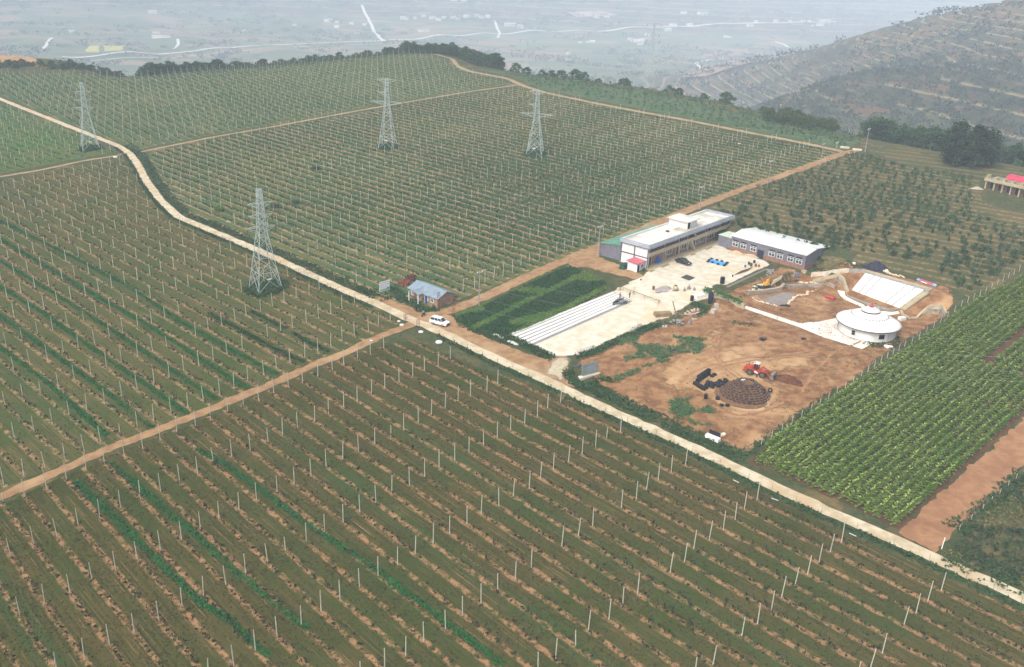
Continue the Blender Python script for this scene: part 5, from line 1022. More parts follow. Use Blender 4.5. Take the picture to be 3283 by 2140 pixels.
# ---------------------------------------------------------------- people (skin modifier figures)
def person(p,hd,label,shirt,trousers,hat='221a16',pose='stand',h=1.7,group=None,dz=.1):
    me=bpy.data.meshes.new('person'); k=h/1.72
    J=dict(pel=(0,0,.95),che=(.0,0,1.33),nec=(.02,0,1.47),hea=(.04,0,1.6),ls=(0,.19,1.38),le=(.03,.27,1.12),lw=(.12,.27,.9),rs=(0,-.19,1.38),re=(.03,-.27,1.12),rw=(.12,-.27,.9),lh=(0,.1,.9),lk=(.04,.12,.5),la=(0,.12,.08),lt=(.16,.13,.04),rh=(0,-.1,.9),rk=(.04,-.12,.5),ra=(0,-.12,.08),rt=(.16,-.13,.04))
    if pose=='bend':
        for n,d in dict(che=(.4,0,1.12),nec=(.52,0,1.12),hea=(.64,0,1.13),ls=(.4,.19,1.1),le=(.5,.24,.85),lw=(.6,.2,.62),rs=(.4,-.19,1.1),re=(.5,-.24,.85),rw=(.6,-.2,.62),pel=(-.05,0,.93),lk=(.08,.14,.5),rk=(.02,-.14,.5)).items(): J[n]=d
    if pose=='sit':
        for n,d in dict(lk=(.45,.14,.85),la=(.45,.14,.42),lt=(.6,.14,.4),rk=(.45,-.14,.85),ra=(.45,-.14,.42),rt=(.6,-.14,.4),lw=(.45,.2,1.05),rw=(.45,-.2,1.05),le=(.2,.28,1.12),re=(.2,-.28,1.12)).items(): J[n]=d
    if pose=='walk':
        for n,d in dict(lk=(.2,.11,.52),la=(.12,.11,.08),lt=(.28,.11,.05),rk=(-.02,-.11,.5),ra=(-.25,-.11,.12),rt=(-.1,-.11,.05),lw=(-.1,.28,.92),rw=(.2,-.28,.95)).items(): J[n]=d
    R_=dict(pel=.15,che=.16,nec=.06,hea=.1,ls=.07,le=.05,lw=.04,rs=.07,re=.05,rw=.04,lh=.1,lk=.07,la=.05,lt=.045,rh=.1,rk=.07,ra=.05,rt=.045)
    nm=list(J); E=[('pel','che'),('che','nec'),('nec','hea'),('che','ls'),('ls','le'),('le','lw'),('che','rs'),('rs','re'),('re','rw'),('pel','lh'),('lh','lk'),('lk','la'),('la','lt'),('pel','rh'),('rh','rk'),('rk','ra'),('ra','rt')]
    me.from_pydata([tuple(c*k for c in J[n]) for n in nm],[(nm.index(a),nm.index(b)) for a,b in E],[])
    o=put('person',me,None,None,(p[0],p[1],p[2]+dz),hd); sm=o.modifiers.new('skin','SKIN'); sm.use_smooth_shade=True
    if not me.skin_vertices: me.attributes.new if False else None
    sk=me.skin_vertices[0].data if me.skin_vertices else None
    if sk is None:
        bpy.context.view_layer.objects.active=o
    sk=me.skin_vertices[0].data
    for i,n in enumerate(nm): sk[i].radius=(R_[n]*k,R_[n]*k*(.8 if n in('pel','che') else 1)); sk[i].use_root=(n=='pel')
    o.modifiers.new('sub','SUBSURF').render_levels=1
    m,nt,b=newmat('clothing'); b.inputs['Roughness'].default_value=.9; co=N(nt,'ShaderNodeTexCoord').outputs['Object']; s=N(nt,'ShaderNodeSeparateXYZ'); nt.links.new(co,s.inputs[0])
    zt=dict(bend=.9,sit=.92).get(pose,.95)*k; c=mixc(nt,mth(nt,'GREATER_THAN',s.outputs[2],zt),lin(trousers),lin(shirt))
    if pose!='bend': c=mixc(nt,mth(nt,'GREATER_THAN',s.outputs[2],1.49*k),c,lin('8a6450'))
    nt.links.new(c,b.inputs['Base Color']); me.materials.append(m)
    hc=J['hea']; MB().lathe([(.135*k,.0),(.13*k,.06*k),(.08*k,.11*k),(0,.125*k)],12).build('hair',mat('hair_'+hat,hat,rough=.8),o,(hc[0]*k,hc[1]*k,hc[2]*k+.02))
    tg(o,label,'person',group); return o
def gp(pt): p=G(*pt); return (p[0],p[1],Z(p[0],p[1]))
mq=lambda zx,zy,h:G(*z6(zx,zy),h=h)
q=G(*z6(1280,715)); person((q[0]+.9,q[1]+2.0,mcz+HM*.86),2.4,'person in white shirt bending over on the tyre mound','e8e6e0','26232a','e6e2da','bend')
q=mq(1085,600,2.2); person((q[0],q[1],mcz+HM*.8),-.4,'person in light shirt half hidden behind the tyre mound','c9d2da','4a4c55','e0e2e4','bend')
person(gp(z5(1108,965)),-1.2,'person in dark clothes standing before the brick house porch','22252c','1c1c22','15120f')
person(gp(z7(35,330)),.3,'person in dark clothes walking behind the small tractor','2c2a2c','222026','15120f','walk'); person(gp(z7(207,312)),2.4,'person in dark brown standing beside the wooden beam','3a2a22','2a2422','15120f')
# motorbike with rider at the crossroads
mp_=gp(z5(1232,1040)); mh=-1.9; mk=thing('motorbike','black motorbike stopped on the dirt before the house','motorbike',(mp_[0],mp_[1],mp_[2]+.11),mh)
for x in (-.62,.62): MB().torus((x,0,.3),.24,.07,14,6,'y').build('wheel',M_TYRE,mk)
MB().prism([(-.75,.62),(-.1,.6),(.3,.85),(.45,.8),(.2,.45),(-.45,.4)],'y',-.13,.13).build('body',M_BLK,mk,bevel=.04); MB().bar((.62,0,.3),(.4,0,.95),.035,6).build('fork',M_RIM,mk); MB().bar((.38,-.3,1.0),(.38,.3,1.0),.025,6).build('handlebar',M_BLK,mk); MB().box(-.85,-.2,-.14,.14,.68,.78).build('saddle',M_BLK,mk,bevel=.03)
person((mp_[0],mp_[1],mp_[2]-.12),mh,'person in grey top sitting on the motorbike by the house','8a8a8c','1c1c20','1a1512','sit')
# small flatbed tractor
tp=gp(z7(70,420)); th=hdg(z4(1700,610),z4(1860,560)); tt=thing('flatbed_tractor','small three-wheeled flatbed tractor standing on the gravel','tractor',(tp[0]-.6,tp[1],tp[2]+.14),th+math.pi)
M_DM=mat('dark_machine','2c2a2c','3c3836',2,.7)
wheel(tt,1.6,0,.38,.25); wheel(tt,-1.1,.72,.42,.28); wheel(tt,-1.1,-.72,.42,.28)
MB().box(-2.0,.5,-.8,.8,.62,.72).build('flatbed',M_RIM,tt)
for s in (-.8,.76): MB().box(-2.0,.5,s,s+.04,.72,1.0).build('side_rail',M_RIM,tt)
MB().box(.75,1.5,-.32,.32,.5,.95).build('engine',M_DM,tt,bevel=.05); MB().bar((1.6,0,.4),(1.25,0,1.15),.05,6).build('fork',M_DM,tt); MB().bar((1.2,-.35,1.2),(1.2,.35,1.2),.03,6).build('handlebar',M_DM,tt); MB().box(.45,.75,-.3,.3,.72,.9).build('seat',M_BLK,tt); MB().bar((.5,.5,.7),(.5,.5,2.3),.04,6).build('mast',M_DM,tt)
person((tp[0]-.6+math.cos(th+math.pi)*.5,tp[1]+math.sin(th+math.pi)*.5,tp[2]+.1),th+math.pi,'person in dark jacket driving the flatbed tractor','26262c','3a3630','15120f','sit',dz=-.05)
# ---------------------------------------------------------------- signs
def board(pl,pr,w_h,label,face,posts,name='billboard',back=False,legs=1.2):
    a,b=np.array(G(*pl)),np.array(G(*pr)); d=(b-a)[:2]; L_=float(np.hypot(*d)); hd=math.atan2(d[1],d[0]); z0=min(a[2],b[2]); t=thing(name,label,'sign',(a[0],a[1],z0),hd)
    MB().box(0,L_,-.05,.05,legs,legs+w_h).build('panel',face,t)
    for i in range(posts): x=L_*(i+.5)/posts; MB().bar((x,.12 if not back else -.12,-.4),(x,.12 if not back else -.12,legs+w_h*.95),.06,6).build('post',M_CONCG,t)
    return t,L_,legs
# white information board (front to the camera): title, text lines and a picture corner
t,L_,lg=board(z5(400,650),z5(590,580),2.55,'white information billboard with faded text beside the brick house',mat('board_white','eef0f0',rough=.5),3,legs=.95)
H_=2.55; tx_=lambda n,x0,x1,z0,z1,m:MB().box(x0,x1,-.058,-.051,z0,z1).build(n,m,t)
M_TX=mat('board_text','b0aab8',rough=.7); M_TB=mat('board_green','8ab59c','b4d0c0',1.2,.6)
tx_('title_line',L_*.2,L_*.85,lg+H_*.86,lg+H_*.92,M_TX); tx_('emblem',L_*.03,L_*.12,lg+H_*.86,lg+H_*.95,mat('emblem_red','a04848',rough=.6))
for i in range(6):
    for j in range(3): tx_('text_line',L_*(.06+.24*j),L_*(.06+.24*j+.2-.04*((i*3+j)%3)),lg+H_*(.74-.075*i),lg+H_*(.755-.075*i),M_TX)
tx_('landscape_picture',L_*.02,L_*.98,lg+H_*.04,lg+H_*.24,M_TB); tx_('picture_inset',L_*.74,L_*.95,lg+H_*.12,lg+H_*.34,mat('inset_green','5f8f8a','88aaa0',2,.6)); tx_('text_block',L_*.76,L_*.9,lg+H_*.62,lg+H_*.72,M_TX)
# back of the entrance billboard
t,L_,lg=board(z4(1335,1450),z4(1520,1385),2.5,'grey backed billboard on a white base at the yard entrance',mat('board_back','9aa9a8','8b9a99',.8,.6),2,back=True,legs=.7)
for z_ in (0,.62,1.25,1.9,2.45): MB().box(0,L_,-.11,-.052,lg+z_,lg+z_+.07).build('batten',M_CONCG,t)
for x in (0,L_-.08): MB().box(x,x+.08,-.13,-.052,lg,lg+2.5).build('upright',mat('upright_grey','6f7c7c',rough=.6),t)
MB().box(-.6,L_+.4,-.5,.5,-.5,.6).build('base',M_PLAS,t,bevel=.08)
def flat(name,pts,h,m,label,cat,th=.08,group=None):
    P=[np.array(G(*p)) for p in pts]; P=[p+up_*h for p in P]; o=slab(name,P,th,m); return tg(o,label,cat,group)
flat('dark_panel',[z4(1225,1310),z4(1290,1288),z4(1325,1300),z4(1265,1332)],.3,mat('slate_panel','4a5058','3c4248',1,.5),'dark panel lying on the soil beside the entrance billboard','panel')
# ---------------------------------------------------------------- yard clutter
flat('blue_tarp',[z1(1765,925),z1(1830,880),z1(2080,945),z1(2015,985)],.2,mat('blue_tarp','3f8fd8','59a4e4',.8,.6),'bright blue tarpaulin spread flat on the yard','tarpaulin',.06)
for x,y in ((1780,930),(1800,905),(1835,885),(1915,905),(1985,922),(2065,945),(2045,968),(2018,985),(1930,965),(1850,940)): 
    p=G(*z1(x,y)); o=put('weight_tyre',tyl,None,None,(p[0],p[1],Z(p[0],p[1])+.22)); o.scale=(.85,.85,.85); tg(o,'tyre weighting the edge of the flat blue tarpaulin','tyre','tyres on the blue tarpaulin')
flat('shade_mat',[z1(1385,1155),z1(1470,1115),z1(1590,1160),z1(1510,1200)],.25,mat('patterned_mat','2a3436','4a4a3c',3,.8,c3='35566a'),'dark patterned mat spread on the yard','mat',.06)
for n,(q,lb) in enumerate((([z1(890,1055),z1(940,1025),z1(1010,1050),z1(950,1078)],'small square drain cover before the guard hut'),([z1(1060,990),z1(1165,938),z1(1230,965),z1(1120,1010)],'long drain cover below the blue tarpaulin heap'),([z1(1485,810),z1(1545,785),z1(1610,808),z1(1550,832)],'drain cover beside the parked black sedan'),([z1(1700,725),z1(1790,683),z1(1860,705),z1(1770,748)],'large drain cover near the link shed'))): flat('drain_cover',q,.17,mat('drain_grate','8a7c5c','9c8c6a',1.5,.9),lb,'drain cover',.05)
flat('kerb_strip',[z1(890,1032),z1(1925,610),z1(1930,622),z1(895,1048)],.22,mat('kerb_tan','b3a07c','a08d6a',1,.9),'tan kerb strip along the foot of the office gallery','kerb',.2)
bp_=G(*z1(1040,930)); o=heap('tarp_heap','bright blue tarpaulin heap before the office doorway','tarpaulin heap',bp_,1.0,1.0,1.7,mat('deep_blue_tarp','1f5fb8','2f74cc',1,.55,bump=.5),seed=2); o.scale=(1.9,1.0,1.0); o.rotation_euler=(0,0,ang); o['category']='tarpaulin'
sk_=MB().rock((0,0,.16),.36,.5).mesh('sack'); sk_.materials.append(mat('white_sack','dedcd4','c9c6bc',2,.8))
for k in range(12):
    q=z1(1190+10*(k%6)+(k//6)*5,845-4*(k%6)); p=G(*q); o=put('sack',sk_,None,None,(p[0],p[1],Z1+.12+.27*(k//3)),RNG.uniform(0,6)); tg(o,'white sack in the heap beside the ground floor window','sack','white sacks before the office')
for k in range(8):
    q=z1(1395+12*(k%4),745-5*(k%4)); p=G(*q); o=put('sack',sk_,None,None,(p[0],p[1],Z1+.12+.27*(k//4)),RNG.uniform(0,6)); tg(o,'white sack in the smaller heap under the middle window','sack','white sacks under the middle window')
# clutter by the retaining wall
def rockpile(pts,n,r,m,label,cat,name,group,sq=.7,h=.0):
    P=GP(pts); x,y=scatter(P,n)
    for i in range(len(x)):
        b=MB().rock((0,0,r*.3),r*RNG.uniform(.6,1.4),sq); o=b.build(name,m,None,(x[i],y[i],Z(x[i],y[i])+.1+RNG.uniform(0,h)),RNG.uniform(0,6)); tg(o,label,cat,group)
for x,y,c,s,lb in ((600,775,'2f6fa8',.5,'blue barrel among the scrap on the yard edge'),(650,735,'6b2f28',.55,'rusty barrel among the scrap on the yard edge'),(680,760,'1f5a4a',.7,'tall green barrel among the scrap on the yard edge'),(725,715,'2a2422',.6,'dark barrel at the back of the scrap'),(745,765,'7a4030',.55,'brown barrel at the right of the scrap'),(790,770,'8a4a38',.5,'reddish barrel at the end of the scrap')):
    p=G(*z2(x,y)); o=put('barrel',drm.copy(),mat('barrel_'+c,c,rough=.6),None,(p[0],p[1],Z(p[0],p[1])+.12)); o.scale=(s*1.8,s*1.8,s*1.5); tg(o,lb,'barrel')
for k in range(9):
    a=np.array(G(*z2(450+10*k,890-6*k)));b=np.array(G(*z2(640+8*k,830-6*k))); o=MB().bar((0,0,.2+.03*(k%3)),(*(b-a)[:2],.2+.03*(k%3)),.05,5).build('steel_rod',mat('rusty_rod','6b4a34','7d5a40',3,.8),None,(a[0],a[1],Z(a[0],a[1])+.1)); tg(o,'rusty rod in the bundle along the yard edge','rod','rusty rods along the yard edge')
# yellow toy-like machine and stones on the island
ip=gp(z2(890,1035)); ym=thing('yellow_machine','small yellow digger standing among rocks by the pond','machine',ip,.6); M_YEL=mat('machine_yellow','d8a030','c48a24',1.5,.6)
for s in (-.5,.5): MB().prism([(-.9,0),(.9,0),(1.0,.25),(.8,.45),(-.8,.45),(-1.0,.25)],'y',s-.17,s+.17).build('track',M_DM,ym)
MB().frus(-.8,.7,-.6,.6,.45,1.1,.1,.08).build('body',M_YEL,ym,bevel=.06); MB().frus(-.1,.6,-.45,.2,1.1,1.9,.08,.06).build('cab',M_YEL,ym,bevel=.05); MB().bar((.6,.3,1.0),(1.7,.6,2.0),.1,6).build('boom',M_YEL,ym); MB().bar((1.7,.6,2.0),(2.5,.9,1.0),.08,6).build('stick',M_YEL,ym); MB().bar((-.6,0,1.0),(-1.8,.6,2.6),.04,5).build('rod',M_YEL,ym)
for k in range(6):
    a=np.array(G(*z2(960+8*k,1025-14*k)));b=np.array(G(*z2(1090+4*k,990-12*k))); o=MB().bar((0,0,.15),(*(b-a)[:2],.2),.11,6).build('pale_log',mat('pale_timber','d2c4a8','bfb090',2,.9),None,(a[0],a[1],Z(a[0],a[1])+.1)); tg(o,'pale log stacked beside the yellow digger','log','pale logs by the pond island')
rockpile([z2(640,1100),z2(720,1030),z2(840,1030),z2(860,1090),z2(760,1110)],12,.4,M_ROCK,'large pale rock on the pond island bank','rock','boulder','boulders on the island bank')
v,f=leaves(np.array([np.array(G(*z2(x,y)))+up_*.3 for x,y in ((750,1040),(800,1060),(740,1080),(880,1070),(950,1070),(990,1065),(1150,980),(1220,975),(1280,970),(1330,965))]),60,(.8,.8,.4),.2); stuff('island_plants',v,f,L_WEED,'green plants growing on the pond island bank','plants')
tk=gp(z2(1300,900)); o=MB().add([(-1.2,-.6,.1),(1.3,-.5,.1),(1.2,.7,.1),(-1.0,.6,.1),(-.7,-.4,1.0),(.9,-.2,1.25),(.8,.5,.9),(-.6,.4,.8)],[(3,2,1,0),(4,5,6,7),(0,1,5,4),(1,2,6,5),(2,3,7,6),(3,0,4,7)]).build('covered_crate',mat('grey_sheet','7c7c84','6a6a72',.8,.8),None,tk,.4); tg(o,'crumpled grey sheet over a crate on the soil bank','cover')
rp=gp(z3(690,520)); rp2=gp(z3(770,545)); rh=math.atan2(rp2[1]-rp[1],rp2[0]-rp[0]); o=thing('red_pipe','faded red corrugated pipe lying on bare soil','pipe',(rp[0],rp[1],rp[2]+.5),rh); M_RP=mat('red_plastic','b8483c','a83c34',2,.6)
b=MB(); pr=[]
for i in range(15): pr.append((.38+.05*(i%2),-1.2+i*.17))
t_=b.lathe(pr,16).build('barrel',M_RP,o); t_.rotation_euler=(0,math.pi/2,0); c_=MB().lathe([(.3,1.1),(.5,1.18),(.5,1.28),(.3,1.28)],16).build('collar',M_RP,o); c_.rotation_euler=(0,math.pi/2,0); 
bk_=gp(z2(1120,1315)); o=MB().rock((0,0,.25),.55,.5).rock((.7,.1,.25),.5,.5).rock((1.4,0,.25),.5,.5).rock((-.6,-.1,.2),.4,.5).build('black_hose_heap',M_BLK,None,(bk_[0],bk_[1],bk_[2]+.1),-.1); tg(o,'black heap of hoses at the pond edge','hose')
# black plastic heap behind the stage, white slabs, blue-red banner lying on the bank
o=heap('black_sheet_heap','large heap of black plastic sheet behind the stage','plastic heap',G(2810,862),3.6,2.2,1.9,mat('black_sheet','1a1a26','26263a',1.5,.4,bump=.8),seed=6,rz=-.5)
for q,lb in (((z2(1830,700),z2(1870,710),z2(1890,735),z2(1840,735)),'white panel lying upslope of the stage near the warehouse'),((z2(2090,722),z2(2130,725),z2(2130,735),z2(2090,735)),'small white panel lying on the grass by the black heap')): flat('white_sheet',q,.5,M_WHITE,lb,'panel',.4)
for k in range(9):
    p=G(*z3(RNG.uniform(1420,1500),RNG.uniform(130,175))); o=MB().rock((0,0,.2),RNG.uniform(.3,.5),.7).build('white_rubble',M_ROCK,None,(p[0],p[1],p[2]+.1)); tg(o,'pale rubble piece beside the black plastic heap','rubble','pale rubble behind the stage')
for k in range(14):
    t0=k/14; p=G(*z3(1500+240*t0+RNG.normal()*6,170+55*t0+RNG.normal()*5)); o=MB().rock((0,0,.12),RNG.uniform(.2,.38),.6).build('white_rubble',M_ROCK,None,(p[0],p[1],p[2]+.1)); tg(o,'pale rubble piece in the line along the stage top','rubble','pale rubble along the stage top')
flat('banner',[z3(1890,265),z3(1915,245),z3(2175,330),z3(2160,360)],.35,mat('banner_blue','7fa8d8','90b4dc',1,.6),'blue and red printed banner lying on the soil bank','banner',.1)
P=[np.array(G(*z3(*q)))+up_*.37 for q in ((1925,275),(1945,258),(2130,318),(2110,342))]; bo=[o for o in bpy.data.objects if o.name.startswith('banner')][0]; slab('banner_print',P,.015,mat('banner_red','b8404c','c45058',1,.6),bo); P=[np.array(G(*z3(*q)))+up_*.4 for q in ((1950,297),(1960,289),(2040,318),(2030,328))]; slab('banner_lettering',P,.01,M_WHITE,bo)
p=gp(z3(1690,810)); o=MB().box(-.8,.8,-.5,.5,0,.7).build('white_crate',M_WHITE,None,(p[0],p[1],p[2]+.1),.4); tg(o,'white crate standing behind the yurt','crate')
p=gp(z3(1480,1190)); o=MB().rock((0,0,.2),.7,.4).rock((.9,.1,.15),.6,.4).build('white_scraps',M_WHITE,None,(p[0],p[1],p[2]+.1)); tg(o,'white scraps lying in weeds before the yurt','scrap')
# lower yard: long white film beds with grey grooves
b0,b1=[np.array(p) for p in GP([z4(500,930),z4(1710,440)])]; e0,e1_=[np.array(p) for p in GP([z4(770,1050),z4(1900,540)])]
BW=.68*abs(float(np.cross((e0-b0)*.86/5,(b1-b0)/np.hypot(*(b1-b0))))); print('bed w',BW)
for k in range(6):
    f=k/5.0; a=b0+(e0-b0)*f*.86; b=b1+(e1_-b1)*f*.9; d=b-a; L_=np.hypot(*d); nr=np.array([-d[1],d[0]])/L_; n_seg=3; m_=MB(); v=[];fc=[]
    for i in range(n_seg+1):
        c=a+d*i/n_seg+nr*math.sin(i*1.3+k)*.05; zz=Z(*c)+.12
        for off,hh_ in ((-.5*BW,.02),(-.42*BW,.1),(.0,.13),(.42*BW,.1),(.5*BW,.02)): q=c+nr*off; v.append((q[0],q[1],zz+hh_))
    for i in range(n_seg):
        for j in range(4): fc.append((i*5+j,i*5+j+1,(i+1)*5+j+1,(i+1)*5+j))
    o=m_.add(v,[q[::-1] for q in fc]).build('film_bed',mat('white_film','dddcd8','cfccc4',.8,.7),None); tg(o,'long white film-covered bed beside the vegetable plot','bed','white film beds in the lower yard')
b2,b3=GP([z4(470,930),z4(1700,425)]),GP([z4(1930,545),z4(770,1060)]); sheet('groove_ground',b2+b3,mat('groove_grey','8d8b8b','7e7c7c',1.5,.9,space='World'),.16,1.5,edge=.8,kind='structure')
# long beam barrier, timber stacks, blocks and rubble at the yard edge
a,b=np.array(gp(z7(80,175))),np.array(gp(z7(740,415))); o=thing('beam_barrier','long wooden beam laid across the yard on low props','barrier',(a[0],a[1],a[2]+.1)); d=b-a; M_WD=mat('weathered_wood','9a8662','86734f',2,.9)
MB().bar((0,0,.75),(d[0],d[1],.75+d[2]),.09,6).build('beam',M_WD,o)
for f in (.02,.3,.6,.97): MB().bar((d[0]*f-.2,d[1]*f,d[2]*f),(d[0]*f,d[1]*f,d[2]*f+.8),.04,5).build('prop',M_WD,o); MB().bar((d[0]*f+.2,d[1]*f+.1,d[2]*f),(d[0]*f,d[1]*f,d[2]*f+.8),.04,5).build('prop',M_WD,o)
for (q,lb) in ((z7(265,260),'pair of crossed rods standing beside the beam'),(z7(680,480),'thin stakes standing beside the timber stack')):
    p=gp(q); o=MB().bar((0,0,0),(.3,.1,2.2),.025,5).bar((.5,.1,0),(.1,0,2.1),.025,5).build('stake_pair',M_WD,None,(p[0],p[1],p[2]+.1)); tg(o,lb,'stakes')
tsp=gp(z7(780,620)); tsh=hdg(z7(640,640),z7(1000,600)); 
for k in range(24):
    lay,i=divmod(k,6); o=MB().box(-2.0,2.0,-.12,.12,0,.2).build('timber_beam',M_WD,None,(tsp[0]+(i-2.5)*.27*-math.sin(tsh),tsp[1]+(i-2.5)*.27*math.cos(tsh),tsp[2]+.12+lay*.22),tsh+RNG.normal()*.03); tg(o,'weathered beam in the timber stack at the yard edge','timber','timber stack at the yard edge')
p=gp(z7(1020,620)); q=np.array(p)+np.array([-1.0,1.2,3.2]); o=MB().bar((0,0,0),tuple(q-np.array(p)),.13,4).build('leaning_post',M_WD,None,p); tg(o,'thick wooden post leaning over the timber stack','post')
for k in range(10):
    a=np.array(gp(z7(960+16*k,560+6*k))); o=MB().bar((0,0,.1),(.5,-.9,.6),.05,4).build('bamboo_pole',mat('bamboo','b5a684','9a8c68',3,.8),None,a); tg(o,'bamboo pole in the fan beside the timber stack','pole','bamboo poles beside the timber')
rockpile([z7(1150,600),z7(1250,520),z7(1430,500),z7(1440,580),z7(1250,640)],34,.28,mat('brick_rubble','b59a88','c8b0a0',2,.9,c3='a5867a'),'broken brick in the rubble heap by the weeds','rubble','broken_brick','brick rubble by the yard edge',h=.25)
rockpile([z7(880,740),z7(1000,680),z7(1250,700),z7(1300,760),z7(1080,790)],26,.3,mat('grey_rubble','8f8a88','7c7774',2,.9),'grey stone in the rubble below the timber stack','rubble','grey_stone','grey stones below the timber',h=.2)
for (q,lb,s) in ((z7(1670,560),'large pale stone block beside the bare track',1.0),(z7(1710,460),'flat topped stone block near the draped statue',.9),(z7(310,840),'grey boulder at the gravel edge',.7),(z7(255,890),'tall grey boulder beside the weeds',.8),(z7(380,800),'pale boulder leaning at the gravel edge',.8),(z7(1310,690),'round white stone in the weeds',.5),(z7(790,810),'white stone below the gravel edge',.45),(z7(840,810),'pale cracked stone below the gravel edge',.5),(z7(1350,680),'small white stone beside the round one',.35),(z7(20,175),'dark box on the film beds end',.8)):
    p=gp(q); o=MB().frus(-.7*s,.7*s,-.55*s,.55*s,-.1,.95*s,.08*s,.1*s).build('stone_block',mat('block_stone','b4aca0','a29a8e',1.5,.9) if 'dark' not in lb else M_CREAM,None,p,RNG.uniform(0,3),bevel=.08*s); tg(o,lb,'stone')
p=gp(z7(1400,300)); o=MB().frus(-1.6,1.8,-1.0,1.0,0,.9,.25,.25).build('white_slab_stack',mat('white_block','e6e2d8','d5d0c4',1,.8),None,p,.6,bevel=.08); tg(o,'stack of white slabs beside the dark drum','slabs')
drum(z7(1285,360),'dark drum lying between white slabs and weeds',M_BLK,1.5)
p=gp(z7(1000,190)); o=thing('cement_mixer','small round cement mixer beside the gravel heap','mixer',(p[0],p[1],p[2]+.1)); b=MB().lathe([(.3,.4),(.65,.7),(.65,1.1),(.4,1.4)],14).build('drum',M_CREAM,o); MB().lathe([(.2,1.38),(.42,1.42),(.42,1.46)],14).build('mouth_ring',M_DM,o); MB().bar((-.6,0,0),(-.6,0,.9),.05,5).bar((.6,0,0),(.6,0,.9),.05,5).bar((-.6,0,.1),(.6,0,.1),.05,5).build('stand',M_DM,o)
for (q,s,lb) in ((z7(1160,190),.7,'grey machine part beside the mixer'),(z7(1230,160),.9,'dark machine part behind the mixer'),(z7(1330,180),.7,'upright grey machine part at the end of the row')):
    p=gp(q); o=MB().frus(-.4*s,.5*s,-.4*s,.4*s,0,.9*s,.1,.1).bar((0,0,.9*s),(.3*s,0,1.4*s),.1,6).build('machine_part',mat('machine_grey','8a8682','716d6a',2,.7),None,(p[0],p[1],p[2]+.1),RNG.uniform(0,3),bevel=.05); tg(o,lb,'machine part')
p=gp(z7(1605,395)); o=thing('draped_statue','tall statue wrapped in dark blue cloth with a pink top','statue',p); M_NAVY=mat('navy_cloth','22263c','181b2c',2,.8,bump=.6)
MB().lathe([(.55,0),(.5,.5),(.62,1.3),(.68,2.0),(.5,2.6),(.28,3.0),(.0,3.1)],14).build('drape',M_NAVY,o); MB().rock((.3,.0,3.05),.34,.8).build('pink_top',mat('pink_cloth','c8788a','b4606c',2,.8),o)
# pre-cast slabs laid by the entrance
for k in range(9):
    a=np.array(gp(z4(1270+26*k,1160-10*k))); o=MB().box(-.12,.12,-.9,.9,0,.12).build('precast_bar',M_CONCG,None,(a[0],a[1],a[2]+.13),.25); tg(o,'grey precast bar in the row at the gravel entrance','bar','precast bars at the entrance')
for (q,lb) in ((z4(350,950),'white sheet scrap in the roadside weeds'),(z4(510,1030),'long crumpled white sheet in the roadside weeds')):
    p=gp(q); o=MB().rock((-.5,0,.35),.6,.35).rock((.4,-.2,.35),.7,.3).rock((1.2,-.5,.3),.6,.3).build('sheet_scrap',mat('scrap_white','cfccc4','bdb9ae',1.5,.8),None,p,-.4); tg(o,lb,'scrap')
# white trough with black lid, and concrete well lids
p=gp(z6(650,1455)); o=thing('trough','white trough with a black upright panel beside the weed belt','trough',p,hdg(z6(570,1420),z6(720,1480))); MB().frus(-1.4,1.4,-.5,.5,0,.75,.05,.05).build('body',M_WHITE,o,bevel=.06); MB().box(-1.0,1.2,.35,.5,.76,1.6).build('panel',M_BLK,o); p=gp(z6(770,1400)); o=MB().rock((0,0,.25),.6,.5).rock((.7,.3,.25),.5,.5).build('white_bundle',M_ROCK,None,p); tg(o,'pale bundle lying behind the white trough','bundle')
lid=MB().lathe([(.62,0),(.75,.04),(.75,.3),(.6,.36),(.25,.4),(.0,.42)],20).mesh('well_lid')
for (x,y,s,lb) in ((1530,1545,1.15,'round white well cover in the grass below the crossroads'),(1185,1345,.85,'round white well cover behind the corner trellis post'),(820,1210,.75,'round white well cover with a dark slot by the left gate'),(765,1140,.6,'flat white well cover beside the left gate'),):
    p=gp(z5(x,y)); o=put('well_lid',lid.copy(),M_WHITE,None,(p[0],p[1],p[2]),0); s*=.85; o.scale=(s,s,s); tg(o,lb,'well cover')
for (q,s,lb) in (((1150+40,1098-4),.5,'small white cover near the dirt road in the left orchard'),((370,506),1.1,'long white cover beside the junction of the side track'),((733,712),.8,'white stone slab beside the bend verge'),((2595,1003),.0,''),((2370,462),.7,'white box at the end of the middle orchard rows')):
    if s: p=gp(q); o=put('well_lid',lid.copy(),M_WHITE,None,p); o.scale=(s,s*.7,s); tg(o,lb,'well cover')
# pale sticks lying in the near orchard
for (q0,q1,lb) in (((2350,1541),(2368,1550),'pale concrete stake lying near the row end post'),((2722,1712),(2745,1722),'white stake lying on the orchard verge'),((2473,1600),(2495,1607),'pale stick lying across the orchard verge'),((3018,1763),(3025,1743),'white marker post at the corner of the red path')):
    a,b=np.array(gp(q0)),np.array(gp(q1)); d=b-a; d[2]=.0 if 'marker' not in lb else 1.1; o=MB().bar((0,0,.12),(d[0],d[1],.12+d[2]),.06,4).build('stake',M_WHITE,None,a); tg(o,lb,'stake')

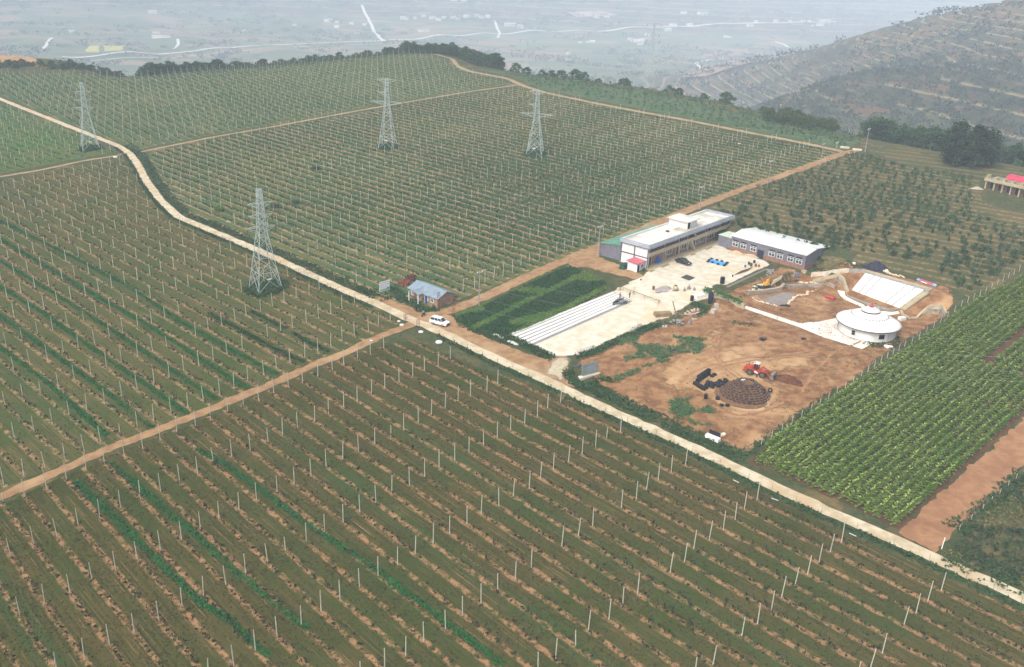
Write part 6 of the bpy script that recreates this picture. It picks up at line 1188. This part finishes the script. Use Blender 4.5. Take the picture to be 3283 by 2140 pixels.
# clods, stones and small litter over the bare ground
x,y=scatter(SOIL,2600); r=np.abs(RNG.normal(size=len(x)))*.11+.05; z=T(x,y)+.1
bv=np.array(MB().rock((0,0,0),1.0,.7).v); bf=np.array(MB().rock((0,0,0),1.0,.7).f)
a=RNG.uniform(0,6.28,len(x)); X=(bv[None,:,0]*np.cos(a)[:,None]-bv[None,:,1]*np.sin(a)[:,None])*r[:,None]+x[:,None]; Y=(bv[None,:,0]*np.sin(a)[:,None]+bv[None,:,1]*np.cos(a)[:,None])*r[:,None]+y[:,None]; Zq=bv[None,:,2]*r[:,None]+z[:,None]
stuff('soil_clods',np.stack([X,Y,Zq],-1).reshape(-1,3),(bf[None]+np.arange(len(x))[:,None,None]*len(bv)).reshape(-1,3),mat('clod_earth','7a5a3e','9a7a56',.4,.95,space='World'),'brown clods and stones strewn over the bare ground','clods')
x,y=scatter(SOIL,2300); k=vnoise(x,y,.17)*vnoise(y,x,.4)>.38; x,y=x[k],y[k]; v,f=leaves(np.c_[x,y,T(x,y)+.15],6,np.c_[.3+0*x,.3+0*x,.1+0*x],.14); stuff('soil_weeds',v,f,leafmat('sparse_weed','4a5a30','6a7040','57602f'),'sparse low weeds dotted over the bare ground','weeds')
# ---------------------------------------------------------------- pylons
M_STEEL=mat('galvanised_steel','b8c4c2','a2afad',1.0,.55,spec=.4); M_INS=mat('brown_insulator','6b4038','7a4a40',3,.4)
def pylon(p,h,b,rz,arms,label,r=.072,waist=.6,single=True):
    t=thing('lattice_pylon',label,'pylon',p,rz); w1,w2=b*.3,b*.16
    def hw(z): 
        zw=h*waist; return b+(w1-b)*z/zw if z<zw else w1+(w2-w1)*(z-zw)/(h-zw)
    C=[(1,1),(-1,1),(-1,-1),(1,-1)]; P=lambda c,z:(c[0]*hw(z),c[1]*hw(z),z)
    for c in C: MB().bar(P(c,-.3),P(c,h*waist),r*1.25,4).bar(P(c,h*waist),P(c,h),r,4).build('leg',M_STEEL,t)
    zs=[0]; 
    while zs[-1]<h*.985: zs.append(min(h,zs[-1]+max(1.1,hw(zs[-1])*1.55)))
    for k in range(4):
        a,b2=C[k],C[(k+1)%4]; m=MB()
        for i in range(len(zs)-1):
            z0,z1q=zs[i],zs[i+1]; m.bar(P(a,z0),P(b2,z1q),r*.62,4).bar(P(b2,z0),P(a,z1q),r*.62,4)
            if i%2==1 or z0<h*.3: m.bar(P(a,z1q),P(b2,z1q),r*.6,4)
        if True:
            q=zs[1]; mid=((P(a,q)[0]+P(b2,q)[0])/2,(P(a,q)[1]+P(b2,q)[1])/2,q); m.bar(mid,P(a,q*.45),r*.5,4).bar(mid,P(b2,q*.45),r*.5,4)
        m.build('lattice_face',M_STEEL,t)
    MB().box(-.5,.5,-hw(h*.12)-.06,-hw(h*.12)-.02,h*.12,h*.12+.35).build('number_plate',M_FRAME,t)
    for z,ln,sides in arms:
        for s in sides:
            m=MB(); q=hw(z); tip=(s*ln,0,z-.15)
            for yy in (-q,q): m.bar((s*q*.9,yy,z),tip,r*.7,4).bar((s*q*.9,yy,z-1.3 if ln>3 else z-.9),tip,r*.7,4)
            for f in (.3,.6): m.bar((s*(q+(ln-q)*f),-q*(1-f),z),(s*(q+(ln-q)*f),q*(1-f),z),r*.5,4).bar((s*(q+(ln-q)*f),-q*(1-f),z-.05),(s*(q+(ln-q)*(f-.25)),q*(1-f),z-1.0*(1-f)),r*.5,4)
            a_=m.build('crossarm',M_STEEL,t)
            if single: MB().lathe([(.06,-1.7),(.16,-1.6),(.1,-1.4),(.16,-1.2),(.1,-1.0),(.16,-.8),(.1,-.6),(.16,-.4),(.05,-.2)],8).build('insulator',M_INS,a_,(tip[0],tip[1],tip[2]))
            else:
                for d in (-1,1): MB().bar((tip[0],0,tip[2]),(tip[0]+.0,d*1.9,tip[2]-.35),.15,6).build('insulator',M_INS,a_)
    return t
def gpt(px,py): p=G(px,py); return (p[0],p[1],p[2])
t1=gpt(290,478); t2=gpt(852,925); t3=gpt(1243,474); t4=gpt(1715,498)
pylon(t2,25.6,3.1,.66,[(16.2,3.6,(1,-1)),(19.2,3.0,(1,-1)),(22.2,3.2,(1,-1))],'tall grey green lattice pylon standing in a dark shrub ring')
pylon(t1,25.5,3.1,.55,[(16.2,3.6,(1,-1)),(19.2,3.0,(1,-1)),(22.2,3.2,(1,-1))],'lattice pylon beside the concrete road at the upper left bend')
pylon(t3,26.0,3.0,-.12,[(17.5,6.0,(1,-1)),(21.0,3.4,(-1,)),(25.6,3.8,(1,-1))],'lattice pylon with wide arms nearest the straight far track',single=False)
pylon(t4,23.6,2.9,-.2,[(15.2,6.2,(1,-1)),(18.5,3.0,(-1,)),(23.2,3.2,(1,-1))],'lattice pylon with wide arms among the darkest apple rows',single=False)
t5=gpt(1686,226); pylon(t5,22,2.4,.1,[(14.5,5,(1,-1)),(21.6,5,(1,-1))],'hazy lattice pylon at the ridge above the farm track',.1)
t6=gpt(2082,250); pylon(t6,36,2.8,.15,[(24,5.0,(1,-1)),(29,4.2,(1,-1)),(35.5,4.6,(1,-1))],'very tall hazy lattice pylon on the ridge brink',.09)
def wire(a,b,sag,label,grp,r=.013):
    a,b=np.array(a,float),np.array(b,float); m=MB(); n=22; pr=None
    for i in range(n+1):
        t=i/n; q=a+(b-a)*t; q[2]-=4*sag*t*(1-t)
        if pr is not None: m.bar(pr,q,r,3)
        pr=q
    o=m.build('power_wire',mat('wire_grey','8f9594',rough=.5),None); return tg(o,label,'wire',grp)
far_p=np.array(GP([(3720,1440)])[0]); nz=Z(*far_p)
for k,(z,o_) in enumerate(((16,3.4),(19,2.9),(22,3.1),(16,-3.4))): 
    wire((t2[0]+o_*math.cos(.66),t2[1]+o_*math.sin(.66),t2[2]+z-1.8),(far_p[0]+o_*.6,far_p[1]+o_*.6,nz+z-3),9.5,'thin power wire sagging across the compound from the shrub-ringed pylon','wires crossing the compound')
for (a,b,h,o_) in ((t1,t2,16,3.4),(t1,t2,16,-3.4)): wire((a[0]+o_*.8,a[1]+o_*.5,a[2]+h-1.8),(b[0]+o_*.8,b[1]+o_*.6,b[2]+h-1.8),4,'thin power wire between the two narrow-armed pylons','wires between narrow pylons')
for (a,b,h,o_) in ((t3,t5,17,5.8),(t3,t5,17,-5.8),(t4,t6,15,6.0),(t4,t6,15,-6.0)): wire((a[0]+o_,a[1]-o_*.15,a[2]+h-.5),(b[0]+o_,b[1],b[2]+h+2),6,'thin power wire leading from a wide-armed pylon to the ridge','wires leading to the ridge')
# ---------------------------------------------------------------- concrete utility poles
def upole(base,topy,label,arm=True,rz=.8):
    p=np.array(G(*base)); h=above(p,topy); t=thing('utility_pole',label,'pole',(p[0],p[1],p[2]),rz)
    MB().bar((0,0,-.5),(0,0,h),.17,8,.1).build('shaft',M_CONCG,t)
    if arm:
        MB().box(-.9,.9,-.05,.05,h-.45,h-.33).build('crossarm',M_STEEL,t)
        for x in (-.8,0,.8): MB().lathe([(.05,h-.33),(.12,h-.25),(.07,h-.15),(.11,h-.06),(0,h-.0)],8,(x,0)).build('insulator',M_FRAME,t)
    return h,(p[0],p[1],p[2]+h)
PT=[]
PT.append(upole((1535,985),870,'concrete utility pole beside the vegetable plot')[1]); PT.append(upole(z1(168,835),724,'concrete utility pole at the grey annex corner')[1])
for base,ty,lb in (((2243,672),597,'utility pole behind the office block on the dirt road'),((2460,603),515,'utility pole on the dirt road halfway to the junction'),((2629,533),460,'utility pole nearest the farm track junction'),((2773,488),412,'utility pole standing beyond the farm track junction'),((3056,529),449,'bare concrete pole before the big dark trees'),((2680,484),456,'short pole at the end of the farm track')): PT.append(upole(base,ty,lb,arm=base[0]!=3056)[1])
for i in range(1,5): wire(PT[i],PT[i+1],1.2,'thin wire strung along the dirt road poles','wires along the dirt road')
wire(PT[0],PT[1],1.2,'thin wire strung along the dirt road poles','wires along the dirt road')
p=gpt(*r5(1558,358)); tg(MB().bar((0,0,0),(.35,0,3.4),.06,6).build('leaning_pole',M_WD,None,p),'slim leaning wooden pole where the track meets the apron','pole')
# ---------------------------------------------------------------- rusty gate pillars
M_RUST=mat('rust_red_steel','7a3f2c','8c4c36',3,.8)
def gate(pt,h,w,label,rz=.8):
    p=gpt(*pt); t=thing('gate_pillar',label,'gate pillar',p,rz)
    for x in (-w/2,0,w/2): MB().box(x-.035,x+.035,-.035,.035,-.1,h).build('upright',M_RUST,t)
    for z in (.5,h*.5,h-.1): MB().box(-w/2-.02,w/2+.02,-.03,.03,z,z+.08).build('cross_rail',M_RUST,t)
gate(z5(893,1130),1.7,.9,'rusty gate pillar left of the crossroads'); gate(z5(1135,1280),2.3,.8,'rusty gate pillar at the corner of the near orchard'); gate(z5(1808,1060),4.2,.9,'tall rusty gate pillar beside the white car'); gate(z5(1525,875),4.0,.7,'tall rusty gate pillar against the brick house corner'); gate((384,500),3.0,1.6,'rusty gate pillar at the side track junction')
# ---------------------------------------------------------------- fences
def fence(line,step,h,r,label,m,cat='fence'):
    D=densify(line,step,False); t=thing('wire_fence',label,cat,(0,0,0)); me=MB().bar((0,0,-.2),(0,0,h),r,4).mesh('post'); me.materials.append(m); w=[MB(),MB()]; pr=None
    for p in D:
        z=Z(*p); put('post',me,None,t,(p[0],p[1],z),RNG.uniform(0,1))
        if pr is not None:
            for k,f in enumerate((.55,.95)): w[k].bar((pr[0],pr[1],pr[2]+h*f),(p[0],p[1],z+h*f),.008,3)
        pr=(p[0],p[1],z)
    for x in w: x.build('wire',mat('wire_grey','8f9594',rough=.5),t)
M_FP=mat('dark_fence_post','6b6a58','7c7a66',3,.9)
WL_=[p for p,q in zip(WRG,WR) if 1340<=q[0]<=3700]; fence(offs(WL_,-1.35),3.1,1.35,.035,'wire fence with slim stakes along the lower concrete road',M_FP)
WL_=[p for p,q in zip(WRG,WR) if 560<=q[0]<=1300]; fence(offs(WL_,-1.5),3.3,1.35,.035,'wire fence with slim stakes along the upper concrete road',M_FP)
fence(GP([(2440,1428),(2600,1318),(2760,1212),(2900,1112),(3060,1000),(3160,938),(3300,850),(3420,780)]),2.9,1.55,.06,'concrete post fence between tobacco and compound',M_POST)
fence(GP([(3075,1700),(3150,1635),(3283,1512),(3400,1400)]),2.6,1.0,.05,'short post fence along the red earth path',M_POST)
# white markers along the upper lane
mk_=MB().frus(-.4,.4,-.3,.3,-.2,1.9,.3,.2).mesh('lane_marker'); mk_.materials.append(M_PLAS)
for k,(x,y) in enumerate(((2830,416),(2888,426),(2942,434),(3003,444),(3070,455),(3130,465),(3183,474),(3245,485))):
    o=put('lane_marker',mk_,None,None,gpt(x,y),.6); tg(o,'pale tapered marker before the right hand tree line','marker','pale markers before the tree line')
sm_=MB().bar((0,0,0),(0,0,1.6),.05,4).mesh('vine_stake'); sm_.materials.append(M_POST)
for k in range(90):
    r_=k//15; c_=k%15; p=gpt(2640+c_*14+r_*22+RNG.normal()*2,402+r_*7+c_*2.2+RNG.normal()*1.0); o=put('vine_stake',sm_,None,None,p); tg(o,'slim pale stake in the small staked plot below the tree line','stake','stakes in the small staked plot')
for (x,y) in ((2708,476),(2748,483)): tg(MB().box(-1.6,1.6,-.5,.5,0,.6).build('concrete_slab',M_PLAS,None,gpt(x,y),-.3),'pale concrete slab lying at the end of the dirt road','slab','slabs at the dirt road end')
# ---------------------------------------------------------------- yellow house at the right edge
zq=lambda x,y:(2600+x*683/2380,300+y*683/2380)
ya,yb=np.array(G(*zq(1935,1060))),np.array(G(*zq(2345,1165))); yh=math.atan2(yb[1]-ya[1],yb[0]-ya[0]); yl=14.0; yz=min(ya[2],yb[2]); yy_=thing('yellow_house','cream yellow farmhouse with portico bays and red barrel roof','house',(ya[0],ya[1],yz),yh)
M_YEL2=mat('cream_yellow','b5aa86','a59a76',.8,.85)
MB().box(0,yl,1.6,1.9,-2,3.0).build('front_wall',M_RBRICK,yy_); MB().box(0,.3,0,7,-2,3.0).build('side_wall',M_YEL2,yy_); MB().box(yl-.3,yl,0,7,-2,3.0).build('side_wall',M_YEL2,yy_); MB().box(0,yl,6.7,7,-2,3.0).build('rear_wall',M_YEL2,yy_)
MB().box(-.3,yl+.3,-.4,7.2,3.0,3.3).build('roof_slab',mat('grey_terrace','8d877c','7d776c',.8,.9),yy_); MB().box(-.35,yl+.35,-.5,-.1,2.75,3.6).build('cornice',M_YEL2,yy_)
for i in range(6):
    x=.2+i*(yl-.4)/5; MB().box(x-.18,x+.18,-.1,.3,-2,2.75).build('column',M_YEL2,yy_); MB().box(x-.3,x+.3,-.1,1.6,3.3,4.6 if i in(0,5) else 4.3).build('roof_pier',M_YEL2,yy_)
for i in range(5): x=1.0+i*2.72; MB().box(x,x+1.3,1.5,1.6,0,2.2).build('doorway' if i%2 else 'window',M_DARK,yy_)
pr=[(8.2+2.6*math.cos(t)*-1,3.4+1.3*math.sin(t)) for t in np.linspace(0,math.pi,13)]; MB().prism(pr+[(p[0],p[1]-.15) for p in pr[::-1]],'x',3.0,yl+4).build('barrel_roof',mat('red_barrel_roof','c4405a','b03650',.6,.5),yy_); MB().box(3.2,yl+3.8,5.8,10.6,-2,3.4).build('shed_wall',M_PLAS,yy_)
heap('rubble_heap','pale rubble heap beside the yellow house','rubble heap',G(*zq(1850,1070)),2.6,1.0,.8,mat('pale_rubble','b5ac98','a39a86',2,.95,bump=.6),seed=4)
# low vine wall / rubble at the warehouse back corner
rockpile([z2(1750,650),z2(1860,620),z2(1980,680),z2(1900,690)],14,.35,mat('dark_rubble','6f665e','5c544c',2,.9),'dark scrap piece heaped behind the warehouse corner','scrap','scrap_piece','scrap behind the warehouse')
rockpile([z2(880,790),z2(960,790),z2(1030,860),z2(900,890)],16,.35,mat('grey_rubble','8f8a88','7c7774',2,.9),'grey rubble piece at the end of the retaining wall','rubble','rubble_piece','rubble at the retaining wall')
# ---------------------------------------------------------------- trees
M_BARK=mat('bark','4a3d30','5a4a3a',2,.95)
def tree_mesh(seed,h,w,n=26,nq=26,leaf=.42,cone=False):
    r=np.random.default_rng(seed); tb=MB(); tb.bar((0,0,-.5),(r.normal()*.1,r.normal()*.1,h*.5),h*.022,6,h*.012)
    cs=[]
    for i in range(n):
        a=r.uniform(0,6.28); t=r.uniform(.1,1.0); wid=w*(math.sin(math.pi*min(1,(t*.85+.12)))**.7 if not cone else (1.15-t)*.9); rad=wid*r.uniform(.35,.95); c=(math.cos(a)*rad,math.sin(a)*rad,h*t*.93); cs.append(c)
        if i%4==0: tb.bar((0,0,h*t*.45),c,h*.008,4,h*.004)
    v,f=leaves(np.array(cs),nq,(w*.36,w*.36,h*.1),leaf,rng=r); return tb.mesh('trunk'),fastmesh('crown',v,f)
def tree_kind(label,seeds,h,w,lm,**k):
    out=[]
    for s in seeds:
        tr,cr=tree_mesh(s,h,w,**k); tr.materials.append(M_BARK); cr.materials.append(lm); out.append((tr,cr))
    return out
def plant(kind,i,p,s,label,group,name='broadleaf_tree'):
    t=thing(name,label,'tree',p,RNG.uniform(0,6.28),group); tr,cr=kind[i%len(kind)]; put('trunk',tr,None,t); put('crown',cr,None,t); t.scale=(s*RNG.uniform(.9,1.15),s*RNG.uniform(.9,1.15),s); return t
L_DK=leafmat('dark_tree_leaf','263c22','4c6640','3a5232',.06); L_OL=leafmat('olive_tree_leaf','3a4c2a','55663a','45562e',.03)
K1_=tree_kind('',range(4),6.4,3.6,L_DK,n=36); K2_=tree_kind('',range(10,13),9.0,3.6,L_DK,n=34,nq=30); K3_=tree_kind('',range(20,22),5.0,2.6,L_OL)
def ground_at(px,py): x,y=plane_hit(px,py); return (x,y,Z(x,y)-.3)
n=0
for a,b,cnt,sc,yo in (((445,232),(720,206),32,1.0,(-3,4)),((700,204),(1000,180),32,.9,(-3,4)),((980,180),(1300,152),34,.85,(-3,4)),((1280,154),(1480,160),34,1.1,(-8,8)),((1480,165),(1600,200),30,1.15,(-12,12))):
    for k in range(cnt):
        f=(k+RNG.uniform(.1,.9))/cnt; px=a[0]+(b[0]-a[0])*f; py=a[1]+(b[1]-a[1])*f+RNG.uniform(*yo); plant(K1_,n,ground_at(px,py),sc*RNG.uniform(.75,1.25),'dark broadleaf tree in the ridge belt above the far orchard','trees along the ridge belt'); n+=1
for k in range(46):
    f=(k+RNG.uniform(0,1))/46; px=2770+(3420-2770)*f; py=400+(512-400)*f+RNG.uniform(-12,0); plant(K2_,n,ground_at(px,py),RNG.uniform(.95,1.35),'dark tall tree in the belt along the ravine brink','trees along the ravine brink'); n+=1
for px,py,s in ((1655,205,.9),(1690,198,1.0),(1740,208,.9),(1770,214,.9),(1800,220,1.0),(1845,224,1.2),(1870,226,1.1),(1920,232,.7),(2000,236,1.1),(2010,240,1.0),(2150,262,.8),(2180,268,.7),(2260,278,.7),(2330,292,1.0),(2340,296,.9),(2450,320,.6),(2520,342,.8),(2560,352,.9),(2600,362,.8),(2640,372,.8)): plant(K1_,n,ground_at(px,py+3),s,'lone dark tree on the ridge brink beyond the farm track','lone trees on the ridge brink'); n+=1
for k in range(26):
    px=2440+RNG.uniform(0,240); py=350+RNG.uniform(0,50)+(px-2480)*.12; plant(K3_,n,ground_at(px,py),RNG.uniform(.7,1.1),'olive green bushy tree near the staked plot','bushy trees by the staked plot'); n+=1
for k in range(30):
    px=-60+k*15.5+RNG.normal()*6; py=222+RNG.uniform(-12,6)-(px<250)*4; plant(K1_,n,ground_at(px,py),RNG.uniform(.45,.8),'dark tree in the thicket below the tan hill field','trees below the tan hill field'); n+=1
bigk=tree_kind('',(31,32,33),15.5,5.2,leafmat('black_green_leaf','223422','3c5032','2e4029',.05),n=60,nq=44,leaf=.5)
for i,(px,py,s) in enumerate(((3052,528,1.0),(3115,538,.95),(3158,535,.88))): plant(bigk,i,ground_at(px,py),s,('big dark rounded tree left in the clump behind the bare pole','big dark rounded tree in the middle of the clump','big dark rounded tree right in the clump behind the pole')[i],None)
L_BR=leafmat('bright_bush_leaf','4a7028','668a38'); p=gpt(703,678); v,f=leaves(np.array([(0,0,1.3),(.8,.3,1.1),(-.8,-.2,1.0),(.2,-.7,.9),(-.2,.6,1.4)]),90,(1.0,1.0,.9),.28); b_=thing('round_bush','bright green round bush alone in the middle orchard','bush',p); put('crown',fastmesh('crown',v,f),L_BR,b_); MB().bar((0,0,-.2),(0,0,1.2),.12,6).build('stem',M_BARK,b_)
for px,py,s,lb in ((885,668,1.0,'dark low bush among the middle orchard rows'),(945,655,1.0,'second dark low bush beside it in the middle orchard'),(1010,545,.8,'small dark bush deeper in the middle orchard')):
    v,f=leaves(np.array([(0,0,.7),(.9,.3,.6),(-.9,-.2,.6),(1.6,-.2,.4)]),60,(1.0,1.0,.6),.28); tg(put('low_bush',fastmesh('low_bush',v,f),L_WEED,None,gpt(px,py)),lb,'bush')
def ring(p,r,h,label,m=L_WEED,n=420):
    a=RNG.uniform(0,6.28,n); q=np.sqrt(RNG.random(n))*r; c=np.c_[q*np.cos(a),q*np.sin(a),np.full(n,h*.5)]; v,f=leaves(c,9,(.45,.45,h*.5),.24); x=np.array(p); v[:,2]+=T(v[:,0]+x[0],v[:,1]+x[1])-x[2]; tg(put('shrub_ring',fastmesh('shrub_ring',v,f),m,None,p),label,'shrubs')
ring(t2,5.6,1.0,'dark green shrubs filling the round plot under the pylon',leafmat('dark_shrub','2a4420','425e32')); ring(t3,4.2,.9,'green shrubs round the foot of the wide-armed pylon by the track'); ring(t4,4.2,.9,'green shrubs round the foot of the wide-armed pylon among dark rows'); ring(t1,4.6,.9,'green shrubs round the foot of the bend pylon')
for (q,c1,c2,lb) in ((z5(870,470),'8a4a34','a8624a','rust red leafless bush beside the information billboard'),(z5(980,380),'5a2c2c','6f3a34','dark red bush behind the brick house roof')):
    p=gpt(*q); v,f=leaves(np.array([(0,0,1.0),(1.0,.2,1.0),(-.9,0,.8),(.2,.8,1.2)]),70,(1.2,1.0,.9),.22); tg(put('red_bush',fastmesh('red_bush',v,f),leafmat('red_leaf_'+c1,c1,c2),None,p),lb,'bush')
# tan ploughed field on the left knoll
sheet('ploughed_field',[plane_hit(*q) for q in ((-150,170),(0,166),(60,170),(110,186),(125,200),(60,206),(-150,205))],mat('ploughed_tan','a8845e','94704e',.3,.95,c3='b8946c',space='World'),.15,6,rag=.8,edge=3,kind='structure')
# ---------------------------------------------------------------- the valley: roads, fields, houses, woods
def fs(name,px,w,m,h=2.2): return sheet(name,strip([GF(*p)[:2] for p in px],w),m,h,18,rag=.8,edge=9,kind='structure')
M_VR=mat('valley_road','e0dcd4','d0ccc2',.05,.8,space='World')
fs('valley_road',[(200,186),(460,173),(800,151),(1100,138),(1230,133),(1600,111),(1860,99),(2050,89),(2250,83),(2480,76),(2680,71)],12,M_VR); fs('valley_verge',[(230,196),(460,188),(700,172),(1000,150),(1230,142)],10,mat('verge_pale','a9b59a','98a588',.05,.9,space='World'),1.6)
fs('valley_track',[(1160,18),(1168,40),(1182,64),(1198,100),(1215,122),(1232,136)],10,M_VR); fs('valley_track',[(1585,68),(1592,88),(1602,108),(1596,124)],8,M_VR); fs('valley_track',[(168,124),(150,148),(132,166)],7,M_VR); fs('valley_track',[(570,128),(572,145),(556,160)],7,M_VR); fs('valley_track',[(2318,190),(2260,198),(2232,205),(2245,218),(2270,226)],9,M_VR); fs('valley_track',[(2485,136),(2515,146),(2528,155)],9,M_VR)
def ff(px,c1,c2,nm): sheet('valley_field',[GF(*p)[:2] for p in px],mat(nm,c1,c2,.03,.95,space='World'),1.4,25,rag=4,edge=18,kind='structure')
ff([(273,171),(291,149),(319,149),(319,171)],'b8b05a','a8a450','yellow_crop'); ff([(333,168),(333,149),(397,150),(393,165)],'b8b05a','a8a450','yellow_crop')
ff([(2190,250),(2300,205),(2400,190),(2420,200),(2330,225),(2260,248)],'9a7f66','8a705a','pink_soil'); ff([(2230,190),(2300,160),(2440,150),(2420,170),(2320,185)],'a08870','907a62','pink_soil'); ff([(1820,40),(1930,35),(1980,50),(1850,58)],'b09a88','a28c7a','pale_soil')
M_HW=mat('house_white','dcd8ce','c8c4b8',.1,.8); M_HR=mat('house_roof','b8b2a8','9a948c',.1,.8); M_HR2=mat('house_roof_red','a08070','8c7062',.1,.8); hv={}
def house(px,py,w,d,h,i,label):
    p=GF(px,py); t=thing('village_house',label,'house',(p[0],p[1],float(T(p[0],p[1]))),RNG.uniform(-.3,.5),'village houses in the hazy valley'); MB().box(-w/2,w/2,-d/2,d/2,-3,h).build('wall',M_HW,t); MB().prism([(-d/2-.6,h),(0,h+d*.22),(d/2+.6,h)],'x',-w/2-.6,w/2+.6).build('roof',(M_HW,M_HR,M_HR2)[i%3],t)
R2=lambda x,y:(1100+x*kk,y*kk); R3=lambda x,y:(2183+x*kk,y*kk); R1=lambda x,y:(x*kk,y*kk)
H_=[(*R2(x,y),s) for x,y,s in ((415,132,18),(440,136,14),(500,128,12),(560,120,14),(620,130,20),(660,138,20),(700,130,14),(765,130,18),(800,135,14),(855,120,18),(930,112,14),(960,122,16),(1005,120,16),(560,222,34),(100,237,18),(1160,180,38),(1230,190,20),(2020,288,24),(2050,296,30),(2075,285,18),(2060,312,16),(1730,298,16),(1700,300,12),(1645,302,12),(1560,378,10),(1990,278,14),(2110,248,16),(2255,213,22),(2290,180,26),(770,5,24),(840,5,20),(1760,125,18),(1830,122,18),(150,180,14),(60,170,14))]
H_+=[(*R3(x,y),s) for x,y,s in ((20,93,24),(125,98,14),(165,100,22),(480,182,22),(520,158,12),(660,150,18),(760,152,12),(845,155,14),(890,152,12),(930,155,14),(1000,156,52),(965,180,26),(910,185,12),(60,180,20),(310,262,14),(340,265,12))]
H_+=[(*R1(x,y),s) for x,y,s in ((1060,93,26),(1085,242,18),(1125,264,50),(500,230,14),(2270,150,18),(2345,160,16),(2340,195,16),(2045,182,12),(2290,140,14),(1690,225,10))]
for i,(x,y,s) in enumerate(H_): house(x,y,s,min(s*.55,11),5+s*.05,i,'small pale village house in the hazy valley beyond the ridge')
x=RNG.uniform(-2300,1900,9000); y=RNG.uniform(900,3900,9000); k=(vnoise(x,y,.006)*vnoise(y,x,.017)+RNG.random(9000)*.25>.36)&(poly_sd(x,y,PLAT)>60)&(np.abs(x)<y*.66); x,y=x[k],y[k]
rd=np.array([GF(*q)[:2] for q in ((200,186),(460,173),(800,151),(1100,138),(1230,133),(1600,111),(1860,99),(2050,89),(2250,83),(2480,76))]); kd=np.ones(len(x),bool)
for q in range(len(rd)-1):
    a,b=rd[q],rd[q+1]; t=np.clip(((x-a[0])*(b-a)[0]+(y-a[1])*(b-a)[1])/((b-a)@(b-a)),0,1); kd&=np.hypot(x-a[0]-t*(b-a)[0],y-a[1]-t*(b-a)[1])>28
x,y=x[kd],y[kd]; z=T(x,y); s=RNG.uniform(4,9,len(x)); v,f=leaves(np.c_[x,y,z+s*.6],18,np.c_[s*2.2,s*2.0,s*.8],2.6); stuff('valley_woods',v,f,leafmat('valley_wood_leaf','182818','2e3e28','22321f',.004),'hazy woods and hedges scattered over the valley floor','woods')
th=np.radians(RNG.uniform(2,34,6500)); d=330+1170*RNG.random(6500)**1.3; x=d*np.sin(th); y=d*np.cos(th); k=(poly_sd(x,y,PLAT)>14)&(vnoise(x,y,.02)*.6+vnoise(y,x,.007)*.5+RNG.random(6500)*.25>.5); x,y=x[k],y[k]; z=T(x,y); s=RNG.uniform(1.5,3.6,len(x)); v,f=leaves(np.c_[x,y,z+s*.5],22,np.c_[s*1.7,s*1.7,s*.9],1.3); stuff('hillside_scrub',v,f,leafmat('scrub_leaf','26361f','3e4c30','303e28',.01),'scrub covering the terraced hillside on the right','scrub')
th=np.radians(RNG.uniform(-36,8,4200)); d=RNG.uniform(480,760,4200); x=d*np.sin(th); y=d*np.cos(th); q=poly_sd(x,y,PLAT); k=(q>4)&(q<70); x,y=x[k],y[k]; z=T(x,y); s=RNG.uniform(1.5,3.0,len(x)); v,f=leaves(np.c_[x,y,z+s*.5],16,np.c_[s*1.2,s*1.2,s*.8],.8); stuff('brink_scrub',v,f,MATS['scrub_leaf'],'scrub on the steep slope just past the ridge','scrub')
# ---------------------------------------------------------------- haze
m=bpy.data.materials.new('haze_air'); m.use_nodes=True; nt=m.node_tree; nt.nodes.remove(nt.nodes['Principled BSDF'])
pv=nt.nodes.new('ShaderNodeVolumePrincipled'); pv.inputs['Color'].default_value=(.72,.84,1,1); pv.inputs['Density'].default_value=HAZE; pv.inputs['Anisotropy'].default_value=-.3
nt.links.new(pv.outputs[0],nt.nodes['Material Output'].inputs['Volume'])
mb=MB().box(-6500,6500,-700,7000,VF-15,470); o=mb.build('haze',m,kind='stuff'); o['label']='pale blue haze hanging over the valley and the hills'; o['category']='haze'
